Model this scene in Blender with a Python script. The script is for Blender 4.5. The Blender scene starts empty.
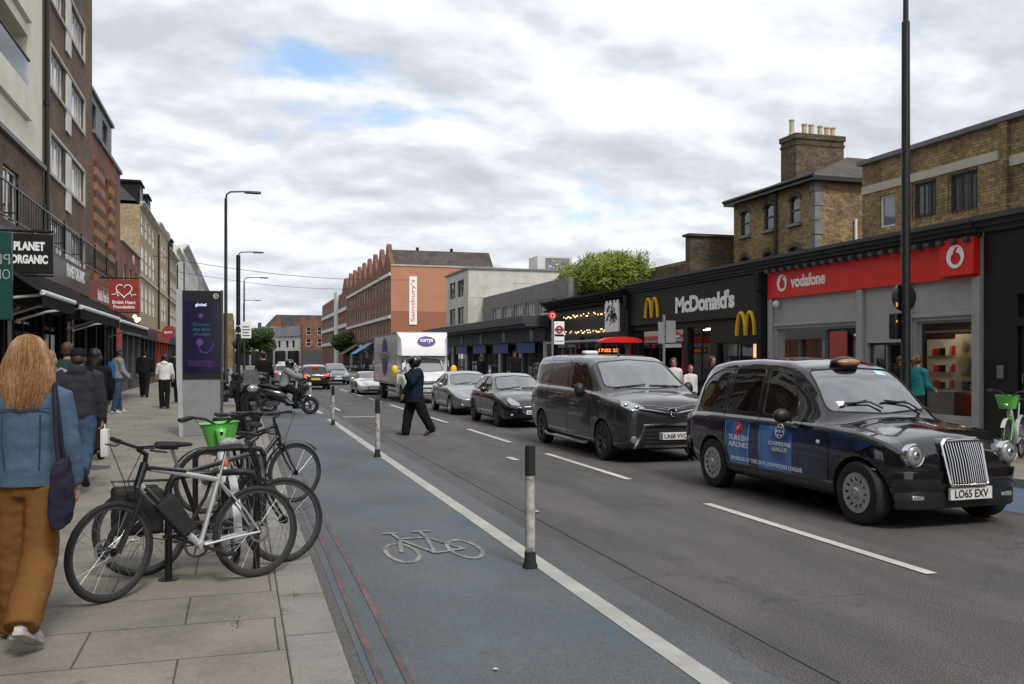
import bpy, bmesh, math, random
from mathutils import Vector, Matrix, noise
from mathutils.bvhtree import BVHTree
R = math.radians
PI = math.pi
random.seed(7)
S = bpy.context.scene
C = S.collection

# ---------------------------------------------------------------- camera
cam = bpy.data.cameras.new('camera')
camo = bpy.data.objects.new('camera', cam); C.objects.link(camo)
cam.sensor_width = 36.0
cam.lens = 36.0*900/1024
cam.shift_y = 16/1024
cam.clip_end = 4000; cam.clip_start = .05
camo.location = (0, 0, 1.74)
camo.rotation_euler = (R(90), 0, -math.atan(272/900))
S.camera = camo
S.view_settings.view_transform = 'Standard'
S.view_settings.look = 'None'
S.view_settings.exposure = 0.74
S.view_settings.gamma = 1
S.view_settings.use_curve_mapping = False

# ---------------------------------------------------------------- sky
SUN_EL, SUN_AZ = R(48), R(168)      # behind the camera, a little to the right
W = bpy.data.worlds.new('World'); S.world = W; W.use_nodes = True
nt = W.node_tree; nt.nodes.clear()
def N(t, typ, **k):
    n = t.nodes.new(typ)
    for a, b in k.items():
        if a.startswith('i_'):
            key = a[2:]
            key = int(key) if key.isdigit() else key.replace('_', ' ')
            n.inputs[key].default_value = b
        else: setattr(n, a, b)
    return n
def L(t, a, ai, b, bi): t.links.new(a.outputs[ai], b.inputs[bi])
def ramp(t, src, so, stops, interp='LINEAR'):
    r = N(t, 'ShaderNodeValToRGB'); r.color_ramp.interpolation = interp
    e = r.color_ramp.elements
    e[0].position, e[0].color = stops[0][0], col4(stops[0][1])
    e[1].position, e[1].color = stops[-1][0], col4(stops[-1][1])
    for p, c in stops[1:-1]:
        x = e.new(p); x.color = col4(c)
    t.links.new(src.outputs[so], r.inputs[0]); return r
def col4(c):
    if isinstance(c, (int, float)): return (c, c, c, 1)
    return (*c[:3], 1)
def mth(t, op, a, b=None, c=None, clamp=False):
    n = N(t, 'ShaderNodeMath', operation=op, use_clamp=clamp)
    for i, q in enumerate((a, b, c)):
        if q is None: continue
        if isinstance(q, (int, float)): n.inputs[i].default_value = q
        else: t.links.new(q, n.inputs[i])
    return n.outputs[0]
sky = N(nt, 'ShaderNodeTexSky', sky_type='NISHITA', sun_disc=False, sun_elevation=SUN_EL, sun_rotation=SUN_AZ)
bg1 = N(nt, 'ShaderNodeBackground', i_Strength=.13); L(nt, sky, 0, bg1, 0)
tc = N(nt, 'ShaderNodeTexCoord')
sep = N(nt, 'ShaderNodeSeparateXYZ'); L(nt, tc, 'Generated', sep, 0)
zz = mth(nt, 'ADD', mth(nt, 'MAXIMUM', sep.outputs[2], 0.0), 0.30)
cmb = N(nt, 'ShaderNodeCombineXYZ')
nt.links.new(mth(nt, 'DIVIDE', sep.outputs[0], zz), cmb.inputs[0])
nt.links.new(mth(nt, 'DIVIDE', sep.outputs[1], zz), cmb.inputs[1])
mp = N(nt, 'ShaderNodeMapping'); mp.inputs['Rotation'].default_value = (0, 0, R(20)); mp.inputs['Scale'].default_value = (1, 1.3, 1)
L(nt, cmb, 0, mp, 0)
NP = dict(i_Scale=2.1, i_Detail=10.0, i_Roughness=.56, i_Distortion=.1)
n1 = N(nt, 'ShaderNodeTexNoise', **NP); L(nt, mp, 0, n1, 'Vector')
mp2 = N(nt, 'ShaderNodeVectorMath', operation='ADD'); L(nt, mp, 0, mp2, 0); mp2.inputs[1].default_value = (.03, -.07, 0)
n1b = N(nt, 'ShaderNodeTexNoise', **NP); L(nt, mp2, 0, n1b, 'Vector')
n2 = N(nt, 'ShaderNodeTexNoise', i_Scale=.9, i_Detail=3.0, i_Roughness=.5); L(nt, mp, 0, n2, 'Vector')
# a thinner place in the cloud deck, up the street to the north
th = math.atan(272/900); thin = n1.outputs['Fac']
for px, py, c0, amt in ((345, 55, .9935, 13.), (250, 25, .9945, 13.), (110, 5, .988, 8.)):
    vx, vz = (px-512)/900, (358-py)/900
    d0 = Vector((math.sin(th)+vx*math.cos(th), math.cos(th)-vx*math.sin(th), vz)).normalized()
    dirn = N(nt, 'ShaderNodeVectorMath', operation='DOT_PRODUCT'); L(nt, tc, 'Generated', dirn, 0); dirn.inputs[1].default_value = d0
    thin = mth(nt, 'SUBTRACT', thin, mth(nt, 'MULTIPLY', mth(nt, 'SUBTRACT', dirn.outputs['Value'], c0, clamp=True), amt))
mask = N(nt, 'ShaderNodeMapRange', i_From_Min=.27, i_From_Max=.40, interpolation_type='SMOOTHSTEP'); nt.links.new(thin, mask.inputs['Value'])
lit = mth(nt, 'ADD', mth(nt, 'MULTIPLY', mth(nt, 'SUBTRACT', n1.outputs['Fac'], n1b.outputs['Fac']), 1.5), mth(nt, 'ADD', mth(nt, 'MULTIPLY', n2.outputs['Fac'], .9), mth(nt, 'MULTIPLY', n1.outputs['Fac'], -.35)))
cl = ramp(nt, n2, 'Fac', [(.06, (.38, .40, .44)), (.22, (.48, .50, .54)), (.36, (.62, .635, .665)), (.52, (.77, .775, .79))]); nt.links.new(lit, cl.inputs[0])
# cloud deck darker low down towards the street end
low = N(nt, 'ShaderNodeMapRange', i_From_Min=0.0, i_From_Max=.30, i_To_Min=.90, i_To_Max=1.0); nt.links.new(sep.outputs[2], low.inputs['Value'])
bg2 = N(nt, 'ShaderNodeBackground'); L(nt, cl, 0, bg2, 0); L(nt, low, 0, bg2, 1)
mx = N(nt, 'ShaderNodeMixShader'); L(nt, mask, 0, mx, 0); L(nt, bg1, 0, mx, 1); L(nt, bg2, 0, mx, 2)
wo = N(nt, 'ShaderNodeOutputWorld'); L(nt, mx, 0, wo, 0)

sl = bpy.data.lights.new('sun', 'SUN'); sl.energy = 1.3; sl.angle = R(14); sl.color = (1, .95, .88)
so = bpy.data.objects.new('sun', sl); C.objects.link(so)
sd = Vector((math.sin(SUN_AZ)*math.cos(SUN_EL), math.cos(SUN_AZ)*math.cos(SUN_EL), math.sin(SUN_EL)))
so.rotation_euler = sd.to_track_quat('Z', 'Y').to_euler()

# ---------------------------------------------------------------- helpers
class MB:
    def __init__(s): s.v = []; s.f = []; s.m = []
    def add(s, vs, fs, mi=0):
        o = len(s.v); s.v += [tuple(v) for v in vs]
        s.f += [tuple(o+i for i in f) for f in fs]; s.m += [mi]*len(fs); return s
    def box(s, a, b, mi=0):
        (x0, y0, z0), (x1, y1, z1) = [min(p, q) for p, q in zip(a, b)], [max(p, q) for p, q in zip(a, b)]
        return s.add([(x0,y0,z0),(x1,y0,z0),(x1,y1,z0),(x0,y1,z0),(x0,y0,z1),(x1,y0,z1),(x1,y1,z1),(x0,y1,z1)],
                     [(3,2,1,0),(4,5,6,7),(0,1,5,4),(1,2,6,5),(2,3,7,6),(3,0,4,7)], mi)
    def obox(s, c, size, rot, mi=0):
        h = Vector(size)/2; vs = []
        for z in (-1,1):
            for x, y in ((-1,-1),(1,-1),(1,1),(-1,1)):
                vs.append(Vector(c)+rot @ Vector((x*h.x, y*h.y, z*h.z)))
        return s.add(vs, [(3,2,1,0),(4,5,6,7),(0,1,5,4),(1,2,6,5),(2,3,7,6),(3,0,4,7)], mi)
    def tube(s, pts, r, n=8, mi=0, caps=True, closed=False, sx=1, up=None):
        pts = [Vector(p) for p in pts]; k = len(pts)
        rs = r if isinstance(r, (list, tuple)) else [r]*k
        vs = []; nrm = None
        for i, p in enumerate(pts):
            if closed: t = pts[(i+1) % k]-pts[i-1]
            else: t = pts[min(i+1, k-1)]-pts[max(i-1, 0)]
            if t.length < 1e-9: t = Vector((0, 0, 1))
            t.normalize()
            if nrm is None:
                a = Vector(up) if up else (Vector((0,0,1)) if abs(t.z) < .9 else Vector((1,0,0)))
                nrm = (a-t*a.dot(t)).normalized()
            else:
                nrm = nrm-t*nrm.dot(t)
                nrm = nrm.normalized() if nrm.length > 1e-6 else t.orthogonal().normalized()
            b = t.cross(nrm)
            for j in range(n):
                an = 2*PI*j/n
                vs.append(p+nrm*math.cos(an)*rs[i]+b*math.sin(an)*rs[i]*sx)
        fs = []
        for i in range(k if closed else k-1):
            for j in range(n):
                a, b2 = i*n+j, i*n+(j+1) % n; c, d = ((i+1) % k)*n+(j+1) % n, ((i+1) % k)*n+j
                fs.append((a, b2, c, d))
        if caps and not closed: fs += [tuple(range(n))[::-1], tuple((k-1)*n+j for j in range(n))]
        return s.add(vs, fs, mi)
    def cyl(s, a, b, r, n=12, mi=0, r2=None): return s.tube([a, b], [r, r if r2 is None else r2], n, mi)
    def lathe(s, prof, o=(0,0,0), ax='Z', n=24, mi=0, close=False):
        vs = []; o = Vector(o)
        for r, h in prof:
            for j in range(n):
                a = 2*PI*j/n; c, q = r*math.cos(a), r*math.sin(a)
                vs.append(o+Vector((c, q, h) if ax == 'Z' else ((h, c, q) if ax == 'X' else (q, h, c))))
        fs = []; k = len(prof)
        for i in range(k if close else k-1):
            for j in range(n):
                i2 = (i+1) % k
                fs.append((i*n+j, i*n+(j+1) % n, i2*n+(j+1) % n, i2*n+j))
        return s.add(vs, fs, mi)
    def torus(s, o, R1, r, ax='X', n=32, k=8, mi=0):
        return s.lathe([(R1+r*math.cos(2*PI*i/k), r*math.sin(2*PI*i/k)) for i in range(k)], o, ax, n, mi, close=True)
    def ell(s, c, rad, n=12, m=8, mi=0, rot=None):
        c = Vector(c); vs = []
        for i in range(m+1):
            a = PI*i/m
            for j in range(n):
                b = 2*PI*j/n
                p = Vector((rad[0]*math.sin(a)*math.cos(b), rad[1]*math.sin(a)*math.sin(b), rad[2]*math.cos(a)))
                vs.append(c+(rot @ p if rot else p))
        fs = []
        for i in range(m):
            for j in range(n): fs.append((i*n+j, (i+1)*n+j, (i+1)*n+(j+1) % n, i*n+(j+1) % n))
        return s.add(vs, fs, mi)
    def rings(s, rg, mi=0, caps=True, closed=True):
        n = len(rg[0]); vs = [p for r in rg for p in r]; fs = []
        for i in range(len(rg)-1):
            for j in range(n if closed else n-1):
                fs.append((i*n+j, i*n+(j+1) % n, (i+1)*n+(j+1) % n, (i+1)*n+j))
        if caps and closed: fs += [tuple(range(n))[::-1], tuple((len(rg)-1)*n+j for j in range(n))]
        return s.add(vs, fs, mi)
    def prism(s, poly, P, w0, w1, mi=0):
        """poly: 2D points (u,z); P(u,w,z) -> 3D; between depth w0 and w1"""
        n = len(poly)
        vs = [P(u, w0, z) for u, z in poly]+[P(u, w1, z) for u, z in poly]
        return s.add(vs, [tuple(range(n))[::-1], tuple(range(n, 2*n))]+[(i, (i+1) % n, n+(i+1) % n, n+i) for i in range(n)], mi)
    def mesh(s, me, M=None, mi=0, fn=None):
        vs = [v.co.copy() for v in me.vertices]
        if M: vs = [M @ v for v in vs]
        if fn: vs = [fn(v) for v in vs]
        return s.add(vs, [tuple(p.vertices) for p in me.polygons], mi)
    def to_mesh(s, name, mats, org=None, smooth=True, ang=35):
        me = bpy.data.meshes.new(name)
        vs = s.v if org is None else [(v[0]-org[0], v[1]-org[1], v[2]-org[2]) for v in s.v]
        me.from_pydata(vs, [], s.f)
        for m in (mats if isinstance(mats, (list, tuple)) else [mats]): me.materials.append(m)
        me.polygons.foreach_set('material_index', s.m)
        if smooth:
            me.polygons.foreach_set('use_smooth', [True]*len(s.f))
        me.validate(); me.update()
        bm = bmesh.new(); bm.from_mesh(me); bmesh.ops.recalc_face_normals(bm, faces=bm.faces); bm.to_mesh(me); bm.free()
        if smooth: me.set_sharp_from_angle(angle=R(ang))
        return me
    def build(s, name, mats, parent=None, bevel=0, smooth=True, ang=35):
        me = s.to_mesh(name, mats, ORG.get(parent.name) if parent else None, smooth, ang)
        o = bpy.data.objects.new(name, me); C.objects.link(o)
        if parent:
            o.parent = parent
            if parent.name in ORG: ORG[o.name] = ORG[parent.name]
        if bevel:
            b = o.modifiers.new('b', 'BEVEL'); b.width = bevel; b.segments = 2; b.limit_method = 'ANGLE'; b.angle_limit = R(40)
        return o
ORG = {}
def thing(name, label, cat, loc=(0,0,0), rz=0, group=None, world=False):
    o = bpy.data.objects.new(name, None); C.objects.link(o); o.empty_display_size = .2
    o.location = loc; o.rotation_euler = (0, 0, rz)
    if world: ORG[o.name] = tuple(loc)
    return tag(o, label, cat, group)
def tag(o, label, cat, group=None, kind=None):
    o['label'] = label; o['category'] = cat
    if group: o['group'] = group
    if kind: o['kind'] = kind
    return o
def struct(o, label=None, cat=None):
    o['kind'] = 'structure'
    if label: o['label'] = label
    if cat: o['category'] = cat
    return o
def dup(o, loc=None, rz=None, label=None, parent=None):
    c = o.copy(); C.objects.link(c)
    if parent: c.parent = parent
    if loc is not None: c.location = loc
    if rz is not None: c.rotation_euler = (0, 0, rz)
    if label: c['label'] = label
    for ch in o.children: dup(ch, parent=c)
    return c

_tcache = {}
TMP = bpy.data.scenes.new('scratch')
def tmp_dg():
    with bpy.context.temp_override(scene=TMP, view_layer=TMP.view_layers[0]):
        dg = bpy.context.evaluated_depsgraph_get(); dg.update()
    return dg
def text_me(s, size=1, bold=0, ext=.004, sp=1.0):
    k = (s, size, bold, ext, sp)
    if k in _tcache: return _tcache[k]
    cu = bpy.data.curves.new('t', 'FONT'); cu.body = s; cu.size = size; cu.extrude = ext; cu.offset = bold
    cu.align_x = 'CENTER'; cu.align_y = 'CENTER'; cu.space_character = sp; cu.resolution_u = 4
    ob = bpy.data.objects.new('t', cu); TMP.collection.objects.link(ob)
    dg = tmp_dg()
    me = bpy.data.meshes.new_from_object(ob.evaluated_get(dg))
    bpy.data.objects.remove(ob); _tcache[k] = me; return me
def evalmods(me, mods):
    ob = bpy.data.objects.new('m', me); TMP.collection.objects.link(ob)
    for typ, kw in mods:
        m = ob.modifiers.new('m', typ)
        for a, b in kw.items(): setattr(m, a, b)
    dg = tmp_dg()
    out = bpy.data.meshes.new_from_object(ob.evaluated_get(dg))
    bpy.data.objects.remove(ob); return out
def textfit(me, w, h):
    xs = [v.co.x for v in me.vertices]; ys = [v.co.y for v in me.vertices]
    sx, sy = w/(max(xs)-min(xs)), h/(max(ys)-min(ys))
    cx, cy = (max(xs)+min(xs))/2, (max(ys)+min(ys))/2
    return lambda v: Vector(((v.x-cx)*sx, (v.y-cy)*sy, v.z))

# ---------------------------------------------------------------- materials
_mc = {}
def mat(name, col, rough=.6, metal=0., var=.12, vs=3., bump=0., bs=60., coat=0., spec=.5, trans=None, emit=None, es=1, det=5.):
    if name in _mc: return _mc[name]
    m = bpy.data.materials.new(name); m.use_nodes = True; t = m.node_tree
    p = t.nodes['Principled BSDF']; _mc[name] = m
    p.inputs['Roughness'].default_value = rough; p.inputs['Metallic'].default_value = metal
    p.inputs['Coat Weight'].default_value = coat; p.inputs['Coat Roughness'].default_value = .04
    p.inputs['Specular IOR Level'].default_value = spec
    tc = N(t, 'ShaderNodeTexCoord')
    n = N(t, 'ShaderNodeTexNoise', i_Scale=vs, i_Detail=det, i_Roughness=.65); L(t, tc, 'Object', n, 'Vector')
    if var:
        c = Vector(col[:3])
        r = ramp(t, n, 'Fac', [(.3, tuple(c*(1-var*1.6))), (.5, tuple(c)), (.72, tuple(min(1, q) for q in c*(1+var*1.3)))])
        L(t, r, 0, p, 'Base Color')
        rr = N(t, 'ShaderNodeMapRange', i_To_Min=max(0, rough-.08), i_To_Max=min(1, rough+.1)); L(t, n, 'Fac', rr, 'Value')
        L(t, rr, 0, p, 'Roughness')
    else: p.inputs['Base Color'].default_value = col4(col)
    if bump:
        b = N(t, 'ShaderNodeTexNoise', i_Scale=bs, i_Detail=4.0); L(t, tc, 'Object', b, 'Vector')
        bb = N(t, 'ShaderNodeBump', i_Strength=bump, i_Distance=.01); L(t, b, 'Fac', bb, 'Height'); L(t, bb, 0, p, 'Normal')
    if emit:
        p.inputs['Emission Color'].default_value = col4(emit); p.inputs['Emission Strength'].default_value = es
    return m
def brick(name, c1, c2, mortar, bw=.225, rh=.075, ms=.01, dirt=.35, rough=.9, bumpd=.004, patch=.5):
    m = bpy.data.materials.new(name); m.use_nodes = True; t = m.node_tree; p = t.nodes['Principled BSDF']
    g = N(t, 'ShaderNodeNewGeometry'); s = N(t, 'ShaderNodeSeparateXYZ'); L(t, g, 'Position', s, 0)
    c = N(t, 'ShaderNodeCombineXYZ'); t.links.new(mth(t, 'ADD', s.outputs[0], s.outputs[1]), c.inputs[0]); L(t, s, 2, c, 1)
    b = N(t, 'ShaderNodeTexBrick', i_Scale=1.0, i_Mortar_Size=ms, i_Brick_Width=bw, i_Row_Height=rh, i_Bias=0.0)
    b.inputs['Color1'].default_value = col4(c1); b.inputs['Color2'].default_value = col4(c2); b.inputs['Mortar'].default_value = col4(mortar)
    L(t, c, 0, b, 0)
    n = N(t, 'ShaderNodeTexNoise', i_Scale=.7, i_Detail=8.0, i_Roughness=.7); L(t, g, 'Position', n, 'Vector')
    r = ramp(t, n, 'Fac', [(.3, 1-dirt*1.5), (.5, 1-dirt*.5), (.7, 1.05)])
    n3 = N(t, 'ShaderNodeTexNoise', i_Scale=9.0, i_Detail=3.0); L(t, g, 'Position', n3, 'Vector')
    r3 = ramp(t, n3, 'Fac', [(.3, 1-patch*.5), (.7, 1+patch*.25)])
    mm = N(t, 'ShaderNodeMix', data_type='RGBA', blend_type='MULTIPLY', i_0=1.0); L(t, b, 'Color', mm, 6); L(t, r, 0, mm, 7)
    m2 = N(t, 'ShaderNodeMix', data_type='RGBA', blend_type='MULTIPLY', i_0=1.0); L(t, mm, 2, m2, 6); L(t, r3, 0, m2, 7)
    L(t, m2, 2, p, 'Base Color'); p.inputs['Roughness'].default_value = rough
    bb = N(t, 'ShaderNodeBump', i_Strength=.8, i_Distance=bumpd); bb.invert = True; L(t, b, 'Fac', bb, 'Height'); L(t, bb, 0, p, 'Normal')
    return m
def glass_mat(name, tint=(.02,.025,.03), see=.0, rough=.02, refl=1.0, base=.05):
    m = bpy.data.materials.new(name); m.use_nodes = True; t = m.node_tree; t.nodes.clear()
    o = N(t, 'ShaderNodeOutputMaterial'); p = N(t, 'ShaderNodeBsdfPrincipled', i_Base_Color=col4(tint), i_Roughness=rough)
    p.inputs['IOR'].default_value = 1.6; p.inputs['Coat Weight'].default_value = refl*.6
    if see:
        tr = N(t, 'ShaderNodeBsdfTransparent', i_Color=(see, see*1.02, see, 1)); gl = N(t, 'ShaderNodeBsdfGlossy', i_Roughness=rough)
        fr = N(t, 'ShaderNodeFresnel', i_IOR=1.55)
        mr = N(t, 'ShaderNodeMapRange', i_To_Min=base, i_To_Max=1.0); L(t, fr, 0, mr, 'Value')
        mx = N(t, 'ShaderNodeMixShader'); L(t, mr, 0, mx, 0); L(t, tr, 0, mx, 1); L(t, gl, 0, mx, 2); L(t, mx, 0, o, 0)
    else: L(t, p, 0, o, 0)
    return m
M = {}
M['b_brown'] = brick('brick_brown', (.24,.135,.082), (.15,.088,.06), (.13,.11,.095))
M['b_red'] = brick('brick_red', (.31,.105,.055), (.22,.075,.045), (.2,.15,.12))
M['b_stock'] = brick('brick_stock', (.50,.34,.14), (.28,.185,.085), (.2,.17,.13), dirt=.5, patch=.8)
M['b_dkstock'] = brick('brick_sooty_stock', (.19,.135,.08), (.10,.075,.05), (.15,.125,.1), dirt=.5, patch=.9)
M['b_yellow'] = brick('brick_yellow', (.52,.41,.24), (.43,.33,.18), (.3,.26,.19), dirt=.25)
M['b_band'] = brick('brick_banded', (.42,.2,.09), (.36,.17,.08), (.3,.2,.13))
_t = M['b_band'].node_tree; _p = _t.nodes['Principled BSDF']; _s = [n for n in _t.nodes if n.type == 'SEPXYZ'][0]; _src = _p.inputs['Base Color'].links[0].from_socket
_z = mth(_t, 'GREATER_THAN', mth(_t, 'FRACT', mth(_t, 'MULTIPLY', _s.outputs[2], 1.7)), .5); _m = N(_t, 'ShaderNodeMix', data_type='RGBA', blend_type='MULTIPLY'); _t.links.new(_z, _m.inputs[0]); _t.links.new(_src, _m.inputs[6]); _m.inputs[7].default_value = (.38,.32,.3,1); _t.links.new(_m.outputs[2], _p.inputs['Base Color'])
M['tile'] = brick('roof_tiles', (.12,.095,.08), (.075,.062,.055), (.05,.045,.04), bw=.3, rh=.2, ms=.012, rough=.85)
M['slate'] = brick('slates', (.11,.11,.12), (.08,.082,.09), (.05,.05,.055), bw=.3, rh=.22, ms=.01, rough=.6)
M['cream'] = mat('cream_render', (.72,.69,.58), .85, var=.08, vs=1.2)
M['white'] = mat('white_render', (.62,.62,.6), .8, var=.08, vs=1.)
M['orange'] = mat('orange_render', (.47,.215,.125), .85, var=.07, vs=.6)
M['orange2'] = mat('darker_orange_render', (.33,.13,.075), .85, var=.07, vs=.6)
M['stone'] = mat('pale_stone', (.45,.42,.36), .8, var=.1, vs=2)
M['stained'] = mat('stained_concrete', (.55,.53,.48), .85, var=.13, vs=1.5)
M['conc'] = mat('grey_concrete', (.2,.2,.195), .85, var=.2, vs=2)
M['black'] = mat('black_paint', (.012,.012,.013), .35, var=.2, vs=8)
M['mblack'] = mat('matt_black', (.016,.016,.017), .7, var=.2, vs=8, spec=.2)
M['rubber'] = mat('rubber', (.016,.016,.017), .75, var=.3, vs=20)
M['dgrey'] = mat('dark_grey_paint', (.055,.055,.057), .6, var=.15, vs=2)
M['mcd'] = mat('dark_olive_panel', (.026,.026,.019), .6, var=.15, vs=2, spec=.25)
M['grey'] = mat('mid_grey_paint', (.36,.36,.355), .5, var=.08, vs=2)
M['lead'] = mat('lead', (.13,.135,.145), .55, var=.2, vs=3)
M['red'] = mat('red_panel', (.74,.022,.018), .4, var=.06, vs=2)
M['dred'] = mat('dark_red_panel', (.28,.03,.025), .5, var=.1, vs=2)
M['awn'] = mat('black_canvas', (.016,.016,.017), .95, var=.2, vs=5, spec=.1)
M['wpaint'] = mat('white_paint', (.75,.75,.74), .5, var=.05, vs=6)
M['wsign'] = mat('white_sign', (.93,.93,.93), .45, var=.03)
M['yellow'] = mat('yellow_sign', (.85,.55,.04), .4, var=.04)
M['navy'] = mat('navy_panel', (.012,.02,.07), .45, var=.15)
M['blue'] = mat('blue_panel', (.03,.07,.25), .5, var=.12)
M['green_dk'] = mat('dark_green_panel', (.01,.07,.055), .35, var=.1)
M['steel'] = mat('brushed_steel', (.42,.43,.44), .35, metal=.9, var=.1, vs=30)
M['alu'] = mat('grey_aluminium', (.33,.34,.35), .42, metal=.5, var=.08, vs=4)
M['chrome'] = mat('chrome', (.62,.62,.63), .16, metal=1, var=.03)
M['glass'] = glass_mat('window_glass', (.02,.024,.028))
M['glass2'] = glass_mat('window_glass_pale', (.13,.14,.15))
M['curtain'] = glass_mat('glass_over_blinds', (.38,.39,.39))
M['glassdk'] = glass_mat('shop_glass_dark', (.008,.009,.01))
M['glass_see'] = glass_mat('clear_shop_glass', see=.78, base=.02)
M['glass_car'] = glass_mat('car_glass', see=.42, rough=.01, base=.07)
M['glass_scr'] = glass_mat('windscreen_glass', see=.5, rough=.01, base=.42)
M['glass_dark'] = glass_mat('tinted_glass', see=.12, rough=.01)
M['pot'] = mat('chimney_pot', (.5,.4,.28), .8)
M['wood'] = mat('dark_wood', (.06,.035,.022), .6)
M['litwarm'] = mat('warm_lamp', (.9,.7,.4), .5, var=0, emit=(1,.72,.4), es=1.5); M['tube'] = mat('shop_light_tube', (.9,.85,.7), .5, var=0, emit=(1,.83,.6), es=3.5)
M['litbulb'] = mat('marquee_bulb', (.9,.7,.4), .5, var=0, emit=(1,.68,.35), es=1.1)
M['ledred'] = mat('led_orange', (.3,.05,.01), .5, var=0, emit=(1,.22,.03), es=1.3)
M['darkroom'] = mat('dim_interior', (.10,.06,.048), .9, var=.3, vs=2)
M['flame'] = mat('orange_plastic', (.7,.12,.02), .5)

# ---------------------------------------------------------------- ground
def worldmat(name): 
    m = bpy.data.materials.new(name); m.use_nodes = True; t = m.node_tree
    g = N(t, 'ShaderNodeNewGeometry'); return m, t, t.nodes['Principled BSDF'], g
def mul(t, a, b, fac=1.0, bt='MULTIPLY'):
    mm = N(t, 'ShaderNodeMix', data_type='RGBA', blend_type=bt)
    if isinstance(fac, (int, float)): mm.inputs[0].default_value = fac
    else: t.links.new(fac, mm.inputs[0])
    for i, q in ((6, a), (7, b)):
        if isinstance(q, tuple): mm.inputs[i].default_value = col4(q)
        else: t.links.new(q, mm.inputs[i])
    return mm.outputs[2]
def noise_n(t, g, scale, detail=6., rough=.6, sc=None, dist=0.):
    src = g.outputs['Position']
    if sc:
        mp = N(t, 'ShaderNodeMapping'); mp.inputs['Scale'].default_value = sc; t.links.new(src, mp.inputs[0]); src = mp.outputs[0]
    n = N(t, 'ShaderNodeTexNoise', i_Scale=scale, i_Detail=detail, i_Roughness=rough, i_Distortion=dist); t.links.new(src, n.inputs['Vector']); return n
def asphalt():
    m, t, p, g = worldmat('asphalt')
    fine = noise_n(t, g, 90., 3.); r1 = ramp(t, fine, 'Fac', [(.32, (.046,.043,.042)), (.5, (.104,.098,.096)), (.68, (.235,.222,.214))])
    big = noise_n(t, g, .8, 8., .65, (1.6, .35, 1)); r2 = ramp(t, big, 'Fac', [(.3, .62), (.5, .92), (.7, 1.2)])
    c = mul(t, r1.outputs[0], r2.outputs[0])
    # wheel tracks worn smoother along the lanes: darker oil strips between them
    s = N(t, 'ShaderNodeSeparateXYZ'); L(t, g, 'Position', s, 0)
    wv = mth(t, 'SINE', mth(t, 'MULTIPLY', mth(t, 'SUBTRACT', s.outputs[0], 2.6), 2*PI/1.55))
    wf = mth(t, 'MULTIPLY', mth(t, 'ADD', wv, 1), .11)
    c = mul(t, c, (.5, .5, .5), wf)
    st = noise_n(t, g, 3.2, 6., .7); r3 = ramp(t, st, 'Fac', [(.62, 0.), (.78, .5)])
    c = mul(t, c, (.4, .4, .4), r3.outputs[0])
    # cracks
    v = N(t, 'ShaderNodeTexVoronoi', feature='DISTANCE_TO_EDGE', i_Scale=.55)
    dn = noise_n(t, g, 2.5, 6.); mp = N(t, 'ShaderNodeVectorMath', operation='ADD'); L(t, g, 'Position', mp, 0)
    sc = N(t, 'ShaderNodeVectorMath', operation='SCALE'); sc.inputs['Scale'].default_value = .5; L(t, dn, 'Color', sc, 0); L(t, sc, 0, mp, 1); L(t, mp, 0, v, 'Vector')
    cr = ramp(t, v, 'Distance', [(0, .55), (.004, .3), (.008, 0.)])
    gate = noise_n(t, g, .5, 2.); gr = ramp(t, gate, 'Fac', [(.45, 0.), (.55, 1.)])
    c = mul(t, c, (.3, .3, .3), mth(t, 'MULTIPLY', cr.outputs[0], gr.outputs[0]))
    t.links.new(c, p.inputs['Base Color']); p.inputs['Roughness'].default_value = .82; p.inputs['Specular IOR Level'].default_value = .3
    b = N(t, 'ShaderNodeBump', i_Strength=.5, i_Distance=.006); L(t, fine, 'Fac', b, 'Height'); L(t, b, 0, p, 'Normal')
    return m
def bluelane(strength=1.0, name='faded_blue_lane'):
    m, t, p, g = worldmat(name)
    fine = noise_n(t, g, 110., 3.); r1 = ramp(t, fine, 'Fac', [(.34, (.055,.057,.06)), (.5, (.105,.107,.11)), (.7, (.18,.18,.18))])
    pt = noise_n(t, g, 1.7, 9., .72, (.8, .5, 1), .4); f = ramp(t, pt, 'Fac', [(.36, .0), (.5, .4*strength), (.62, 1.*strength)])
    stre = noise_n(t, g, 6., 5., .6, (.35, 2.6, 1)); f2 = ramp(t, stre, 'Fac', [(.3, .45), (.65, 1.)])
    c = mul(t, r1.outputs[0], (.078, .128, .185) if strength < 1.5 else (.06,.145,.27), mth(t, 'MULTIPLY', mth(t, 'MULTIPLY', f.outputs[0], f2.outputs[0]), .72), 'MIX')
    big = noise_n(t, g, .9, 6., .6, (1., .5, 1)); r2 = ramp(t, big, 'Fac', [(.3, .68), (.5, .95), (.7, 1.2)])
    c = mul(t, c, r2.outputs[0])
    t.links.new(c, p.inputs['Base Color']); p.inputs['Roughness'].default_value = .75
    b = N(t, 'ShaderNodeBump', i_Strength=.4, i_Distance=.004); L(t, fine, 'Fac', b, 'Height'); L(t, b, 0, p, 'Normal')
    return m
def worn(name, col, keep=.5, under=(.075,.078,.08), sc=(1,.4,1), scale=9.):
    m, t, p, g = worldmat(name)
    n = noise_n(t, g, scale, 8., .75, sc); f = ramp(t, n, 'Fac', [(.5-keep*.32, 0.), (.5-keep*.32+.16, 1.)])
    big = noise_n(t, g, 2., 5.); r2 = ramp(t, big, 'Fac', [(.3, .75), (.7, 1.1)])
    c = mul(t, under, col, f.outputs[0], 'MIX'); c = mul(t, c, r2.outputs[0])
    t.links.new(c, p.inputs['Base Color']); p.inputs['Roughness'].default_value = .8
    return m
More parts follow.
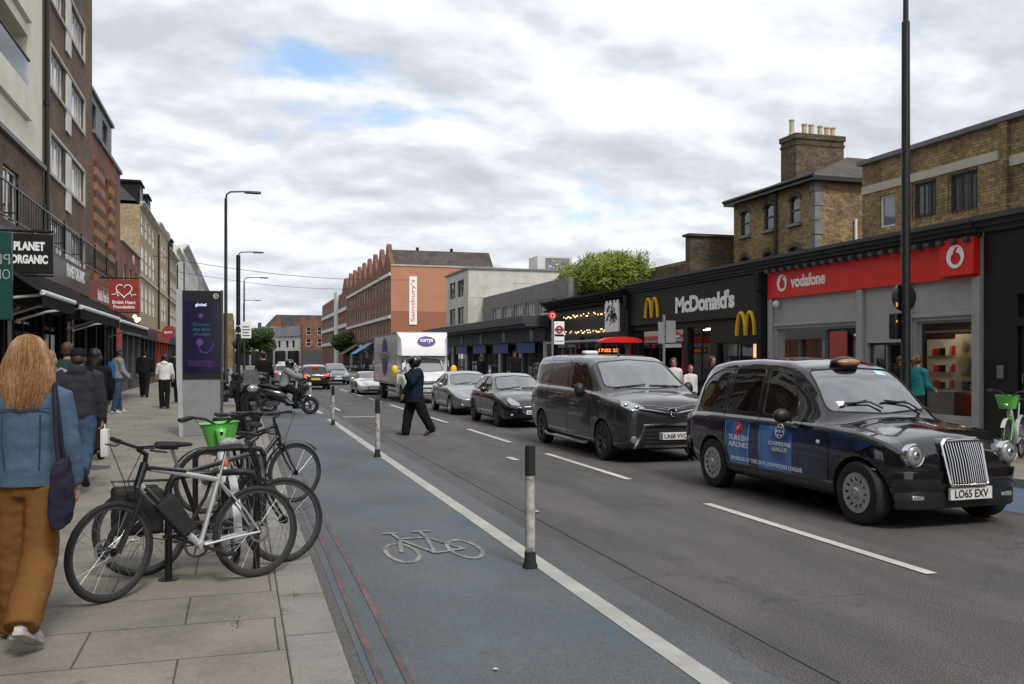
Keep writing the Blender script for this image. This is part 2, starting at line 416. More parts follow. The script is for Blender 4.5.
def slabs(name='paving', bw=1.05, rh=.66, c1=(.255,.232,.198), c2=(.215,.197,.170), mo=(.09,.082,.07)):
    m, t, p, g = worldmat(name)
    mp = N(t, 'ShaderNodeMapping'); mp.inputs['Location'].default_value = (.32, .13, 0); L(t, g, 'Position', mp, 0)
    b = N(t, 'ShaderNodeTexBrick', i_Scale=1.0, i_Mortar_Size=.007, i_Brick_Width=bw, i_Row_Height=rh, i_Mortar_Smooth=.3)
    b.inputs['Color1'].default_value = col4(c1); b.inputs['Color2'].default_value = col4(c2); b.inputs['Mortar'].default_value = col4(mo); L(t, mp, 0, b, 0)
    n = noise_n(t, g, 1.4, 8., .7); r = ramp(t, n, 'Fac', [(.3, .62), (.5, .95), (.7, 1.12)])
    f = noise_n(t, g, 70., 3.); rf = ramp(t, f, 'Fac', [(.3, .82), (.7, 1.15)])
    c = mul(t, mul(t, b.outputs['Color'], r.outputs[0]), rf.outputs[0])
    sp = N(t, 'ShaderNodeTexVoronoi', feature='F1', i_Scale=3.1); L(t, g, 'Position', sp, 'Vector')   # chewing gum and drips
    rs = ramp(t, sp, 'Distance', [(.05, .55), (.085, 0.)]); c = mul(t, c, (.45, .45, .45), rs.outputs[0])
    t.links.new(c, p.inputs['Base Color']); p.inputs['Roughness'].default_value = .85
    bb = N(t, 'ShaderNodeBump', i_Strength=.6, i_Distance=.005); bb.invert = True; L(t, b, 'Fac', bb, 'Height')
    b2 = N(t, 'ShaderNodeBump', i_Strength=.25, i_Distance=.003); L(t, f, 'Fac', b2, 'Height'); L(t, bb, 0, b2, 'Normal'); L(t, b2, 0, p, 'Normal')
    return m
M['asphalt'] = asphalt(); M['lane'] = bluelane(); M['lane2'] = bluelane(.35, 'overspray_blue'); M['slab'] = slabs()
M['kerb'] = slabs('kerb_stone', 5.0, .92, (.27,.258,.235), (.235,.225,.205))
M['mark'] = worn('worn_white_marking', (.44,.43,.40), .78, (.13,.135,.14)); M['mark2'] = worn('worn_symbol', (.31,.30,.27), .36, (.10,.115,.13))
M['markd'] = worn('lane_dash', (.58,.57,.54), 1.15, (.07,.07,.07)); M['redl'] = worn('worn_red_line', (.24,.095,.09), .12, (.085,.088,.095), (3,.5,1), 5.)
M['gutter'] = mat('gutter_aggregate', (.10,.098,.092), .9, var=.35, vs=60, bump=.4)
M['seam'] = worn('dark_seam', (.045,.045,.046), .3, (.085,.082,.082))
M['earth'] = mat('far_ground', (.09,.09,.085), .9, var=.2, vs=.1)

KX = .55; RX = 10.0     # kerb faces
def sheet(name, x0, x1, y0, y1, z, m, sub=1, parent=None):
    b = MB(); b.add([(x0,y0,z),(x1,y0,z),(x1,y1,z),(x0,y1,z)], [(0,1,2,3)]); return b.build(name, m, parent, smooth=False)
struct(sheet('ground', -1500, 1500, -300, 3000, -.03, M['earth']))
struct(sheet('road', KX, RX, -12, 230, 0, M['asphalt']))
struct(sheet('cycle_lane', KX+.11, 2.35, -12, 60, .004, M['lane']))
struct(sheet('cycle_lane', 8.35, RX-.02, -12, 60, .004, bluelane(1.6, 'brighter_blue_lane')))
struct(sheet('lane_overspray', 2.50, 2.78, -12, 40, .004, M['lane2']))
struct(sheet('gutter', KX, KX+.105, -12, 120, .006, M['gutter']))
b = MB(); b.box((-5.4,-12,-.03), (KX-.305,230,.12)); b.box((-9,125,-.03),(4.2,200,.117)); pv = struct(b.build('pavement', M['slab'], smooth=False))
b = MB(); b.box((KX-.30,-12,-.03), (KX,125,.124)); struct(b.build('kerb', M['kerb'], bevel=.012))
b = MB(); b.box((RX,-12,-.03), (RX+.155,230,.124)); struct(b.build('kerb', M['kerb'], bevel=.012))
b = MB(); b.box((RX+.16,-12,-.03), (14.2,230,.12)); struct(b.build('pavement', M['slab'], smooth=False))
b = MB(); b.add([(2.35,-12,.008),(2.5,-12,.008),(2.5,26,.008),(2.35,26,.008)], [(0,1,2,3)]); b.add([(2.35,28.5,.008),(2.5,28.5,.008),(2.5,60,.008),(2.35,60,.008)], [(0,1,2,3)]); struct(b.build('edge_line', M['mark'], smooth=False))
b = MB()
for x in (.735, .875):
    pts = [(x+.012*math.sin(y*.9+x*9), y) for y in range(-2, 60)]
    for (xa, ya), (xb, yb) in zip(pts, pts[1:]): b.add([(xa-.022,ya,.009),(xa+.022,ya,.009),(xb+.022,yb,.009),(xb-.022,yb,.009)], [(0,1,2,3)])
struct(b.build('red_lines', M['redl'], smooth=False))
b = MB()
for i in range(-1, 22):
    y = 5.95+i*5.88; b.add([(5.27,y,.008),(5.38,y,.008),(5.38,y+3.65,.008),(5.27,y+3.65,.008)], [(0,1,2,3)])
for x0, x1, y0, y1 in ((4.44,4.56,14.6,15.1),(2.9,4.0,26.6,26.8),(3.1,3.2,30,33)): b.add([(x0,y0,.008),(x1,y0,.008),(x1,y1,.008),(x0,y1,.008)], [(0,1,2,3)])
struct(b.build('lane_dashes', M['markd'], smooth=False))
b = MB(); b.add([(3.065,-12,.005),(3.08,-12,.005),(3.08,60,.005),(3.065,60,.005)], [(0,1,2,3)]); struct(b.build('road_seam', M['seam'], smooth=False))
# bicycle symbol painted on the lane
def ring2(b, cx, cy, rx, ry, w, z, n=28):
    vs = []
    for i in range(n):
        a = 2*PI*i/n; vs += [(cx+(rx-w)*math.cos(a), cy+(ry-w*1.9)*math.sin(a), z), (cx+rx*math.cos(a), cy+ry*math.sin(a), z)]
    b.add(vs, [(2*i, 2*i+1, (2*i+3) % (2*n), (2*i+2) % (2*n)) for i in range(n)])
def stroke(b, p, q, w, z):
    d = Vector((q[0]-p[0], q[1]-p[1])).normalized(); n = Vector((-d.y, d.x))*w/2
    n.y *= 1.6
    b.add([(p[0]+n.x,p[1]+n.y,z),(p[0]-n.x,p[1]-n.y,z),(q[0]-n.x,q[1]-n.y,z),(q[0]+n.x,q[1]+n.y,z)], [(0,1,2,3)])
b = MB(); zc = .010
ring2(b, 1.38, 7.95, .155, .43, .038, zc); ring2(b, 1.95, 7.95, .155, .43, .038, zc+.0005)
for i, (p, q) in enumerate([((1.38,7.95),(1.46,8.55)),((1.46,8.55),(1.72,8.55)),((1.72,8.55),(1.95,7.95)),((1.72,8.55),(1.66,7.85)),((1.46,8.5),(1.66,7.85)),((1.66,7.85),(1.95,7.95)),
             ((1.72,8.55),(1.71,8.86)),((1.63,8.86),(1.82,8.86)),((1.46,8.5),(1.43,8.84)),((1.34,8.84),(1.5,8.84))]):
    stroke(b, p, q, .036, zc+.001+.0004*i)
struct(b.build('cycle_symbol', M['mark2'], smooth=False))
# ---------------------------------------------------------------- buildings
def Pm(side, f):
    if side == 'L': return lambda u, w, z: (f+w, u, z)
    if side == 'R': return lambda u, w, z: (f-w, u, z)
    return lambda u, w, z: (u, f-w, z)          # 'S': a wall that faces the camera
def pbox(b, P, u0, u1, w0, w1, z0, z1, mi=0): b.box(P(u0, w0, z0), P(u1, w1, z1), mi)
def facade(b, P, u0, u1, z0, z1, ops, rec=.14, mi=0):
    us = sorted({u0, u1, *[o[0] for o in ops], *[o[0]+o[2] for o in ops]}); zs = sorted({z0, z1, *[o[1] for o in ops], *[o[1]+o[3] for o in ops]})
    for ua, ub in zip(us, us[1:]):
        for za, zb in zip(zs, zs[1:]):
            cu, cz = (ua+ub)/2, (za+zb)/2
            if any(o[0] < cu < o[0]+o[2] and o[1] < cz < o[1]+o[3] for o in ops): continue
            b.add([P(ua,0,za),P(ub,0,za),P(ub,0,zb),P(ua,0,zb)], [(0,1,2,3)], mi)
    for u, z, w, h in ops:
        b.add([P(u,0,z),P(u+w,0,z),P(u+w,0,z+h),P(u,0,z+h),P(u,-rec,z),P(u+w,-rec,z),P(u+w,-rec,z+h),P(u,-rec,z+h)],
              [(0,1,5,4),(1,2,6,5),(2,3,7,6),(3,0,4,7)], mi)
_wc = {}
def window(side, f, u, z, w, h, parent, style='sash', fm='wpaint', gm='glass', rec=.14, name='window'):
    w, h = round(w, 3), round(h, 3)
    k = (side, w, h, style, fm, gm, rec)
    P = Pm(side, f); o0 = Vector(P(u, 0, z))
    if k not in _wc:
        Q = Pm(side, 0); b = MB(); t = .055 if w > .5 else .04; a0, a1 = -rec+.004, -rec+.06
        ar = style.endswith('arch')
        pbox(b, Q, 0, t, a0, a1, 0, h); pbox(b, Q, w-t, w, a0, a1, 0, h); pbox(b, Q, t, w-t, a0, a1, 0, t); pbox(b, Q, t, w-t, a0, a1, h-t, h)
        if style.startswith('sash'): pbox(b, Q, t, w-t, a0, a1+.015, h*.48, h*.48+.05)
        if style == 'sash4': pbox(b, Q, w/2-.015, w/2+.015, a0, a1-.01, t, h-t)
        if style.startswith('m'):
            n = int(style[1]);
            for i in range(1, n): pbox(b, Q, w*i/n-.025, w*i/n+.025, a0, a1-.005, t, h-t)
        if style == 'cas': pbox(b, Q, w*.5-.025, w*.5+.025, a0, a1, t, h-t); pbox(b, Q, t, w-t, a0, a1-.01, h*.7, h*.7+.035)
        fme = b.to_mesh('window', M[fm], smooth=False)
        g = MB(); g.add([Q(t*.6,-rec+.03,t*.6),Q(w-t*.6,-rec+.03,t*.6),Q(w-t*.6,-rec+.03,h-t*.6),Q(t*.6,-rec+.03,h-t*.6)], [(0,1,2,3)])
        _wc[k] = (fme, g.to_mesh('pane', M[gm], smooth=False))
    fo = bpy.data.objects.new(name, _wc[k][0]); po = bpy.data.objects.new('pane', _wc[k][1])
    C.objects.link(fo); C.objects.link(po); fo.parent = parent; po.parent = fo
    og = ORG.get(parent.name, (0,0,0)); fo.location = o0-Vector(og)
    return fo
def shell(b, P, u0, u1, dep, z0, z1, ops, mi=0, rec=.14, topmi=None, side_mi=None):
    facade(b, P, u0, u1, z0, z1, ops, rec, mi)
    sm = mi if side_mi is None else side_mi; tm = sm if topmi is None else topmi
    b.add([P(u0,0,z0),P(u0,-dep,z0),P(u0,-dep,z1),P(u0,0,z1)], [(0,1,2,3)], sm)
    b.add([P(u1,0,z0),P(u1,-dep,z0),P(u1,-dep,z1),P(u1,0,z1)], [(0,1,2,3)], sm)
    b.add([P(u0,-dep,z0),P(u1,-dep,z0),P(u1,-dep,z1),P(u0,-dep,z1)], [(0,1,2,3)], sm)
    b.add([P(u0,0,z1),P(u1,0,z1),P(u1,-dep,z1),P(u0,-dep,z1)], [(0,1,2,3)], tm)
    if any(o[2]*o[3] > 0 for o in ops):       # a dark space behind the openings
        b.add([P(u0,-rec-.02,z0),P(u1,-rec-.02,z0),P(u1,-rec-.02,z1),P(u0,-rec-.02,z1)], [(0,1,2,3)], 2)
def put_text(s, P3, w, h, m, parent, name='lettering', bold=0, ext=.01, sp=1.0):
    """P3(x,y,z) maps centred text coordinates to the world"""
    me = text_me(s, 1, bold, 1, sp); f = textfit(me, w, h)
    b = MB()
    vs = []
    for v in me.vertices:
        q = f(v.co); vs.append(P3(q.x, q.y, ext if v.co.z > 0 else 0))
    b.add(vs, [tuple(p.vertices) for p in me.polygons])
    return b.build(name, m, parent, smooth=False)
def onL(f, u, z): return lambda x, y, d: (f+d, u+x, z+y)      # read from the street: on a left wall the text runs away up the street? x to +Y
def onR(f, u, z): return lambda x, y, d: (f-d, u-x, z+y)
def onS(f, u, z): return lambda x, y, d: (u+x, f-d, z+y)
def cornice(name, P, u0, u1, z, h, out, m, parent, steps=3, dent=False):
    b = MB()
    for i in range(steps):
        pbox(b, P, u0-.0, u1+.0, .002, out*(i+1)/steps, z+h*i/steps, z+h*(i+1)/steps-.001)
    if dent:
        n = int((u1-u0)/.35)
        for i in range(n): pbox(b, P, u0+.1+i*.35, u0+.24+i*.35, .003, out*.8, z-.09, z)
    return b.build(name, m, parent, smooth=False)
LX, RXF = -5.4, 14.0
PL = Pm('L', LX); PR = Pm('R', RXF)

# L0: cream block with balconies over the first shop
bl = thing('apartment_block', 'cream rendered flats with stacked balconies at the left edge above a brick first floor', 'building', (LX,14,0), world=True)
b = MB(); bal = [(10, 7.95+i*2.6-.0, 16.6, 2.35) for i in range(4)]
facade(b, PL, 8, 28.45, 7.15, 20, [(o[0], 8.05+i*2.6, o[2], 2.25) for i, o in enumerate(bal)], 1.5)
b.add([PL(28.45,0,7.15),PL(28.45,-10,7.15),PL(28.45,-10,20),PL(28.45,0,20)], [(0,1,2,3)])
b.add([PL(8,-1.5,7.15),PL(28.45,-1.5,7.15),PL(28.45,-1.5,20),PL(8,-1.5,20)], [(0,1,2,3)])
b.add([PL(8,0,20),PL(28.45,0,20),PL(28.45,-10,20),PL(8,-10,20)], [(0,1,2,3)]); b.build('wall', M['cream'], bl, smooth=False)
b = MB(); shell(b, PL, 8, 28.45, 10, 4.9, 7.1, [(12+i*4, 5.1, 1.6, 1.3) for i in range(4)]); b.build('brick_storey', [M['b_brown'], M['b_brown'], M['mblack']], bl, smooth=False)
b = MB(); pbox(b, PL, 8, 28.45, -.1, .12, 7.08, 7.2); b.build('ledge', M['conc'], bl)
for i in range(4): window('L', LX, 12+i*4, 5.1, 1.6, 1.3, bl, 'm2')
for i in range(4):
    z = 8.05+i*2.6
    b = MB(); pbox(b, PL, 10, 26.6, .003, .12, z-.02, z+.75); bb = b.build('balcony', M['cream'], bl, smooth=False)
    b = MB(); pbox(b, PL, 10.1, 26.5, .03, .045, z+.78, z+1.55); b.build('glass_rail', glass_mat('smoked_glass_rail', see=.55) if i == 0 else bpy.data.materials['smoked_glass_rail'], bb, smooth=False)
    b = MB(); pbox(b, PL, 10, 26.6, .01, .07, z+1.55, z+1.6); b.build('handrail', M['dgrey'], bb, smooth=False)
    for k in range(3):
        window('L', LX-1.36, 12+k*5, z+.0, 2.4, 2.0, bl, 'm3', 'wpaint', 'glass2')

# L1: tall brown brick block
bl = thing('brick_block', 'tall dark brown brick block with pale framed window bays and slim white panels', 'building', (LX,28.5,0), world=True)
ops = []; fl = [4.75, 7.25, 9.82, 12.4, 15.0]
for z in fl: ops += [(29.35, z, 2.3, 1.15), (33.1, z, 2.3, 1.15)]
b = MB(); shell(b, PL, 28.5, 37.5, 10, 4.2, 17.4, ops, rec=.12); b.build('wall', [M['b_brown'], M['b_brown'], M['mblack']], bl, smooth=False)
for z in fl:
    for u in (29.35, 33.1): window('L', LX, u, z, 2.3, 1.15, bl, 'm4', 'wpaint', 'curtain', .12)
    b = MB()
    pbox(b, PL, 29.25, 35.5, .002, .07, z+1.15, z+1.25); pbox(b, PL, 29.25, 35.5, .002, .07, z-.1, z); pbox(b, PL, 29.25, 29.35, .002, .07, z, z+1.15); pbox(b, PL, 35.4, 35.5, .002, .07, z, z+1.15)
    b.build('bay_surround', M['stone'], bl, smooth=False)
    b = MB(); pbox(b, PL, 31.9, 32.75, .02, .06, z-.75, z+1.1); b.build('white_panel', M['white'], bl, smooth=False)
b = MB(); b.tube([PL(28.62,.1,4.4), PL(28.62,.1,17)], .07, 10); b.tube([PL(28.62,.1,9), PL(28.62,.1,9.15)], .09, 10); b.build('drainpipe', M['black'], bl)
b = MB(); pbox(b, PL, 28.5, 37.5, .0, .12, 17.4, 17.55); b.build('coping', M['conc'], bl)

# L2: red brick with striped panel and metal dormer
bl = thing('striped_brick_house', 'red brick house with orange and brown banded brickwork and a grey metal roof storey', 'building', (LX,37.5,0), world=True)
ops = [(40.6,5.0,1.1,1.6),(43.6,5.0,.8,1.6),(40.6,7.5,1.1,1.8),(43.6,7.5,.8,1.8)]
b = MB(); shell(b, PL, 37.52, 45.9, 10, 4.2, 10.35, ops); b.build('wall', [M['b_red'], M['b_red'], M['mblack']], bl, smooth=False)
for o in ops: window('L', LX, *o, bl, 'sash', 'dgrey')
b = MB(); pbox(b, PL, 37.9, 40.3, .003, .1, 4.4, 9.4); pbox(b, PL, 41.95, 43.3, .003, .1, 4.4, 9.4); b.build('banded_panel', M['b_band'], bl, smooth=False)
b = MB(); pbox(b, PL, 37.5, 45.9, -.1, .1, 10.35, 10.5); b.build('coping', M['conc'], bl)
b = MB(); shell(b, Pm('L', LX-.25), 37.6, 44.9, 6, 10.5, 12.3, [(38.6,10.7,1.6,1.3),(42,10.7,1.6,1.3)], 0); dm = b.build('roof_storey', [M['lead'], M['lead'], M['mblack']], bl, smooth=False)
for u in (38.6, 42): window('L', LX-.25, u, 10.7, 1.6, 1.3, dm, 'm2', 'dgrey')
b = MB(); pbox(b, Pm('L', LX-.25), 37.5, 45, -6, .12, 12.3, 12.42); b.build('roof', M['lead'], bl, smooth=False)

# L3: low red-brown brick house
bl = thing('low_brick_house', 'low red brown brick house between the striped house and the yellow terrace', 'building', (LX,46,0), world=True)
ops = [(47.2,4.8,1,1.5),(49.6,4.8,1,1.5),(51.9,4.8,1,1.5)]
b = MB(); shell(b, PL, 46, 54.5, 9, 3.6, 7.3, ops); b.build('wall', [M['b_red'], M['b_red'], M['mblack']], bl, smooth=False)
for o in ops: window('L', LX, *o, bl)
b = MB(); pbox(b, PL, 46, 54.5, -.1, .12, 7.3, 7.42); b.build('coping', M['stone'], bl)
b = MB(); b.ell(PL(48.5,.3,6.6), (.06,.26,.28), 14, 8); b.build('satellite_dish', M['grey'], bl)

# L4: terrace houses of differing brick and render with dormers
M['tan'] = mat('tan_render', (.40,.31,.20), .85, var=.15, vs=1.2); M['b_tan'] = brick('brick_tan', (.40,.29,.17), (.29,.20,.12), (.28,.24,.18))
for k_, (ya, yb, zt, wm_, nd, lb_) in enumerate(((54.6,66,10.4,'b_yellow',2,'yellow brick terrace house with white windows and black dormers, nearest of its row'),(66.05,75,10.9,'tan',0,'tan rendered terrace house in the left row, with flat parapet'),(75.05,85,10.2,'b_tan',2,'tan brick terrace house with dormers, further along the left row'),(85.05,95,11.4,'cream',0,'pale cream terrace house at the far end of the tan row'))):
    bl = thing('terrace_house', lb_, 'building', (LX,ya,0), world=True); ops = []; n_ = int((yb-ya-.6)/2.3)
    for i in range(n_):
        for z, h in ((4.4,1.65),(6.75,1.5),(8.85,1.15)): ops.append((ya+.7+i*2.3, z, 1.15, h))
    b = MB(); shell(b, PL, ya, yb, 9, 3.6, zt, ops, topmi=0); b.build('wall', [M[wm_], M[wm_], M['mblack']], bl, smooth=False)
    for i_, o in enumerate(ops): window('L', LX, *o, bl, 'sash', 'wpaint', 'glass2' if (i_+k_) % 3 else 'glass', .07)
    cornice('cornice', PL, ya, yb, zt-.1, .3, .25, M['stone' if k_ % 2 == 0 else 'white'], bl); b = MB(); pbox(b, PL, ya, yb, .002, .08, 6.35, 6.5); b.build('string_course', M['stone'], bl, smooth=False)
    b = MB(); b.tube([PL(yb-.2,.1,3.7), PL(yb-.2,.1,zt-.2)], .06, 8); b.build('drainpipe', M['black'], bl)
    if nd:
        z0_ = zt+.2; b = MB(); b.add([PL(ya,-.2,z0_),PL(yb,-.2,z0_),PL(yb,-1.6,z0_+1.4),PL(ya,-1.6,z0_+1.4),PL(ya,-8.8,z0_),PL(yb,-8.8,z0_),PL(ya,-7.5,z0_+1.4),PL(yb,-7.5,z0_+1.4)], [(0,1,2,3),(3,2,7,6),(6,7,5,4),(0,3,6,4),(1,2,7,5)]); b.build('roof', M['slate'], bl, smooth=False)
        for i in range(nd):
            u = ya+1.2+i*4.6; b = MB(); pbox(b, PL, u, u+2.0, -1.6, -.2, z0_, z0_+1.25); pbox(b, PL, u-.15, u+2.15, -1.7, -.05, z0_+1.25, z0_+1.37); dm = b.build('dormer', M['mblack'], bl, smooth=False)
            window('L', LX-.05, u+.25, z0_+.12, 1.5, 1.0, dm, 'm2', 'dgrey', 'glass2', rec=.12)
    b = MB(); pbox(b, PL, yb-.6, yb-.1, -3.2, -1.4, zt, zt+2.1); ch = b.build('chimney', M['b_dkstock'], bl)
    for q_ in range(3): b = MB(); b.lathe([(.13,0),(.11,.4),(.08,.4)], PL(yb-.35,-1.7-q_*.5,zt+2.1), 'Z', 10); b.build('chimney_pot', M['pot'], ch)


# L5: white stucco terrace further on + L6
bl = thing('white_stucco_terrace', 'white stucco terrace far up the left side of the street', 'building', (LX,95,0), world=True)
ops = [(96.2+i*3.1, z, 1.2, h) for i in range(22) for z, h in ((4.6,1.9),(7.4,1.7),(10,1.4))]
b = MB(); shell(b, PL, 95.1, 165, 9, 3.6, 13, ops, topmi=1); b.build('wall', [M['white'], M['slate'], M['mblack']], bl, smooth=False)
for o in ops: window('L', LX, *o, bl)
cornice('cornice', PL, 95.1, 165, 12.6, .5, .5, M['white'], bl); 
for i in range(6):
    b = MB(); pbox(b, PL, 97+i*11, 98.4+i*11, -5, -2, 13, 15.2); ch = b.build('chimney', M['b_dkstock'], bl)
b = MB()
for i in range(5):
    b.tube([PL(110+i*2.4, .8, 3), PL(110+i*2.4, .8, 12.5)], .04, 6)
for z in (5,7,9,11): b.tube([PL(109, .8, z), PL(121, .8, z)], .04, 6)
o = b.build('scaffolding', M['steel']); tag(o, 'steel scaffolding poles in front of the white terrace', 'scaffolding')

# ground floor shops on the left, each a thing
def shop_left(name, label, y0, y1, zf, fm, nwin, door, txt=None, tm='wsign', th=.4, tw=None, fz=(3.3, 4.2), wall='mblack', f=LX, gm='glassdk'):
    t = thing(name, label, 'shop', (f, y0, 0), world=True); P = Pm('L', f)
    W = y1-y0; ops = []; n = nwin; ww = (W-.5-.3*(n-1))/n
    for i in range(n): ops.append((y0+.25+i*(ww+.3), .55 if i != door else .14, ww, 2.6 if i != door else 3.0))
    b = MB(); shell(b, P, y0+.01, y1-.01, 8, .1, zf, ops, rec=.2); b.build('shopfront', [M[wall], M[wall], M['mblack']], t, smooth=False)
    for i, o in enumerate(ops): window('L', f, *o, t, 'm2' if i != door else 'm2', wall if wall != 'mblack' else 'dgrey', gm, .2, 'shop_window' if i != door else 'door')
    b = MB(); pbox(b, P, y0+.05, y1-.05, .003, .14, fz[0], fz[1]); b.build('fascia', M[fm], t, bevel=.01)
    if txt: put_text(txt, onL(f+.142, (y0+y1)/2, sum(fz)/2), tw or W*.5, th, M[tm], t, bold=.02)
    return t
s1 = shop_left('grocery_shop', 'black fronted organic grocery with a wide black awning near the left edge', 14, 36, 4.9, 'black', 6, 4, None, fz=(3.95, 4.88))
put_text('PLANET ORGANIC', onL(LX+.142, 33.1, 4.55), 3.4, .42, M['wsign'], s1, bold=.03)
s2 = shop_left('charity_shop', 'charity shop with dark red fascia below the striped brick house', 36, 45.9, 4.75, 'dred', 4, 2, None, fz=(3.75, 4.65))
put_text('British Heart Foundation', onL(LX+.142, 40.2, 4.2), 4.6, .42, M['wsign'], s2, bold=.01)
b = MB(); pbox(b, PL, 44.2, 45.7, .02, .12, .14, 3.3); b.build('red_door', M['dred'], s2, bevel=.01)
def awning(label, y0, y1, xo, zo, zi, grp='shop awnings on the left'):
    t = thing('awning', label, 'awning', (LX, y0, 0), group=grp, world=True)
    b = MB(); b.add([(LX+.15,y0,zi),(xo,y0,zo),(xo,y1,zo),(LX+.15,y1,zi),(LX+.15,y0,zi-.03),(xo,y0,zo-.03),(xo,y1,zo-.03),(LX+.15,y1,zi-.03)], [(0,1,2,3),(7,6,5,4),(0,4,5,1),(3,2,6,7),(0,3,7,4),(1,5,6,2)])
    b.build('canopy', M['awn'], t, smooth=False)
    b = MB(); b.box((xo-.01,y0,zo-.30),(xo+.01,y1,zo-.06)); b.build('valance', M['awn'], t)
    b = MB(); b.tube([(xo,y0,zo),(xo,y1,zo)], .055, 10); b.build('front_rail', M['wpaint'], t)
    for y in (y0+.3, y1-.3):
        b = MB(); b.tube([(LX+.1,y,zo-.35),((LX+xo)/2,y,zo-.12),(xo,y,zo-.02)], .03, 6); b.build('arm', M['wpaint'], t)
    return t
awning('black awning with white front rail over the grocery entrance', 24.6, 32.0, -3.8, 3.02, 4.0)
aw = awning('plain black awning nearest the left edge of the photo', 20.6, 24.3, -3.9, 3.1, 4.0)
awning('black awning with white front rail over the charity shop', 32.3, 41.5, -3.8, 2.98, 3.9)
b = MB()
for u in [18+i*.3 for i in range(90)]:
    if u < 41.5: pbox(b, PL, u, u+.02, .3, .32, 4.95, 5.75)
for z in (4.95, 5.75): pbox(b, PL, 18, 41.5, .29, .33, z, z+.035)
for u in range(18, 46, 3): pbox(b, PL, u, u+.05, .28, .34, 4.9, 5.9)
for u in range(18, 46, 3): b.tube([PL(u,.31,5.2),PL(u,.0,5.2)], .02, 5)
tag(b.build('terrace_railing', M['black'], smooth=False), 'black railing along the terrace above the shops', 'railing')
dn = [('dark_grey', 'estate agent', 46), ('black', 'x', 50)]
shop_left('bar', 'dark grey fronted shop with round wall lamps beyond the charity shop', 46, 54.5, 3.6, 'dgrey', 3, 1, None, fz=(2.9,3.5), wall='dgrey')
cols = [('black','black','bakery','black fronted bakery shop under the yellow terrace'),('dred','dred','pub','dark red fronted pub under the yellow terrace'),('navy','dgrey','hairdresser','navy fascia shop under the yellow terrace'),('grey','grey','cafe','grey fronted cafe under the far end of the yellow terrace'),
        ('green_dk','mblack','pharmacy','green fascia pharmacy under the white terrace'),('black','mblack','newsagent','black fascia newsagent under the white terrace'),('red','mblack','phone_shop','red fascia phone shop under the white terrace')]
for i, (fm, wl, nm, lb) in enumerate(cols):
    y = 54.6+i*10.1 if i < 4 else 95.1+(i-4)*14
    shop_left(nm, lb, y, y+(10.05 if i < 4 else 13.9), 3.6, fm, 4, 1, None, fz=(2.85,3.5), wall=wl)
# round wall lamps
for k, (u, z) in enumerate(((47.2,3.75),(48.1,3.6),(49,3.7))):
    b = MB(); b.ell(PL(u,.5,z), (.1,.1,.1), 12, 8); o = b.build('globe_lamp', M['litwarm']); tag(o, 'lit round globe lamp on an arm above the dark grey shop', 'lamp', 'globe lamps above the dark grey shop')
    b = MB(); b.tube([PL(u,0,z-.1),PL(u,.4,z-.1),PL(u,.5,z)], .02, 6); b.build('arm', M['black'], o)

# projecting signs
def psign(name, label, xc, y, z0, z1, w, m, cat='sign'):
    t = thing(name, label, cat, (xc, y, z0), world=True)
    b = MB(); b.box((xc-w/2,y,z0),(xc+w/2,y+.12,z1)); b.build('panel', M[m], t, bevel=.008)
    b = MB(); b.tube([(LX,y+.06,z1+.06),(xc+w/2,y+.06,z1+.06)], .03, 6); b.tube([(LX,y+.06,z0-.05),(xc+w/2,y+.06,z0-.05)], .02, 6); b.build('bracket', M['black'], t)
    return t
t = psign('projecting_sign', 'black projecting sign reading PLANET ORGANIC in white', -4.47, 22.2, 3.62, 4.5, .96, 'black')
put_text('PLANET', onS(22.199, -4.47, 4.22), .62, .2, M['wsign'], t, bold=.05); put_text('ORGANIC', onS(22.199, -4.47, 3.93), .74, .2, M['wsign'], t, bold=.05)
t = psign('projecting_sign', 'red projecting sign with white heart outline and heartbeat line', -4.4, 38.6, 3.6, 4.85, 1.1, 'dred')
b = MB(); hp = []
for i in range(33):
    a = 2*PI*i/32+PI/2*0; x = .019*16*math.sin(a)**3; z = .019*(13*math.cos(a)-5*math.cos(2*a)-2*math.cos(3*a)-math.cos(4*a))
    hp.append((-4.4+x*.95, 38.58, 4.42+z*.95))
b.tube(hp[1:-3], .022, 5)
b.tube([(-4.85,38.58,4.25),(-4.72,38.58,4.25),(-4.68,38.58,4.36),(-4.62,38.58,4.18),(-4.56,38.58,4.25)], .02, 5); b.tube([(-4.25,38.58,4.25),(-4.18,38.58,4.36),(-4.12,38.58,4.18),(-4.06,38.58,4.25),(-3.95,38.58,4.25)], .02, 5)
b.build('heart_emblem', M['wsign'], t)
put_text('British Heart', onS(38.599, -4.4, 3.95), .85, .14, M['wsign'], t, bold=.02); put_text('Foundation', onS(38.599, -4.4, 3.77), .78, .13, M['wsign'], t, bold=.02)
t = thing('projecting_sign', 'round red pub sign on the left beyond the bar', 'sign', (-4.6,64,3.1), world=True)
b = MB(); b.lathe([(.01,-.05),(.42,-.05),(.42,.05),(.01,.05)], (-4.55,64,3.45), 'Y', 28); b.build('panel', M['dred'], t)
b = MB(); b.tube([(LX,64,3.45),(-4.9,64,3.45)], .03, 6); b.build('bracket', M['black'], t)
put_text('BAR', onS(63.94, -4.55, 3.45), .5, .16, M['wsign'], t)
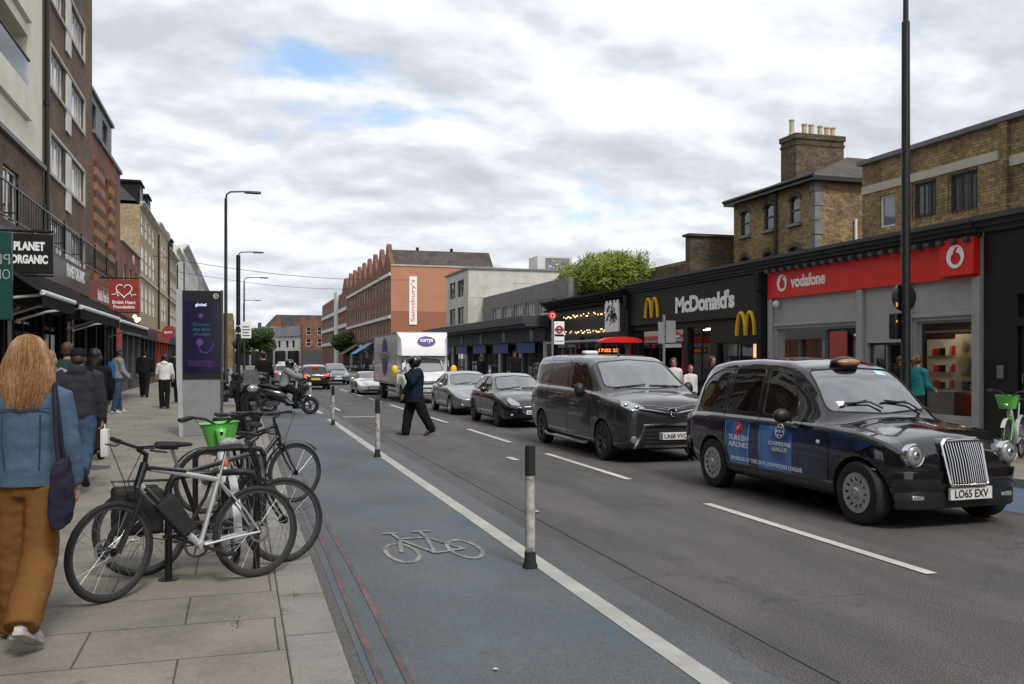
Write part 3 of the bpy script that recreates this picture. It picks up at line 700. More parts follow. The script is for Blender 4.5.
# teal glass advertising panel at the very left edge
t = thing('teal_panel', 'teal glass panel with reversed white letters at the left edge', 'sign', (-4.4,20,2.4), world=True)
b = MB(); b.box((-5.3,20.0,2.5),(-4.34,20.1,4.25)); b.build('panel', M['green_dk'], t, bevel=.01)
put_text('PL', lambda x, y, d: (-4.5-x, 19.99-d, 3.7+y), .26, .2, M['grey'], t); put_text('OR', lambda x, y, d: (-4.5-x, 19.99-d, 3.4+y), .26, .2, M['grey'], t)
b = MB(); b.box((-4.42,20.02,.12),(-4.36,20.08,2.5)); b.build('post', M['dgrey'], t)

# ---------------------------------------------------------------- right side
def interior(t, P, u0, u1, dep, z1, m='darkroom', back=None):
    b = MB(); pbox(b, P, u0, u1, -dep, -dep-.05, .1, z1); pbox(b, P, u0, u1, -dep, -.25, .1, .15)
    b.build('back_wall', M[back or m], t, smooth=False)
    b = MB(); r = random.Random(int(u0*10))
    for i in range(int((u1-u0)*1.2)):
        u = u0+.4+r.random()*(u1-u0-.8); d = 1.2+r.random()*(dep-1.6)
        pbox(b, P, u-.35, u+.35, -d-.04, -d+.04, z1-.14, z1-.1)
    return b.build('ceiling_lights', M['tube'], t, smooth=False)
for nm_, sd_, f_, a_, b_, h_, m_ in (('unseen_brick_terrace','L',LX,-30,7.9,12,'b_brown'),('unseen_brick_terrace','R',RXF,-30,4.9,9,'b_stock')):  # unseen rows added behind the camera for car reflections and shading
    t = thing(nm_, 'unseen brick terrace added for reflections behind the photographer on the ' + ('left' if sd_ == 'L' else 'right') + ' side of the street', 'building', (f_, a_, 0), world=True); P = Pm(sd_, f_)
    ops = [(a_+1.5+i*3.2, z, 1.3, 1.6) for i in range(11) for z in (4.6,7.2)]
    b = MB(); shell(b, P, a_, b_, 8, 0, h_, ops); b.build('wall', [M[m_], M[m_], M['mblack']], t, smooth=False)
    for o in ops: window(sd_, f_, *o, t)
# R0 black shop at the right edge
t = thing('black_shop', 'black painted shopfront with panelled door at the right edge', 'shop', (RXF,9,0), world=True)
b = MB(); ops = [(12.3,.14,1.15,2.2),(12.3,2.5,1.15,.45),(9.2,.5,2.6,2.5)]; shell(b, PR, 5, 14.25, 6, .1, 4.45, ops, rec=.12); b.build('wall', [M['black'], M['black'], M['mblack']], t, smooth=False)
window('R', RXF, 9.2, .5, 2.6, 2.5, t, 'm2', 'black', 'glassdk', .12, 'shop_window'); window('R', RXF, 12.3, 2.5, 1.15, .45, t, 'plain', 'black', 'glass', .12, 'fanlight')
b = MB(); pbox(b, PR, 12.32, 13.43, -.1, -.05, .14, 2.34)
for u, z in ((12.42,.3),(12.92,.3),(12.42,1.25),(12.92,1.25)): pbox(b, PR, u, u+.4, -.052, -.03, z, z+.8)
d = b.build('door', M['black'], t, bevel=.006)
b = MB(); pbox(b, PR, 12.74, 13.0, -.03, -.01, 1.15, 1.2); b.build('letter_plate', M['steel'], d); b = MB(); b.tube([PR(13.3,-.03,1.25),PR(13.3,.04,1.28),PR(13.3,.04,1.42),PR(13.3,-.03,1.45)], .012, 6); b.build('handle', M['chrome'], d)
cornice('cornice', PR, 5, 14.25, 4.2, .3, .35, M['dgrey'], t)
b = MB(); pbox(b, PR, 13.75, 13.9, .003, .04, 1.35, 1.6); b.build('entry_panel', M['steel'], t)
# R1 phone shop
t = thing('phone_shop', 'grey phone shop with bright red fascia and large windows', 'shop', (RXF,14.3,0), world=True)
ops = [(14.5,.5,1.62,2.03), (16.5,.14,1.2,1.95), (18.1,.5,3.3,2.03)]
b = MB(); shell(b, PR, 14.27, 21.78, 7, .1, 4.15, ops, rec=.15); b.v = b.v; 
b.f = b.f[:-1]; b.m = b.m[:-1]; b.build('shopfront', [M['grey'], M['grey'], M['mblack']], t, smooth=False)
for i, o in enumerate(ops): window('R', RXF, *o, t, 'plain' if i != 1 else 'm2', 'grey' if i != 1 else 'dgrey', 'glass_see', .15, 'shop_window' if i != 1 else 'door')
b = MB()
for u in (14.28, 16.2, 17.78, 21.5): pbox(b, PR, u, u+.2, .002, .09, .12, 3.35)
pbox(b, PR, 14.5, 16.19, .002, .05, 2.6, 2.68); pbox(b, PR, 18.0, 21.48, .002, .05, 2.6, 2.68); b.build('pilaster', M['grey'], t, bevel=.01)
interior(t, PR, 14.4, 21.6, 2.75, 2.75)
b = MB(); pbox(b, PR, 14.35, 21.68, .003, .1, 3.36, 4.1); fa = b.build('fascia', M['red'], t, smooth=False)
b = MB(); pbox(b, PR, 14.3, 15.2, .102, .22, 3.4, 4.13); b.build('emblem_panel', M['red'], t, bevel=.01)
def speech_mark(Pt, r, parent, nm='emblem'):
    b = MB(); n = 28; vs = []   # white disc ring with the comma shaped tail left open
    for i in range(n):
        a = 2*PI*i/n; vs += [Pt(r*math.cos(a), r*math.sin(a), .012), Pt(r*.56*math.cos(a)+r*.06, r*.52*math.sin(a)-r*.18, .012)]
    b.add(vs, [(2*i, 2*i+1, (2*i+3) % (2*n), (2*i+2) % (2*n)) for i in range(n)])
    b.tube([Pt(-.1*r,.3*r,.008), Pt(.05*r,.62*r,.008), Pt(.45*r,.85*r,.008)], [r*.16,r*.13,r*.02], 6, mi=1)
    return b.build(nm, [M['wsign'], M['red']], parent, smooth=False)
speech_mark(onR(RXF-.222, 14.75, 3.78), .235, t); speech_mark(onR(RXF-.102, 20.98, 3.75), .23, t)
put_text('vodafone', onR(RXF-.102, 19.85, 3.75), 1.46, .33, M['wsign'], t, bold=.03)
cornice('cornice', PR, 14.27, 21.8, 4.14, .34, .38, M['dgrey'], t, 4, True)
b = MB(); pbox(b, PR, 19.75, 21.3, -.42, -.38, .9, 2.5); po = b.build('poster', M['red'], t); speech_mark(onR(RXF+.375, 20.5, 1.95), .2, t, 'poster_emblem')
put_text('vodafone', onR(RXF+.375, 20.5, 1.62), .75, .14, M['wsign'], t, 'poster_lettering')
for y, z, c in ((15.2,.6,'red'),(16.2,.6,'wpaint'),(20.2,.6,'red')):
    b = MB(); pbox(b, PR, y, y+.7, -1.6, -1.1, .12, 1.0); pbox(b, PR, y+.05, y+.3, -1.4, -1.36, 1.0, 1.25); b.build('display_stand', M[c], t, bevel=.02)
b = MB(); b.ell(PR(21.25,.1,2.98+.22), (.1,.1,.1), 10, 6); b.build('alarm_box', M['wpaint'], t)
for k_, (y, c1_) in enumerate(((15.0,'tealc_p'),(15.9,'dred'),(16.7,'cream'))):     # portrait boards hanging in the right hand window
    b = MB(); pbox(b, PR, y, y+.6, -2.2, -2.16, 1.2, 2.3); pb = b.build('portrait_board', M.get(c1_, M['wood']), t)
    b = MB(); b.ell(PR(y+.3,-2.14,2.0), (.02,.11,.14), 12, 8); b.ell(PR(y+.3,-2.14,1.6), (.02,.2,.28), 12, 8); b.build('portrait', M['pot'], pb)
for k_ in range(5):
    b = MB(); u_ = 14.8+k_*1.35; pbox(b, PR, u_, u_+1.1, -2.7, -2.5, .12, 2.2)
    sh_ = b.build('shelf_unit', M['wood' if k_ % 2 else 'wpaint'], t)
    b = MB(); rr_ = random.Random(k_)
    for zz_ in (.6,1.0,1.4,1.8): 
        for q_ in range(5): pbox(b, PR, u_+.05+q_*.2, u_+.18+q_*.2, -2.48, -2.4, zz_, zz_+rr_.uniform(.12,.24), q_ % 3)
    b.build('boxed_stock', [M['red'], M['wpaint'], M['mblack']], sh_)
# R2 burger restaurant
t = thing('burger_restaurant', 'dark olive fronted burger restaurant with yellow arches either side of its white name', 'shop', (RXF,21.8,0), world=True)
ops = [(22.2,.3,2.4,1.9),(25.0,.14,1.5,2.6),(26.8,.3,3.9,2.45)]
b = MB(); shell(b, PR, 21.82, 31, 8, .1, 4.15, ops, rec=.15); b.f = b.f[:-1]; b.m = b.m[:-1]; b.build('shopfront', [M['mcd'], M['mcd'], M['mblack']], t, smooth=False)
for i, o in enumerate(ops): window('R', RXF, *o, t, 'm2', 'black', 'glass_see', .15, 'shop_window' if i != 1 else 'door')
interior(t, PR, 22, 30.8, 4.8, 2.9)
b = MB(); pbox(b, PR, 22.1, 30.9, .003, .1, 2.93, 4.1); b.build('fascia', M['mcd'], t, smooth=False)
put_text("McDonald's", onR(RXF-.102, 25.27, 3.5), 3.75, .56, M['wsign'], t, bold=.045, sp=.92)
for u_, z_, m_ in ((27.2,2.0,'litwarm'),(28.2,2.0,'menu'),(29.2,2.0,'menu')):
    b = MB(); pbox(b, PR, u_, u_+.85, -4.7, -4.65, 1.75, 2.3); b.build('menu_screen', mat('lit_menu_screen', (.3,.2,.1), .4, var=0, emit=(.9,.55,.25), es=.9), t)
b = MB(); pbox(b, PR, 27, 30.2, -3.9, -3.4, .12, 1.15); b.build('counter', M['wood'], t)
for k_ in range(3):
    b = MB(); u_ = 22.6+k_*2.9; b.lathe([(0,0),(.22,0),(.22,.02),(.03,.04),(.03,.72),(.35,.73),(.35,.76),(0,.76)], PR(u_,-1.3,.14), 'Z', 16); b.build('table', M['wood'], t)
    b = MB(); pbox(b, PR, u_+.5, u_+.9, -1.5, -1.1, .5, .56); pbox(b, PR, u_+.88, u_+.92, -1.5, -1.1, .56, 1.05); b.build('chair', M['yellow' if k_ % 2 else 'dred'], t)
def arches(u, zc, s):
    b = MB(); pts = []
    for k in (-1, 1):
        pts = [onR(RXF-.13, u, zc)(k*s*.36+s*.36*math.cos(a)*1.0, -s*.5+(s)*math.sin(a), 0) for a in [PI*i/14 for i in range(15)]]
        b.tube(pts, [.065*s/.65]*15, 8, sx=.7)
    return b.build('arches_emblem', M['yellow'], t)
arches(28.9, 3.5, .68); arches(22.75, 2.72, .66)
for u in (21.82, 30.75):
    b = MB(); pbox(b, PR, u, u+.24, .002, .22, .12, 4.0); pbox(b, PR, u-.01, u+.26, .002, .3, 3.6, 4.1); b.build('pilaster', M['mblack'], t, bevel=.015)
cornice('cornice', PR, 21.82, 31, 4.14, .34, .38, M['dgrey'], t, 4)
# R3 cinema-like black front
t = thing('dark_cinema', 'black corniced front with rows of lit bulbs spelling letters and a black and white poster', 'shop', (RXF,31,0), world=True)
ops = [(31.6,.3,2.4,2.3),(34.6,.14,1.6,2.5),(36.8,.3,2.8,2.3)]
b = MB(); shell(b, PR, 31.02, 40.3, 8, .1, 4.1, ops); b.build('wall', [M['black'], M['black'], M['mblack']], t, smooth=False)
for i, o in enumerate(ops): window('R', RXF, *o, t, 'm2', 'black', 'glassdk', .14, 'shop_window' if i != 1 else 'door')
cornice('cornice', PR, 31.02, 40.3, 3.95, .4, .45, M['mblack'], t, 4, True)
r = random.Random(4); b = MB()
for row in (3.55, 2.85):
    u = 32.9+(2.85 == row)*.0
    while u < 38.0:
        if r.random() < .86: b.ell(PR(u,.12,row+r.choice((-.05,0,.05))), (.03,.035,.03), 6, 4)
        u += .13 if r.random() < .8 else .3
b.build('bulb_letters', M['litbulb'], t)
b = MB(); pbox(b, PR, 31.3, 32.6, .3, .36, 2.75, 3.95); b.build('poster', M['wsign'], t)
b = MB()
for i in range(26):
    a = r.random()*6.28; u = 31.95+.5*math.cos(a)*r.random(); z = 3.35+.48*math.sin(a)*r.random()
    b.tube([PR(u,.37,z), PR(u+r.uniform(-.15,.15),.37,z+r.uniform(-.15,.15)), PR(u+r.uniform(-.2,.2),.37,z+r.uniform(-.2,.2))], .02, 4)
b.build('poster_drawing', M['mblack'], t)
# R4 blue fronted discount row with canopy
t = thing('blue_store', 'blue fronted store under a long flat grey canopy with a set back upper storey', 'shop', (RXF,40.3,0), world=True)
b = MB(); ops = [(41+i*3.9,.4,3.2,2.1) for i in range(6)]; shell(b, PR, 40.32, 64.5, 6, .1, 3.7, ops); b.build('wall', [M['dgrey'], M['conc'], M['mblack']], t, smooth=False)
for i, o in enumerate(ops): window('R', RXF, *o, t, 'm3', 'dgrey', 'glassdk' if i % 2 else 'glass', .14, 'shop_window')
b = MB(); pbox(b, PR, 40.5, 64.3, .003, .12, 2.55, 3.2); b.build('fascia', M['navy'], t)
for i in range(5):
    b = MB(); pbox(b, PR, 42+i*4.6, 45+i*4.6, .122, .15, 2.0, 2.5); b.build('blue_panel', M['blue'], t)
    b = MB(); b.lathe([(.01,0),(.3,0),(.3,.05),(.01,.05)], PR(42.5+i*4.9,.16,2.88), 'X', 16); b.build('roundel', M['stone'], t)
for i in range(6):
    b = MB(); pbox(b, PR, 40.5+i*3.9, 40.85+i*3.9, .002, .1, .12, 2.55); b.build('pier', M['stone'], t, bevel=.01)
b = MB(); pbox(b, PR, 40.2, 64.5, -.2, 1.2, 3.22, 3.34); pbox(b, PR, 40.2, 64.5, 0, 1.35, 3.34, 3.75); b.build('canopy', M['dgrey'], t, bevel=.02)
b = MB(); P = Pm('R', 15.); ops = [(41+i*2.2,4.0,1.7,.75) for i in range(6)]; shell(b, P, 40.3, 56, 6, 3.7, 5.62, ops, topmi=1); b.build('upper_storey', [M['conc'], M['conc'], M['mblack']], t, smooth=False)
for o in ops: window('R', 15., *o, t, 'm4', 'wpaint', 'glass2')
# R5 white building
t = thing('white_building', 'plain off white building with dark window pairs and a small rooftop box', 'building', (RXF,56,0), world=True)
ops = [(57.2,4.0,1.8,1.1),(59.6,4.0,1.8,1.1),(57.2,5.8,1.8,1.1),(59.6,5.8,1.8,1.1)]
b = MB(); shell(b, PR, 56.02, 62.4, 9, 3.7, 7.45, ops, topmi=0); b.build('wall', [M['stained'], M['stained'], M['mblack']], t, smooth=False)
for o in ops: window('R', RXF, *o, t, 'm2', 'dgrey')
b = MB(); b.box((13.9,55.9,7.45),(23,62.5,7.57)); b.build('coping', M['conc'], t)
b = MB(); ops = [(17.0,5.9,1.2,.7),(20.0,6.1,1.8,.6)]; shell(b, Pm('S',56), RXF+.01, 23, .3, 5.62, 7.44, ops); b.build('side_wall', [M['stained'], M['stained'], M['mblack']], t, smooth=False)
for o in ops: window('S', 56, *o, t, 'm2', 'dgrey')
b = MB(); b.box((20,60,7.5),(22.6,62,8.95)); rb = b.build('rooftop_box', M['white'], t, bevel=.02); b = MB(); b.box((20.6,59.95,7.8),(22.4,59.99,8.8)); b.build('drawing_panel', M['conc'], rb)
r = random.Random(9); b = MB()
for i in range(14): 
    x, z = 20.8+r.random()*1.5, 7.95+r.random()*.7; b.tube([(x,59.93,z),(x+r.uniform(-.25,.25),59.93,z+r.uniform(-.2,.2))], .03, 4)
b.build('drawing', M['wpaint'], rb)
# R6 supermarket block: row of gables, orange gable end
t = thing('supermarket_block', 'red brick block with a row of pointed gables and an orange end wall', 'building', (RXF,87,0), world=True)
y0, y1 = 87, 124; ng = 8; gw = (y1-y0)/ng; ops = []
for i in range(ng):
    for z, h in ((3.9,1.5),(6.0,1.5),(8.1,1.5)): ops += [(y0+i*gw+.6, z, 1.1, h), (y0+i*gw+2.6, z, 1.1, h)]
b = MB(); facade(b, PR, y0, y1, .1, 10.1, ops); b.add([PR(y0,-.16,0),PR(y1,-.16,0),PR(y1,-.16,10),PR(y0,-.16,10)], [(0,1,2,3)], 1); b.add([PR(y1,0,0),PR(y1,-8,0),PR(y1,-8,11),PR(y1,0,11)], [(0,1,2,3)]); 
b.build('wall', [M['b_red'], M['mblack']], t, smooth=False)
for o in ops: window('R', RXF, *o, t, 'sash')
b = MB(); 
for i in range(ng):
    u = y0+i*gw; pl = [(u,10.1),(u+gw,10.1),(u+gw-.15,11.0),(u+gw*.5+1.0,11.9),(u+gw*.5+.45,12.9),(u+gw*.5,13.1),(u+gw*.5-.45,12.9),(u+gw*.5-1.0,11.9),(u+.15,11.0)]; b.prism(pl, PR, .003, -.4)
b.build('gables', M['b_red'], t, smooth=False)
b = MB()
for z in (5.6, 9.75): pbox(b, PR, y0, y1, .003, .15, z, z+.3)
b.build('white_band', M['white'], t, smooth=False)
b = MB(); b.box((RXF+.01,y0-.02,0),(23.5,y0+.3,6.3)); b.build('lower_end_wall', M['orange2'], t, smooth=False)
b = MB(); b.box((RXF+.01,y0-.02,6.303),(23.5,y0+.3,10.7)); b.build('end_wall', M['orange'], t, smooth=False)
for i in range(ng):
    u = y0+i*gw; b = MB(); x0_ = RXF+.42; b.add([(x0_,u+.02,10.72),(24.4,u+.02,10.72),(24.4,u+gw*.42,12.5),(x0_,u+gw*.42,12.5),(x0_,u+gw*.58,12.5),(24.4,u+gw*.58,12.5),(24.4,u+gw-.02,10.72),(x0_,u+gw-.02,10.72)], [(0,1,2,3),(3,2,5,4),(4,5,6,7),(1,6,5,2)]); b.build('roof', M['tile'], t, smooth=False)
b = MB(); b.box((RXF,y0-.1,10.7),(24.6,y0+.4,10.85)); b.build('coping', M['stone'], t)
for x in (17,20.5):
    b = MB(); b.cyl((x,y0+2,12.3),(x,y0+2,12.8),.16,8); b.build('roof_vent', M['black'], t)
b = MB(); b.box((15.8,y0-.12,5.0),(16.55,y0-.03,9.7)); sg = b.build('vertical_sign', M['wsign'], t)
put_text("Sainsbury's", lambda x, y, d: (16.18-y, y0-.125-d, 7.35+x), 4.1, .52, M['flame'], sg, bold=.01)
P3 = PR
b = MB(); ops=[(88+i*4.5,.3,3.6,2.3) for i in range(8)]
pbox(b, PR, y0, y1, .003, .3, .1, 3.5); b.build('shop_row', M['mblack'], t, smooth=False)
for i in range(8):
    b = MB(); pbox(b, PR, 87.6+i*4.6, 91.2+i*4.6, .302, .32, .5, 2.5); b.build('shop_window', M['glass' if i % 2 else 'glass2'], t, smooth=False)
    b = MB(); pbox(b, PR, 87.5+i*4.6, 91.8+i*4.6, .302, .36, 2.7, 3.3); b.build('shop_fascia', M[['navy','dred','black','green_dk','wpaint','dgrey','red','blue'][i]], t, smooth=False)
for k, (u, c, lab) in enumerate(((96,'blue','sloping blue awning on the supermarket block'),(108,'dgrey','sloping grey awning further along the supermarket block'))):
    b = MB(); b.prism([(u,0),(u+5,0)] and [(u,3.3),(u+5,3.3),(u+5,3.25),(u,3.25)], PR, .4, .45); b.add([PR(u,.4,3.4),PR(u+5,.4,3.4),PR(u+5,2.3,2.2),PR(u,2.3,2.2)], [(0,1,2,3)])
    o = b.build('awning', M[c] if c != 'blue' else mat('light_blue_canvas', (.12,.28,.5), .8), smooth=False); tag(o, lab, 'awning')
# R7 brick block with pale strips, then R8
t = thing('banded_brick_block', 'tall red brick block with white bands beyond the gabled block', 'building', (RXF,124,0), world=True)
ops = [(126+i*4, z, 1.6, 1.4) for i in range(9) for z in (4.4,6.7,8.9)]
b = MB(); shell(b, PR, 124.02, 163, 9, .1, 11.0, ops); b.build('wall', [M['b_red'], M['slate'], M['mblack']], t, smooth=False)
for o in ops: window('R', RXF, *o, t)
b = MB(); 
for z in (3.7,6.0,8.3): pbox(b, PR, 124, 163, .003, .2, z, z+.5)
pbox(b, PR, 135, 139, .003, .3, .1, 11.6); b.build('white_band', M['white'], t, smooth=False)
b = MB(); b.prism([(124,11),(132,11),(129,12.9),(127,12.9)], PR, -.1, -8); b.build('gable', M['b_red'], t, smooth=False)
t = thing('brick_mansions', 'red brick mansion block with stepped gables closing the street in the distance', 'building', (10,205,0), world=True)
P = Pm('S', 215); ops = [(6.5+i*2.4, z, 1.0, 1.7) for i in range(6) for z in (4.0,6.5)]
b = MB(); shell(b, P, 5.6, 21, 12, 0, 9.2, ops, topmi=1); b.build('wall', [M['b_red'], M['slate'], M['mblack']], t, smooth=False)
for o in ops: window('S', 215, *o, t)
b = MB()
for x, w in ((6.5,4),(11.5,5),(17,3.5)): b.prism([(x,9.2),(x+w,9.2),(x+w*.8,10.1),(x+w*.65,10.3),(x+w*.6,11.2),(x+w*.4,11.2),(x+w*.35,10.3),(x+w*.2,10.1)], P, .01, -1)
b.build('gables', M['b_red'], t, smooth=False)
b = MB(); 
for z in (3.6,6.1,8.7): pbox(b, P, 5.6, 21, .003, .15, z, z+.25)
b.build('string_course', M['stone'], t, smooth=False)
b = MB(); b.prism([(5.6,9.2),(21,9.2),(19,11.8),(8,11.8)], P, -1, -11); b.build('roof', M['slate'], t, smooth=False)
# far white row with slate roofs, turned to follow the bend
t = thing('brick_mansions', 'red brick block with stepped gables just right of the far white row', 'building', (12.5,191,0), world=True)
P = Pm('S', 191); ops = [(13.2+i*2.2, z, .9, 1.5) for i in range(5) for z in (4.2,6.6)]
b = MB(); shell(b, P, 12.5, 24, 12, 0, 8.6, ops, topmi=1); b.build('wall', [M['b_red'], M['slate'], M['mblack']], t, smooth=False)
for o in ops: window('S', 191, *o, t)
b = MB(); b.prism([(12.5,8.6),(17,8.6),(16,9.6),(15.3,9.8),(15.0,10.6),(14.4,10.6),(14.1,9.8),(13.4,9.6)], P, .01, -1); b.build('gable', M['b_red'], t, smooth=False)
b = MB(); pbox(b, P, 12.5, 24, .003, .4, 0, 3.4); b.build('shop_row', M['dgrey'], t, smooth=False)
t = thing('white_cottage_row', 'low white row of houses with slate roofs where the street bends left', 'building', (0,0,0))
t.location = (12.2,196,0); t.rotation_euler = (0,0,R(13)); b = MB(); P = Pm('R', 0)
n = 9; ops = [(2+i*5.2+k*2.2, 4.2, 1.0, 1.6) for i in range(n) for k in range(2)]
P = lambda u, w, z: (-u*.28-w*.9, u, z)
b = MB(); ops = [(2+i*5.5+k*2.4, 4.0, 1.1, 1.5) for i in range(n) for k in range(2)]
facade(b, P, 0, 50, 0, 6.4, ops, .2); b.add([P(0,0,0),P(0,-9,0),P(0,-9,6.4),P(0,0,6.4)], [(0,1,2,3)]); b.add([P(0,-.22,0),P(50,-.22,0),P(50,-.22,6.4),P(0,-.22,6.4)], [(0,1,2,3)], 1); b.build('wall', [M['white'], M['mblack']], t, smooth=False)
b = MB(); b.add([P(-.3,.4,6.4),P(50,.4,6.4),P(50,-4.5,8.8),P(-.3,-4.5,8.8),P(50,-9,6.4),P(-.3,-9,6.4)], [(0,1,2,3),(3,2,4,5),(0,3,5)]); b.build('roof', M['slate'], t, smooth=False)
for i in range(5):
    b = MB(); b.box(P(3+i*10,-4,8), P(4.2+i*10,-5,10)); b.build('chimney', M['b_dkstock'], t)
b = MB(); 
for i in range(10): b.box(P(i*5+.1,.3,0), P(i*5+4.6,.05,3.3))
b.build('shop_fascias', M['mblack'], t)
t = thing('corner_block', 'dark brick corner block where the left terrace meets the bend', 'building', (-1.2,168,0), world=True)
P = Pm('L', -1.2); ops = [(169+i*3.2, z, 1.2, 1.7) for i in range(10) for z in (4.6,7.4)]; b = MB(); shell(b, P, 166, 203, 9, 0, 9.6, ops); b.build('wall', [M['b_dkstock'], M['slate'], M['mblack']], t, smooth=False)
for o in ops: window('L', -1.2, *o, t)
b = MB(); b.box((-10,165.7,0),(-1.2,165.98,9.6)); b.build('end_wall', M['b_stock'], t, smooth=False)
b = MB(); pbox(b, P, 166, 203, .003, .2, .1, 3.5); b.build('shop_row', M['dgrey'], t, smooth=False)
t = thing('distant_terrace', 'dark distant terrace filling the street end behind the trees', 'building', (-2,262,0), world=True)
b = MB(); P = Pm('S',262); ops = [(-8+i*2.6, z, 1.1, 1.6) for i in range(9) for z in (4.5,7.2)]; shell(b, P, -9, 16, 9, 0, 9.4, ops); b.build('wall', [M['b_dkstock'], M['slate'], M['mblack']], t, smooth=False)
for o in ops: window('S', 262, *o, t)

# back row on the right: brick house with chimney
HX, HY0, HY1, HE = 19.0, 26.7, 32.05, 8.0
t = thing('brick_house', 'yellow stock brick house with arched sash windows, hipped roof and a broad chimney stack', 'building', (HX,HY0,0), world=True)
P = Pm('R', HX); ops = []
for i in range(3):
    ops += [(27.59+i*1.65, 6.55, .62, .95), (27.59+i*1.65, 4.75, .62, .95)]
b = MB(); shell(b, P, HY0, HY1, 9, 0, HE, ops, rec=.12, topmi=1); b.build('wall', [M['b_stock'], M['b_stock'], M['mblack']], t, smooth=False)
for o in ops:
    window('R', HX, *o, t, 'sash', 'dgrey', rec=.12)
    b = MB(); u, z, w, h = o; pts = [(u-.12+0, z+h-.12)]+[(u+w/2-(w/2+.12)*math.cos(a), z+h-.1+.3*math.sin(a)) for a in [PI*k/10 for k in range(11)]]+[(u+w+.12, z+h-.12)]
    inn = [(u+w/2+(w/2)*math.cos(a), z+h-.12+.14*math.sin(a)) for a in [PI*k/10 for k in range(11)]]
    b.prism(pts+[(u+w, z+h-.12)]+inn+[(u, z+h-.12)], P, .004, .03); b.build('window_arch', M['b_dkstock'], t, smooth=False)
    b = MB(); pbox(b, P, u-.1, u+w+.1, .002, .1, z-.1, z); b.build('sill', M['conc'], t)
b = MB()
for k in range(16): pbox(b, P, HY0-.02, HY0+(.32 if k % 2 else .2), .003, .025, k*.5+.02, k*.5+.48); 
for k in range(16): b.box((HX-.02,HY0-.025,k*.5+.02),(HX+(.2 if k % 2 else .32),HY0-.002,k*.5+.48))
b.build('quoins', M['conc'], t, smooth=False)
b = MB(); e = .25; z0 = HE; rz = 9.45
x0, x1, ya, yb = HX-e, HX+9+e, HY0-e, HY1+e; rx0, rx1, ry = HX+3.3, HX+6, (HY0+HY1)/2
b.add([(x0,ya,z0),(x1,ya,z0),(x1,yb,z0),(x0,yb,z0),(rx0,ry,rz),(rx1,ry,rz)], [(0,1,5,4),(1,2,5),(2,3,4,5),(3,0,4)]); b.add([(x0,ya,z0-.002),(x1,ya,z0-.002),(x1,yb,z0-.002),(x0,yb,z0-.002)], [(0,1,2,3)])
b.build('roof', M['tile'], t, smooth=False)
b = MB(); b.box((x0-.05,ya-.05,z0-.16),(x1,yb+.05,z0-.01)); b.tube([(x0-.08,ya-.1,z0),(x0-.08,yb,z0)], .07, 8); b.build('gutter', M['black'], t)
b = MB(); b.tube([(HX-.07,29.0,0),(HX-.07,29.0,8)], .05, 8); b.build('downpipe', M['black'], t); b = MB(); b.tube([(HX+1.6,HY0-.07,2),(HX+1.6,HY0-.07,6.5),(HX+1.6,HY0-.07,6.6)], .05, 8); b.build('waste_pipe', M['wpaint'], t)
b = MB(); b.box((19.95,29.2,8.0),(22.05,30.2,9.98)); b.box((19.9,29.15,9.98),(22.1,30.25,10.18)); b.box((19.92,29.17,9.75),(22.08,30.23,9.84)); ch = b.build('chimney', M['b_dkstock'], t, smooth=False)
for x, h in ((20.1,.62),(20.65,.5),(20.95,.5),(21.35,.48),(21.65,.45),(21.92,.45)):
    b = MB(); b.lathe([(.13,0),(.12,.1),(.095,.13),(.09,h-.07),(.115,h-.05),(.11,h),(.08,h)], (x,29.7,10.18), 'Z', 12); b.build('chimney_pot', M['pot'], ch)
# flat brick building at right
t = thing('flat_roofed_brick_building', 'brown stock brick building with stone band and barred windows behind the phone shop', 'building', (17,16,0), world=True)
P = Pm('R', 17); ops = [(20.35,5.34,.62,.88),(18.85,5.4,.75,.9),(17.5,5.36,.85,.95),(13.5,5.4,1,.95)]
b = MB(); shell(b, P, 8, 21.7, 8, 0, 7.22, ops, rec=.12); b.build('wall', [M['b_stock'], M['b_stock'], M['mblack']], t, smooth=False)
for i, o in enumerate(ops):
    window('R', 17, *o, t, 'plain' if i == 0 else 'm3', 'wpaint' if i == 0 else 'dgrey', 'glass2', rec=.12)
    if i:
        b = MB(); u, z, w, h = o
        for k in range(8): q = u-.03+k*(w+.06)/7; b.tube([P(q,.01,z-.02),P(q,.06,z),P(q,.06,z+h),P(q,.01,z+h+.02)], .010, 5)
        for zz_ in (z, z+h*.33, z+h*.66, z+h): pbox(b, P, u-.04, u+w+.04, .055, .07, zz_, zz_+.02)
        b.build('window_bars', M['black'], t)
b = MB(); pbox(b, P, 16.8, 21.7, .002, .03, 6.38, 6.6); pbox(b, P, 8, 16.55, .002, .03, 6.16, 6.4); b.build('stone_band', M['stone'], t, smooth=False)
b = MB(); pbox(b, P, 8, 21.8, -.4, .12, 7.22, 7.34); b.build('coping', M['lead'], t)
b = MB(); pbox(b, P, 16.55, 16.8, .001, .1, 0, 7.2); b.build('brick_pier', M['b_stock'], t, smooth=False)
# low parapet walls behind the restaurant
b = MB(); b.box((17.5,32.9,0),(26,33.3,6.7)); b.box((17.5,33.3,0),(17.9,39,5.6)); b.box((17.4,32.8,6.7),(26,33.4,6.8)); t = b.build('parapet_wall', [M['b_dkstock']], smooth=False); tag(t, 'sooty brick parapet wall between the hedge and the brick house', 'wall')
b = MB(); b.box((18.2,33.3,3),(24,38,5.9)); t = b.build('rooftop_wall', M['b_stock'], smooth=False); tag(t, 'low stock brick rooftop structure behind the hedge', 'wall')

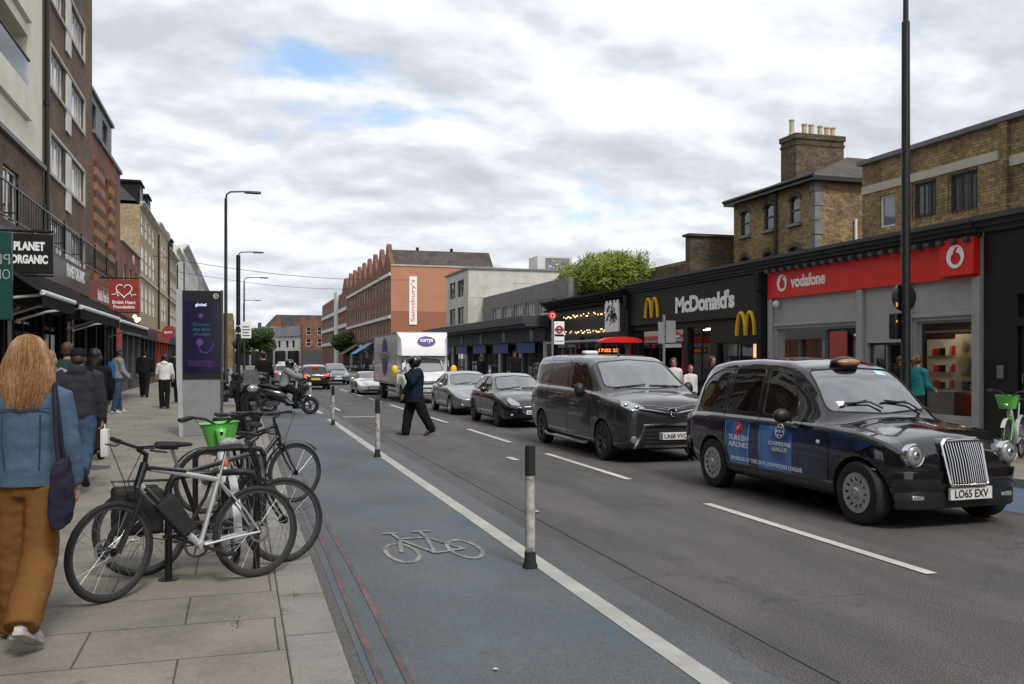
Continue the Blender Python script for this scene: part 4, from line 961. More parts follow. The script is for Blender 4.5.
# ---------------------------------------------------------------- foliage
def leafmat(name, c1, c2, trans=.25):
    m = bpy.data.materials.new(name); m.use_nodes = True; t = m.node_tree; p = t.nodes['Principled BSDF']
    g = N(t, 'ShaderNodeNewGeometry'); n = N(t, 'ShaderNodeTexNoise', i_Scale=1.3, i_Detail=3.0); L(t, g, 'Position', n, 'Vector')
    v = N(t, 'ShaderNodeTexVoronoi', i_Scale=9.0); L(t, g, 'Position', v, 'Vector')
    f = mth(t, 'ADD', mth(t, 'MULTIPLY', n.outputs['Fac'], .7), mth(t, 'MULTIPLY', mth(t, 'FRACT', mth(t, 'MULTIPLY', v.outputs['Distance'], 7.3)), .3))
    r = ramp(t, n, 'Fac', [(.3, c1), (.7, c2)]); t.links.new(f, r.inputs[0]); L(t, r, 0, p, 'Base Color'); p.inputs['Roughness'].default_value = .6
    p.inputs['Transmission Weight'].default_value = 0; return m
M['leaf_y'] = leafmat('yellow_green_leaves', (.10,.15,.012), (.26,.31,.028)); M['leaf_d'] = leafmat('dark_green_leaves', (.02,.05,.012), (.06,.11,.02))
def leaves(b, c, rad, n, size, seed, shell_=.55, flat=0.):
    r = random.Random(seed)
    for i in range(n):
        while True:
            p = Vector((r.uniform(-1,1), r.uniform(-1,1), r.uniform(-1,1)))
            if p.length < 1: break
        q = p.normalized()*(p.length**.35)
        nz = noise.noise(q*2.3+Vector((seed,0,0)))
        q *= 1+.35*nz
        pos = Vector(c)+Vector((q.x*rad[0], q.y*rad[1], q.z*rad[2]))
        a = Vector((r.gauss(0,1), r.gauss(0,1), r.gauss(0,1))).normalized(); bb = a.orthogonal().normalized()
        s = size*r.uniform(.6,1.4); a2 = a*s; b2 = bb*s*.45
        b.add([pos-a2, pos-b2, pos+a2, pos+b2], [(0,1,2,3)])
t = thing('hedge', 'bright yellow green bushy hedge on the roof behind the dark cinema', 'hedge', (16.8,38.5,4), world=True)
b = MB(); r = random.Random(3)
for i in range(15): 
    y = 37.3+i*.46; leaves(b, (16.9+r.uniform(-.5,.5), y, 5.3+r.uniform(-.2,.25)), (1.25,1.0,1.0+r.uniform(-.1,.3)), 3400, .075, i)
for i in range(260):      # upright shoots break the top outline
    y = r.uniform(36.6,44.2); x = 16.9+r.uniform(-1,.6); z = 5.9+r.random()*.5*(1-abs(y-40.5)/7)
    for k in range(7): a = Vector((x+r.uniform(-.06,.06), y+r.uniform(-.06,.06), z+k*.07)); d = Vector((r.uniform(-.08,.08), r.uniform(-.08,.08), .1)); b.add([a, a+Vector((.03,.02,.05)), a+d, a+Vector((-.03,-.02,.05))], [(0,1,2,3)])
b.build('foliage', M['leaf_y'], t, smooth=False)
b = MB()
for i in range(8): b.tube([(16.9,35.6+i*1.2,4.0),(16.9+r.uniform(-.3,.3),35.6+i*1.2,5.5)], [.06,.02], 6)
b.build('stems', M['wood'], t)
def tree(label, x, y, h, w, n, leaf='leaf_d'):
    t = thing('tree', label, 'tree', (x,y,0), group='street trees in the distance', world=True); b = MB(); r = random.Random(int(x*7+y))
    b.tube([(x,y,0),(x+.1,y,h*.35),(x,y+.1,h*.6)], [.2,.14,.08], 8)
    lim = []
    for k in range(6):
        a = k*1.1; e = (x+math.cos(a)*w*.3, y+math.sin(a)*w*.3, h*(.6+.06*k)); lim.append(e); b.tube([(x+.05,y,h*.35+k*.05*h), e], [.08,.03], 6)
    b.build('trunk', M['wood'], t); b = MB()
    for e in lim+[(x,y,h*.82),(x,y,h*.65)]: leaves(b, e, (w*.27,w*.27,h*.17), n//8, .2, int(e[0]*9+e[2]*5))
    b.build('crown', M[leaf], t, smooth=False)
tree('dark green round street tree in front of the far white row', 3.0, 150, 6.3, 4.6, 6000)
tree('small dark tree on the right beyond the blue awning', 12.6, 116, 4.9, 2.6, 3000)
tree('thin dark tree far up the left pavement', .6, 158, 5.2, 3.2, 3000)
# overhead wires
for k, (p, q) in enumerate((((LX,62,8.3),(RXF,76,8.4)),((LX,85,9.4),(RXF,98,9.2)))):
    b = MB(); pts = [Vector(p).lerp(Vector(q), i/16)-Vector((0,0,.5*math.sin(PI*i/16))) for i in range(17)]
    b.tube(pts, .018, 5); tag(b.build('overhead_wire', M['mblack']), 'thin black wire slung across the street', 'wire', 'wires across the street')
# ---------------------------------------------------------------- vehicles (front towards -Y, near side x<0)
def pl(pts, y):
    if y <= pts[0][0]: return pts[0][1]
    for (a, va), (b, vb) in zip(pts, pts[1:]):
        if y <= b: return va+(vb-va)*(y-a)/(b-a) if b > a else vb
    return pts[-1][1]
def sm(pts, y, d=.05): return sum(pl(pts, y+d*k/3) for k in range(-3, 4))/7
def paint(name, col, metal=.0, rough=.25, coat=1.): return mat(name, col, rough, metal=metal, var=.05, vs=1.5, coat=coat)
M['tyre'] = mat('tyre', (.018,.018,.019), .8, var=.3, vs=12); M['arch'] = mat('wheel_arch', (.006,.006,.006), .95, var=0)
M['lens'] = mat('headlamp_lens', (.42,.44,.46), .12, metal=.55, var=.15, vs=25, coat=1); M['amber'] = mat('amber_lens', (.6,.2,.02), .2, coat=1); M['redlens'] = mat('red_lens', (.5,.01,.01), .2, var=.05, coat=1)
M['plate'] = mat('number_plate_white', (.72,.72,.7), .45, var=.02); M['platey'] = mat('number_plate_yellow', (.7,.5,.03), .45, var=.02); M['ptext'] = mat('plate_lettering', (.01,.01,.01), .5, var=0)
M['alloy'] = mat('silver_alloy', (.5,.51,.52), .3, metal=.7, var=.08, vs=10); M['dalloy'] = mat('dark_alloy', (.09,.09,.095), .35, metal=.5, var=.1, vs=10); M['grille'] = mat('black_grille', (.01,.01,.01), .6, var=.2, vs=20)
M['trim'] = mat('black_trim', (.014,.014,.015), .45, var=.1, vs=9); M['taillit'] = mat('lit_tail_lamp', (.6,.02,.02), .3, var=0, emit=(1,.05,.03), es=1.6); M['headlit'] = mat('lit_headlamp', (.9,.9,.9), .3, var=0, emit=(1,.97,.9), es=1.5)
M['seatf'] = mat('seat_fabric', (.035,.035,.04), .9, var=.2)
def cut_poly(bm, poly, ok, mi, new_only_from=(0,)):
    """score convex polygon (y,z) across the faces that satisfy ok(center), give inside faces material mi"""
    n = len(poly); cy = sum(p[0] for p in poly)/n; cz = sum(p[1] for p in poly)/n
    ylo, yhi = min(p[0] for p in poly)-.02, max(p[0] for p in poly)+.02; zlo, zhi = min(p[1] for p in poly)-.02, max(p[1] for p in poly)+.02
    def near(f):
        ys = [v.co.y for v in f.verts]; zs = [v.co.z for v in f.verts]
        return max(ys) > ylo and min(ys) < yhi and max(zs) > zlo and min(zs) < zhi and ok(f.calc_center_median())
    for i in range(n):
        (ya, za), (yb, zb) = poly[i], poly[(i+1) % n]
        no = Vector((0, zb-za, -(yb-ya)))
        if no.length < 1e-6: continue
        fs = [f for f in bm.faces if near(f)]
        geom = list({v for f in fs for v in f.verts})+list({e for f in fs for e in f.edges})+fs
        bmesh.ops.bisect_plane(bm, geom=geom, dist=1e-5, plane_co=(0, ya, za), plane_no=no.normalized())
    res = []
    for f in bm.faces:
        c = f.calc_center_median()
        if not ok(c): continue
        ins = all(((poly[(i+1) % n][0]-poly[i][0])*(c.z-poly[i][1])-(poly[(i+1) % n][1]-poly[i][1])*(c.y-poly[i][0])) > -1e-6 for i in range(n))
        if ins and f.material_index in new_only_from: f.material_index = mi; res.append(f)
    return res
def ccw(p):
    a = sum(p[i][0]*p[(i+1) % len(p)][1]-p[(i+1) % len(p)][0]*p[i][1] for i in range(len(p))); return p if a > 0 else p[::-1]
def rounded(p, r=.05, k=3):
    out = []; n = len(p)
    for i in range(n):
        a, b, c = Vector(p[i-1]), Vector(p[i]), Vector(p[(i+1) % n]); d1 = (a-b).normalized(); d2 = (c-b).normalized()
        rr = min(r, (a-b).length*.45, (c-b).length*.45)
        for j in range(k+1):
            t = j/k; q = (b+d1*rr)*(1-t)**2+b*2*t*(1-t)+(b+d2*rr)*t*t; out.append((q.x, q.y))
    return out
def split_mat(bm, mi):
    nb = bmesh.new(); mp = {}
    for f in bm.faces:
        if f.material_index == mi:
            vs = []
            for v in f.verts:
                if v not in mp: mp[v] = nb.verts.new(v.co)
                vs.append(mp[v])
            nb.faces.new(vs)
    return nb
def link_bm(name, bm, m, parent, smooth=True, ang=50):
    me = bpy.data.meshes.new(name); bm.to_mesh(me); bm.free()
    for q in (m if isinstance(m, list) else [m]): me.materials.append(q)
    if smooth: me.polygons.foreach_set('use_smooth', [True]*len(me.polygons)); me.set_sharp_from_angle(angle=R(ang))
    o = bpy.data.objects.new(name, me); C.objects.link(o); o.parent = parent; return o
def boundary_loops(bm):
    es = [e for e in bm.edges if len(e.link_faces) == 1]; adj = {}
    for e in es:
        for v in e.verts: adj.setdefault(v, []).append(e)
    seen = set(); loops = []
    for e in es:
        if e in seen: continue
        lp = [e.verts[0]]; cur = e; v = e.verts[1]; seen.add(e)
        while v is not lp[0]:
            lp.append(v); nx = [q for q in adj[v] if q not in seen]
            if not nx: break
            cur = nx[0]; seen.add(cur); v = cur.other_vert(v)
        if len(lp) > 3: loops.append([q.co.copy() for q in lp])
    return loops
class Car:
    def __init__(c, root, top, belt, W, roofW, bot, yr, hood_k=.86, nose=.0, step=.06, ends=True, crown=.03, hoodc=.05, gh=.4):
        """profiles along y; builds the closed body surface as a bmesh"""
        c.root = root; y0, y1 = yr; n = int((y1-y0)/step); ys = [y0+(y1-y0)*i/n for i in range(n+1)]
        ex = [.012,.035]; ys = sorted(set(ys+[y0+e for e in ex]+[y1-e for e in ex]))
        rg = []
        for y in ys:
            t, be, w, rw, bo = sm(top, y), sm(belt, y, .08), sm(W, y, .06), sm(roofW, y, .06), sm(bot, y)
            t = max(t, be+.012); k = min(1, max(0, (t-be)/gh)); gw = hood_k*w+(rw-hood_k*w)*k; be = min(be, t-.01)
            cr = crown*k+hoodc*(1-k)
            H = t-cr
            pts = [(0,bo),(.55*w,bo),(.86*w,bo),(.955*w,bo+.05),(.985*w,bo+.14),(.998*w,bo+.42*(be-bo)),(w,bo+.66*(be-bo)),(.985*w,be-.10*(be-bo)),(.955*w,be-.015),(.93*w,be+.0*k)]
            g0 = (.925*w if k > .2 else .925*w-(.2-k)*.2*w, be+.012*k); ghh = max(H-be, .004)
            pts += [g0, (g0[0]+(gw-g0[0])*.35, be+ghh*.35), (g0[0]+(gw-g0[0])*.7, be+ghh*.68), (gw+.0*k, be+ghh*.84), (gw*.955, be+ghh*.955), (gw*.86, H+cr*.12), (gw*.6, H+cr*.55), (gw*.3, H+cr*.88), (0, t)]
            for _ in range(1):
                q = [pts[0]]
                for a, b in zip(pts, pts[1:]): q += [(a[0]*.75+b[0]*.25, a[1]*.75+b[1]*.25), (a[0]*.25+b[0]*.75, a[1]*.25+b[1]*.75)]
                pts = q+[pts[-1]]
            full = [(x, y, z) for x, z in pts]+[(-x, y, z) for x, z in pts[-2:0:-1]]
            rg.append(full)
        b = MB(); b.rings(rg, caps=False)
        # rounded end caps: shrink rings inwards
        nn = len(rg[0])
        def cap(r0, sgn):
            cz = (min(p[2] for p in r0)+max(p[2] for p in r0))/2; out = [r0]
            for f, d in ((.93,.018+nose*.35),(.75,.03+nose*.7),(.45,.036+nose*.92),(.15,.038+nose)): out.append([(p[0]*f, p[1]+sgn*d, cz+(p[2]-cz)*f) for p in r0])
            return out
        b.rings(cap(rg[0], -1), caps=False); b.rings(cap(rg[-1], 1), caps=False)
        o = len(b.v); ca = cap(rg[0], -1)[-1]; cb = cap(rg[-1], 1)[-1]; b.add(ca, [tuple(range(nn))]); b.add(cb, [tuple(range(nn))])
        bm = bmesh.new(); vs = [bm.verts.new(v) for v in b.v]
        for f in b.f:
            try: bm.faces.new([vs[i] for i in f])
            except ValueError: pass
        bmesh.ops.remove_doubles(bm, verts=bm.verts, dist=1e-5); bmesh.ops.recalc_face_normals(bm, faces=bm.faces)
        c.bm = bm; c.glass = []; c.y0, c.y1 = y0, y1; c.nose = nose
        c.bvh = BVHTree.FromBMesh(bm); c.tree_full = c.bvh
    def hit(c, o, d):
        r = c.bvh.ray_cast(Vector(o), Vector(d)); return r[0], r[1]
    def sx(c, y, z, s=-1, off=0):
        p, nn = c.hit((s*3, y, z), (-s, 0, 0))
        if p is None: return Vector((s*.8, y, z))
        return p+nn*off if nn.x*s > 0 else p+Vector((s*off, 0, 0))
    def fy(c, x, z, s=-1, off=0):
        p, nn = c.hit((x, s*8, z), (0, -s, 0))
        if p is None: return Vector((x, c.y0 if s < 0 else c.y1, z))
        return p+Vector((0, s*off, 0))
    def ty(c, x, y, off=0):
        p, nn = c.hit((x, y, 5), (0, 0, -1)); return (p if p else Vector((x, y, 1)))+Vector((0, 0, off))
    def side_window(c, poly, mat_, name='side_window', seal='trim', r=.05, both=True, xmin=.2):
        poly = ccw(rounded(poly, r))
        for s in ((-1, 1) if both else (-1,)):
            mi = 10+len(c.glass); cut_poly(c.bm, poly, lambda q, s=s: q.x*s > xmin, mi); c.glass.append((mi, name, mat_, seal))
    def front_window(c, poly_xz, yok, mat_, name='windscreen', seal='trim', r=.07):
        """poly in (x,z) seen from the front"""
        bm = c.bm; bmesh.ops.rotate(bm, verts=bm.verts, cent=(0,0,0), matrix=Matrix.Rotation(R(90), 3, 'Z'))   # x->y, y->-x
        mi = 10+len(c.glass); cut_poly(bm, ccw(rounded(poly_xz, r)), lambda q: yok(-q.x), mi); c.glass.append((mi, name, mat_, seal))
        bmesh.ops.rotate(bm, verts=bm.verts, cent=(0,0,0), matrix=Matrix.Rotation(R(-90), 3, 'Z'))
    def arch(c, y, z, r, n=22):
        poly = [(y+r*math.cos(2*PI*i/n), z+r*math.sin(2*PI*i/n)) for i in range(n)]
        for s in (-1, 1):
            fs = cut_poly(c.bm, poly, lambda q, s=s: q.x*s > .48, 5)
            bmesh.ops.delete(c.bm, geom=fs, context='FACES')
        b = MB()
        for s in (-1, 1):
            xo = abs(c.sx(y, z+r*.5, s).x); xi = xo-.3; vs = []
            a0 = -.28; cnt = 20; arcs = [a0+(PI-2*a0)*i/cnt for i in range(cnt+1)]
            ring1 = [Vector((s*(abs(c.sx(y+r*math.cos(a), max(.34, z+r*math.sin(a)), s).x)-.006), y+r*math.cos(a), z+r*math.sin(a))) for a in arcs]
            ring2 = [Vector((s*xi, q.y, q.z)) for q in ring1]
            b.rings([ring1, ring2], closed=False); b.add(ring2+[Vector((s*xi, y, z-r*.4))], [tuple(range(len(ring2)+1))])
        b.build('wheel_arch', M['arch'], c.root)
    def finish(c, paintm, extra=()):
        for mi, name, m, seal in c.glass:
            nb = split_mat(c.bm, mi)
            if not nb.faces: nb.free(); continue
            lps = boundary_loops(nb)
            for v in nb.verts: pass
            bmesh.ops.recalc_face_normals(nb, faces=nb.faces)
            g = link_bm(name, nb, m, c.root)
            if seal:
                b = MB()
                for lp in lps:
                    if len(lp) > 200: lp = lp[::2]
                    b.tube(lp, .011, 5, closed=True)
                b.build('seal', M[seal], g)
        bmesh.ops.delete(c.bm, geom=[f for f in c.bm.faces if f.material_index >= 10], context='FACES')
        for f in c.bm.faces: f.material_index = 0
        return link_bm('body', c.bm, paintm, c.root, ang=42)
    def line(c, pts, r=.0035, m='mblack', s=-1, b=None):
        q = []
        for (ya, za), (yb, zb) in zip(pts, pts[1:]):
            k = max(2, int(math.hypot(yb-ya, zb-za)/.06)); q += [c.sx(ya+(yb-ya)*i/k, za+(zb-za)*i/k, s, .0005) for i in range(k)]
        q.append(c.sx(*pts[-1], s, .0005)); b.tube(q, r, 5)
    def decal(c, poly, how, off, m, name, parent=None, th=.0, grid=.05, b=None):
        """fill a 2D polygon, drape it on the body by how(u,v,off)"""
        bm = bmesh.new(); f = bm.faces.new([bm.verts.new((u, v, 0)) for u, v in poly])
        us = [p[0] for p in poly]; vs = [p[1] for p in poly]
        for ax, lo, hi in ((0, min(us), max(us)), (1, min(vs), max(vs))):
            k = int((hi-lo)/grid)
            for i in range(1, k+1):
                co = [0,0,0]; co[ax] = lo+(hi-lo)*i/(k+1); no = [0,0,0]; no[ax] = 1
                bmesh.ops.bisect_plane(bm, geom=bm.verts[:]+bm.edges[:]+bm.faces[:], plane_co=co, plane_no=no)
        if th: 
            r = bmesh.ops.extrude_face_region(bm, geom=bm.faces[:]); 
            for v in r['geom']:
                if isinstance(v, bmesh.types.BMVert): v.co.z = th
        for v in bm.verts: v.co = how(v.co.x, v.co.y, off+v.co.z)
        if b is not None:
            idx = {v: i for i, v in enumerate(bm.verts)}; b.add([v.co.copy() for v in bm.verts], [tuple(idx[v] for v in f.verts) for f in bm.faces]); bm.free(); return b
        bmesh.ops.recalc_face_normals(bm, faces=bm.faces); return link_bm(name, bm, m, parent or c.root, ang=40)
    def text(c, s, how, cx, cy, w, h, m, name='lettering', parent=None, bold=.0, off=.004):
        me = text_me(s, 1, bold, 1); f = textfit(me, w, h); b = MB(); vs = []
        for v in me.vertices: q = f(v.co); vs.append(how(cx+q.x, cy+q.y, off if v.co.z > 0 else -.002))
        b.add(vs, [tuple(p.vertices) for p in me.polygons]); return b.build(name, m, parent or c.root, smooth=False)
def wheel(root, x, y, r, w, s, style='spoke', rm='alloy', n=5, rimr=.66):
    """s=-1: outer face towards -x"""
    b = MB(); prof = [(r*rimr,-w*.45),(r*.86,-w*.5),(r*.95,-w*.47),(r*.993,-w*.36),(r,-w*.2),(r,w*.2),(r*.993,w*.36),(r*.95,w*.47),(r*.86,w*.5),(r*rimr,w*.45)]
    b.lathe(prof, (x, y, r), 'X', 40); t = b.build('wheel', M['tyre'], root)
    b = MB(); rr = r*rimr; o = s*w*.5
    b.lathe([(rr+.006,o*.86),(rr+.004,o*.98),(rr-.018,o*.98),(rr-.03,o*.7),(rr-.035,-o*.8),(rr,-o*.86)], (x,y,r), 'X', 40)
    if style == 'cap':      # pressed disc hub cap
        b.lathe([(0,o*1.08),(rr*.2,o*1.08),(rr*.24,o*.98),(rr*.42,o*.86),(rr*.62,o*.9),(rr*.78,o*1.02),(rr*.93,o*.95),(rr*.97,o*.8)], (x,y,r), 'X', 40)
        for k in range(12): a = 2*PI*k/12; b.ell((x+o*.93, y+rr*.72*math.cos(a), r+rr*.72*math.sin(a)), (.012,.026,.014), 8, 5, mi=1, rot=Matrix.Rotation(a, 3, 'X'))
        h = b.build('rim', [M[rm], M['mblack']], t)
    else:
        b.lathe([(0,o*.72),(.05,o*.74),(.065,o*.6)], (x,y,r), 'X', 16)
        for k in range(n):
            a = 2*PI*k/n+.3
            for da in ((-.13, .13) if style == 'twin' else (0,)):
                p0 = Vector((x+o*.66, y+.04*math.cos(a), r+.04*math.sin(a))); p1 = Vector((x+o*.82, y+(rr-.02)*math.cos(a+da), r+(rr-.02)*math.sin(a+da)))
                b.tube([p0, p0.lerp(p1, .5), p1], [.026,.02,.024] if style != 'twin' else [.018,.014,.017], 6)
        b.build('rim', M[rm], t)
    b = MB(); b.lathe([(0,-o*.1),(rr*.95,-o*.1),(rr*.95,-o*.14),(0,-o*.14)], (x,y,r), 'X', 24); b.lathe([(0,o*.25),(rr*.55,o*.25),(rr*.55,o*.05),(0,o*.05)], (x,y,r), 'X', 24); b.build('brake_disc', M['mblack'], t)
    return t
def nplate(root, fn, x, z, txt, m='plate', w=.52, h=.115, blue=False, tw=.8):
    b = MB(); p = fn(x, z, .02); b.box((p.x-w/2, p.y-.004, z-h/2), (p.x+w/2, p.y+.03, z+h/2)); o = b.build('number_plate', M[m], root, bevel=.004)
    if txt: put_text(txt, lambda a, c, d: (p.x+a+(.02 if blue else 0), p.y-.005-d, z+c), w*tw, h*.66, M['ptext'], o, bold=.02, ext=.002)
    if blue: b = MB(); b.box((p.x-w/2+.004,p.y-.0065,z-h/2+.004),(p.x-w/2+.045,p.y-.004,z+h/2-.004)); b.build('blue_band', M['blue'], o)
    return o
def mirror(root, x, y, z, s, m, size=(.10,.07,.075)):
    b = MB(); b.ell((x+s*.1, y, z), (size[0], size[1], size[2]), 14, 8); b.tube([(x-s*.04,y+.02,z-.06),(x+s*.05,y,z-.02)], .022, 6); o = b.build('door_mirror', m, root)
    return o
def seats(root, rows, xs=(-.36,.36), zf=.5, w=.46):
    for y in rows:
        for x in xs:
            b = MB(); b.box((x-w/2,y-.45,zf-.18),(x+w/2,y+.05,zf)); b.obox((x,y+.08,zf+.28),(w,.12,.62),Matrix.Rotation(R(-10),3,'X')); b.obox((x,y+.16,zf+.7),(.24,.09,.17),Matrix.Rotation(R(-8),3,'X')); b.build('seat', M['seatf'], root, bevel=.03)
def steering(root, x, y, z):
    b = MB(); ri = [Vector((x+.18*math.cos(a), y+.18*math.sin(a)*.45, z+.18*math.sin(a)*.9)) for a in [2*PI*i/20 for i in range(20)]]; b.tube(ri, .014, 6, closed=True); b.tube([ri[0],ri[10]], .012, 5); b.tube([(x,y,z),(x,y-.3,z-.15)], .02, 6); b.build('steering_wheel', M['trim'], root)

# ---- the black cab
root = thing('taxi', 'black cab with navy sponsor wrap on its doors and upright chrome grille, nearest vehicle', 'taxi', (7.04, 7.99, 0), R(1.2))
# local y=0 at the front axle
top = [(-.47,.82),(-.42,.90),(-.33,.95),(-.1,1.0),(.45,1.06),(.56,1.08),(1.05,1.52),(1.28,1.66),(1.6,1.73),(2.2,1.755),(2.9,1.73),(3.30,1.68),(3.52,1.55),(3.62,1.32),(3.74,1.05),(3.79,.98)]
belt = [(-.47,.77),(-.35,.87),(0,.96),(.6,1.0),(1.5,1.0),(3.0,1.0),(3.6,.98),(3.79,.94)]
Wp = [(-.47,.68),(-.42,.75),(-.32,.81),(-.1,.865),(.5,.885),(3.0,.885),(3.5,.84),(3.79,.76)]
rW = [(-.47,.62),(.5,.70),(1.2,.655),(1.8,.665),(3.0,.655),(3.6,.60),(3.8,.58)]
bo = [(-.47,.30),(-.38,.24),(0,.22),(3.2,.22),(3.79,.30)]
c = Car(root, top, belt, Wp, rW, bo, (-.47, 3.79), hood_k=.80, nose=.03, crown=.035, hoodc=.075, gh=.45)
tb = paint('taxi_black', (.006,.0065,.009), rough=.12)
c.side_window([(1.12,1.07),(1.12,1.2),(1.36,1.54),(1.78,1.60),(1.78,1.05),(1.2,1.05)], M['glass_car'], r=.05)
c.side_window([(1.90,1.05),(1.90,1.605),(2.56,1.605),(2.62,1.05)], M['glass_dark'], r=.07)
c.side_window([(2.74,1.06),(2.72,1.595),(2.95,1.585),(3.2,1.52),(3.38,1.38),(3.42,1.06)], M['glass_dark'], r=.07)
c.front_window([(-.68,1.145),(-.57,1.59),(0,1.625),(.57,1.59),(.68,1.145),(0,1.11)], lambda y: .4 < y < 1.7, M['glass_scr'])
c.front_window([(-.5,1.15),(-.46,1.53),(.46,1.53),(.5,1.15)], lambda y: y > 3.2, M['glass_dark'], 'rear_window')
c.arch(0,.33,.385); c.arch(2.886,.33,.375)
b = MB()
for s in (-1, 1):
    c.line([(.98,.42),(.98,1.02),(1.10,1.10)], s=s, b=b); c.line([(.45,.42),(.40,.8),(.44,.99)], s=s, b=b); c.line([(1.84,.33),(1.84,1.03)], s=s, b=b); c.line([(2.66,1.03),(2.64,.8),(2.5,.55),(2.46,.33)], s=s, b=b); c.line([(.45,.36),(2.46,.36)], s=s, b=b); c.line([(1.84,1.03),(1.84,1.63)], s=s, b=b); c.line([(2.66,1.03),(2.64,1.63),(2.0,1.65),(1.36,1.61),(1.1,1.1)], s=s, b=b)
b.build('door_gaps', M['mblack'], root)
SD = lambda u, v, off: c.sx(u, v, -1, off)
# wrap: navy lower doors with lighter blue panels
wm = mat('navy_wrap', (.016,.027,.085), .25, var=.5, vs=1.2, coat=1); wb = mat('royal_blue_wrap', (.055,.19,.55), .25, var=.6, vs=1.6, coat=1); wv = mat('plum_wrap', (.02,.012,.04), .22, var=.3, vs=1.2, coat=1); wl = mat('pale_blue_wrap', (.16,.36,.6), .25, var=.2, coat=1)
c.decal([(.46,.40),(.44,.92),(1.84,.94),(2.62,.94),(2.58,.7),(2.44,.5),(2.44,.38)], SD, .003, wm, 'wrap_panel')
c.decal([(2.68,.96),(3.7,.9),(3.74,.55),(3.3,.55),(3.27,.6),(3.18,.7),(2.98,.76),(2.75,.73),(2.62,.66),(2.6,.7)], SD, .003, wv, 'rear_wrap')
c.decal([(-.03,.77),(.2,.76),(.36,.66),(.43,.48),(.43,.94),(.1,.92),(-.2,.85)], SD, .003, wm, 'wing_wrap')
c.decal([(1.98,.39),(1.95,.92),(2.52,.93),(2.50,.6),(2.42,.39)], SD, .006, wb, 'blue_panel')
c.decal([(1.1,.395),(1.08,.88),(1.42,.92),(1.72,.92),(1.76,.86),(1.76,.395)], SD, .006, wb, 'blue_panel')
for p in ([(2.0,.40),(1.965,.92),(1.995,.92),(2.03,.40)], [(1.74,.6),(1.73,.92),(1.745,.92),(1.77,.6)], [(2.50,.6),(2.52,.925),(2.535,.925),(2.53,.6)]): c.decal(p, SD, .009, wl, 'light_stripe')
# text on a wall facing -x: reading direction is towards the front (-y)
TX = lambda x, y, off: c.sx(-x, y, -1, off)
c.text('TURKISH', TX, -2.22, .72, .45, .068, M['wsign'], bold=0, off=.010); c.text('AIRLINES', TX, -2.22, .635, .45, .068, M['wsign'], bold=0, off=.010)
c.text('CHAMPIONS', TX, -1.33, .72, .44, .05, M['wsign'], bold=0, off=.010); c.text('LEAGUE', TX, -1.33, .655, .30, .05, M['wsign'], bold=0, off=.010)
c.text('SPONSOR OF THE UEFA CHAMPIONS LEAGUE', TX, -1.65, .455, 1.5, .05, M['wsign'], bold=0, off=.010)
b = MB(); pts = [c.sx(2.22+.075*math.cos(a), .84+.07*math.sin(a), -1, .010) for a in [2*PI*i/20 for i in range(20)]]; ce = c.sx(2.22,.84,-1,.011); b.add(pts+[ce], [(i,(i+1)%20,20) for i in range(20)]); b.tube(pts, .004, 4, closed=True); rd = b.build('round_emblem', M['red'], root)
b = MB(); b.tube([c.sx(2.27,.81,-1,.014), c.sx(2.22,.84,-1,.014), c.sx(2.19,.885,-1,.014)], [.004,.012,.003], 5); b.tube([c.sx(2.22,.84,-1,.014), c.sx(2.25,.86,-1,.014)], [.008,.003], 5); b.build('bird_mark', M['wsign'], rd)
b = MB()       # ball of stars
for k in range(7):
    cy, cz = (1.33, .87) if k == 0 else (1.33+.055*math.cos(k*PI/3), .87+.055*math.sin(k*PI/3)); r1 = .027 if k == 0 else .024
    st = []
    for i in range(10): a = PI/2+i*PI/5; rr = r1 if i % 2 == 0 else r1*.45; st.append(c.sx(cy+rr*math.cos(a), cz+rr*math.sin(a), -1, .011))
    b.add(st+[c.sx(cy,cz,-1,.012)], [(i,(i+1)%10,10) for i in range(10)])
b.tube([c.sx(1.33+.085*math.cos(a), .87+.082*math.sin(a), -1, .010) for a in [2*PI*i/24 for i in range(24)]], .004, 4, closed=True); b.build('star_ball_emblem', M['wsign'], root)
b = MB()
for y, z in ((1.95,.93),(1.02,.93)): 
    for s in (-1,1): b.tube([c.sx(y,z,s,.0), c.sx(y+.02,z,s,.035), c.sx(y+.2,z+.01,s,.035), c.sx(y+.23,z+.01,s,0)], .013, 6)
b.build('door_handles', M['trim'], root)
b = MB(); b.ell(c.sx(.62,.81,-1,.002), (.008,.035,.022), 10, 6); b.build('side_repeater', M['wsign'], root); b = MB(); b.ell(c.sx(-.22,.60,-1,.002), (.006,.05,.008), 10, 6); b.build('badge', M['chrome'], root)
# front: grille, lamps, bumper
FF = lambda x, z, off: c.fy(x, z, -1, off)
gr = MB(); gp = [(-.235,.46),(-.255,.86),(-.20,.915),(.20,.915),(.255,.86),(.235,.46)]
YG = lambda z: c.y0-.155+.13*max(0, (z-.44)/.49)**1.3
FF = lambda x, z, off: Vector((x, YG(z)-off+abs(x)*.12, z))
bq = MB(); lo = [FF(x, z, 0) for x, z in rounded(gp, .03)]; bq.rings([lo, [Vector((q.x*1.03, c.y0+.12, q.z)) for q in lo]]); bq.build('grille_housing', tb, root)
c.decal(gp, FF, .012, M['grille'], 'grille_backing', th=.005)
b = MB(); loop = [FF(x, z, .03) for x, z in rounded(gp, .03)]; b.tube(loop, .017, 6, closed=True)
gi = b.build('grille', M['chrome'], root)
b = MB()
for k in range(15): x = -.21+k*.03; b.tube([FF(x,.485,.032), FF(x,.7,.036), FF(x,.885,.03)], .0065, 5)
b.tube([FF(-.22,.892,.036),FF(0,.90,.04),FF(.22,.892,.036)], .016, 6); b.build('grille_bars', M['chrome'], gi)
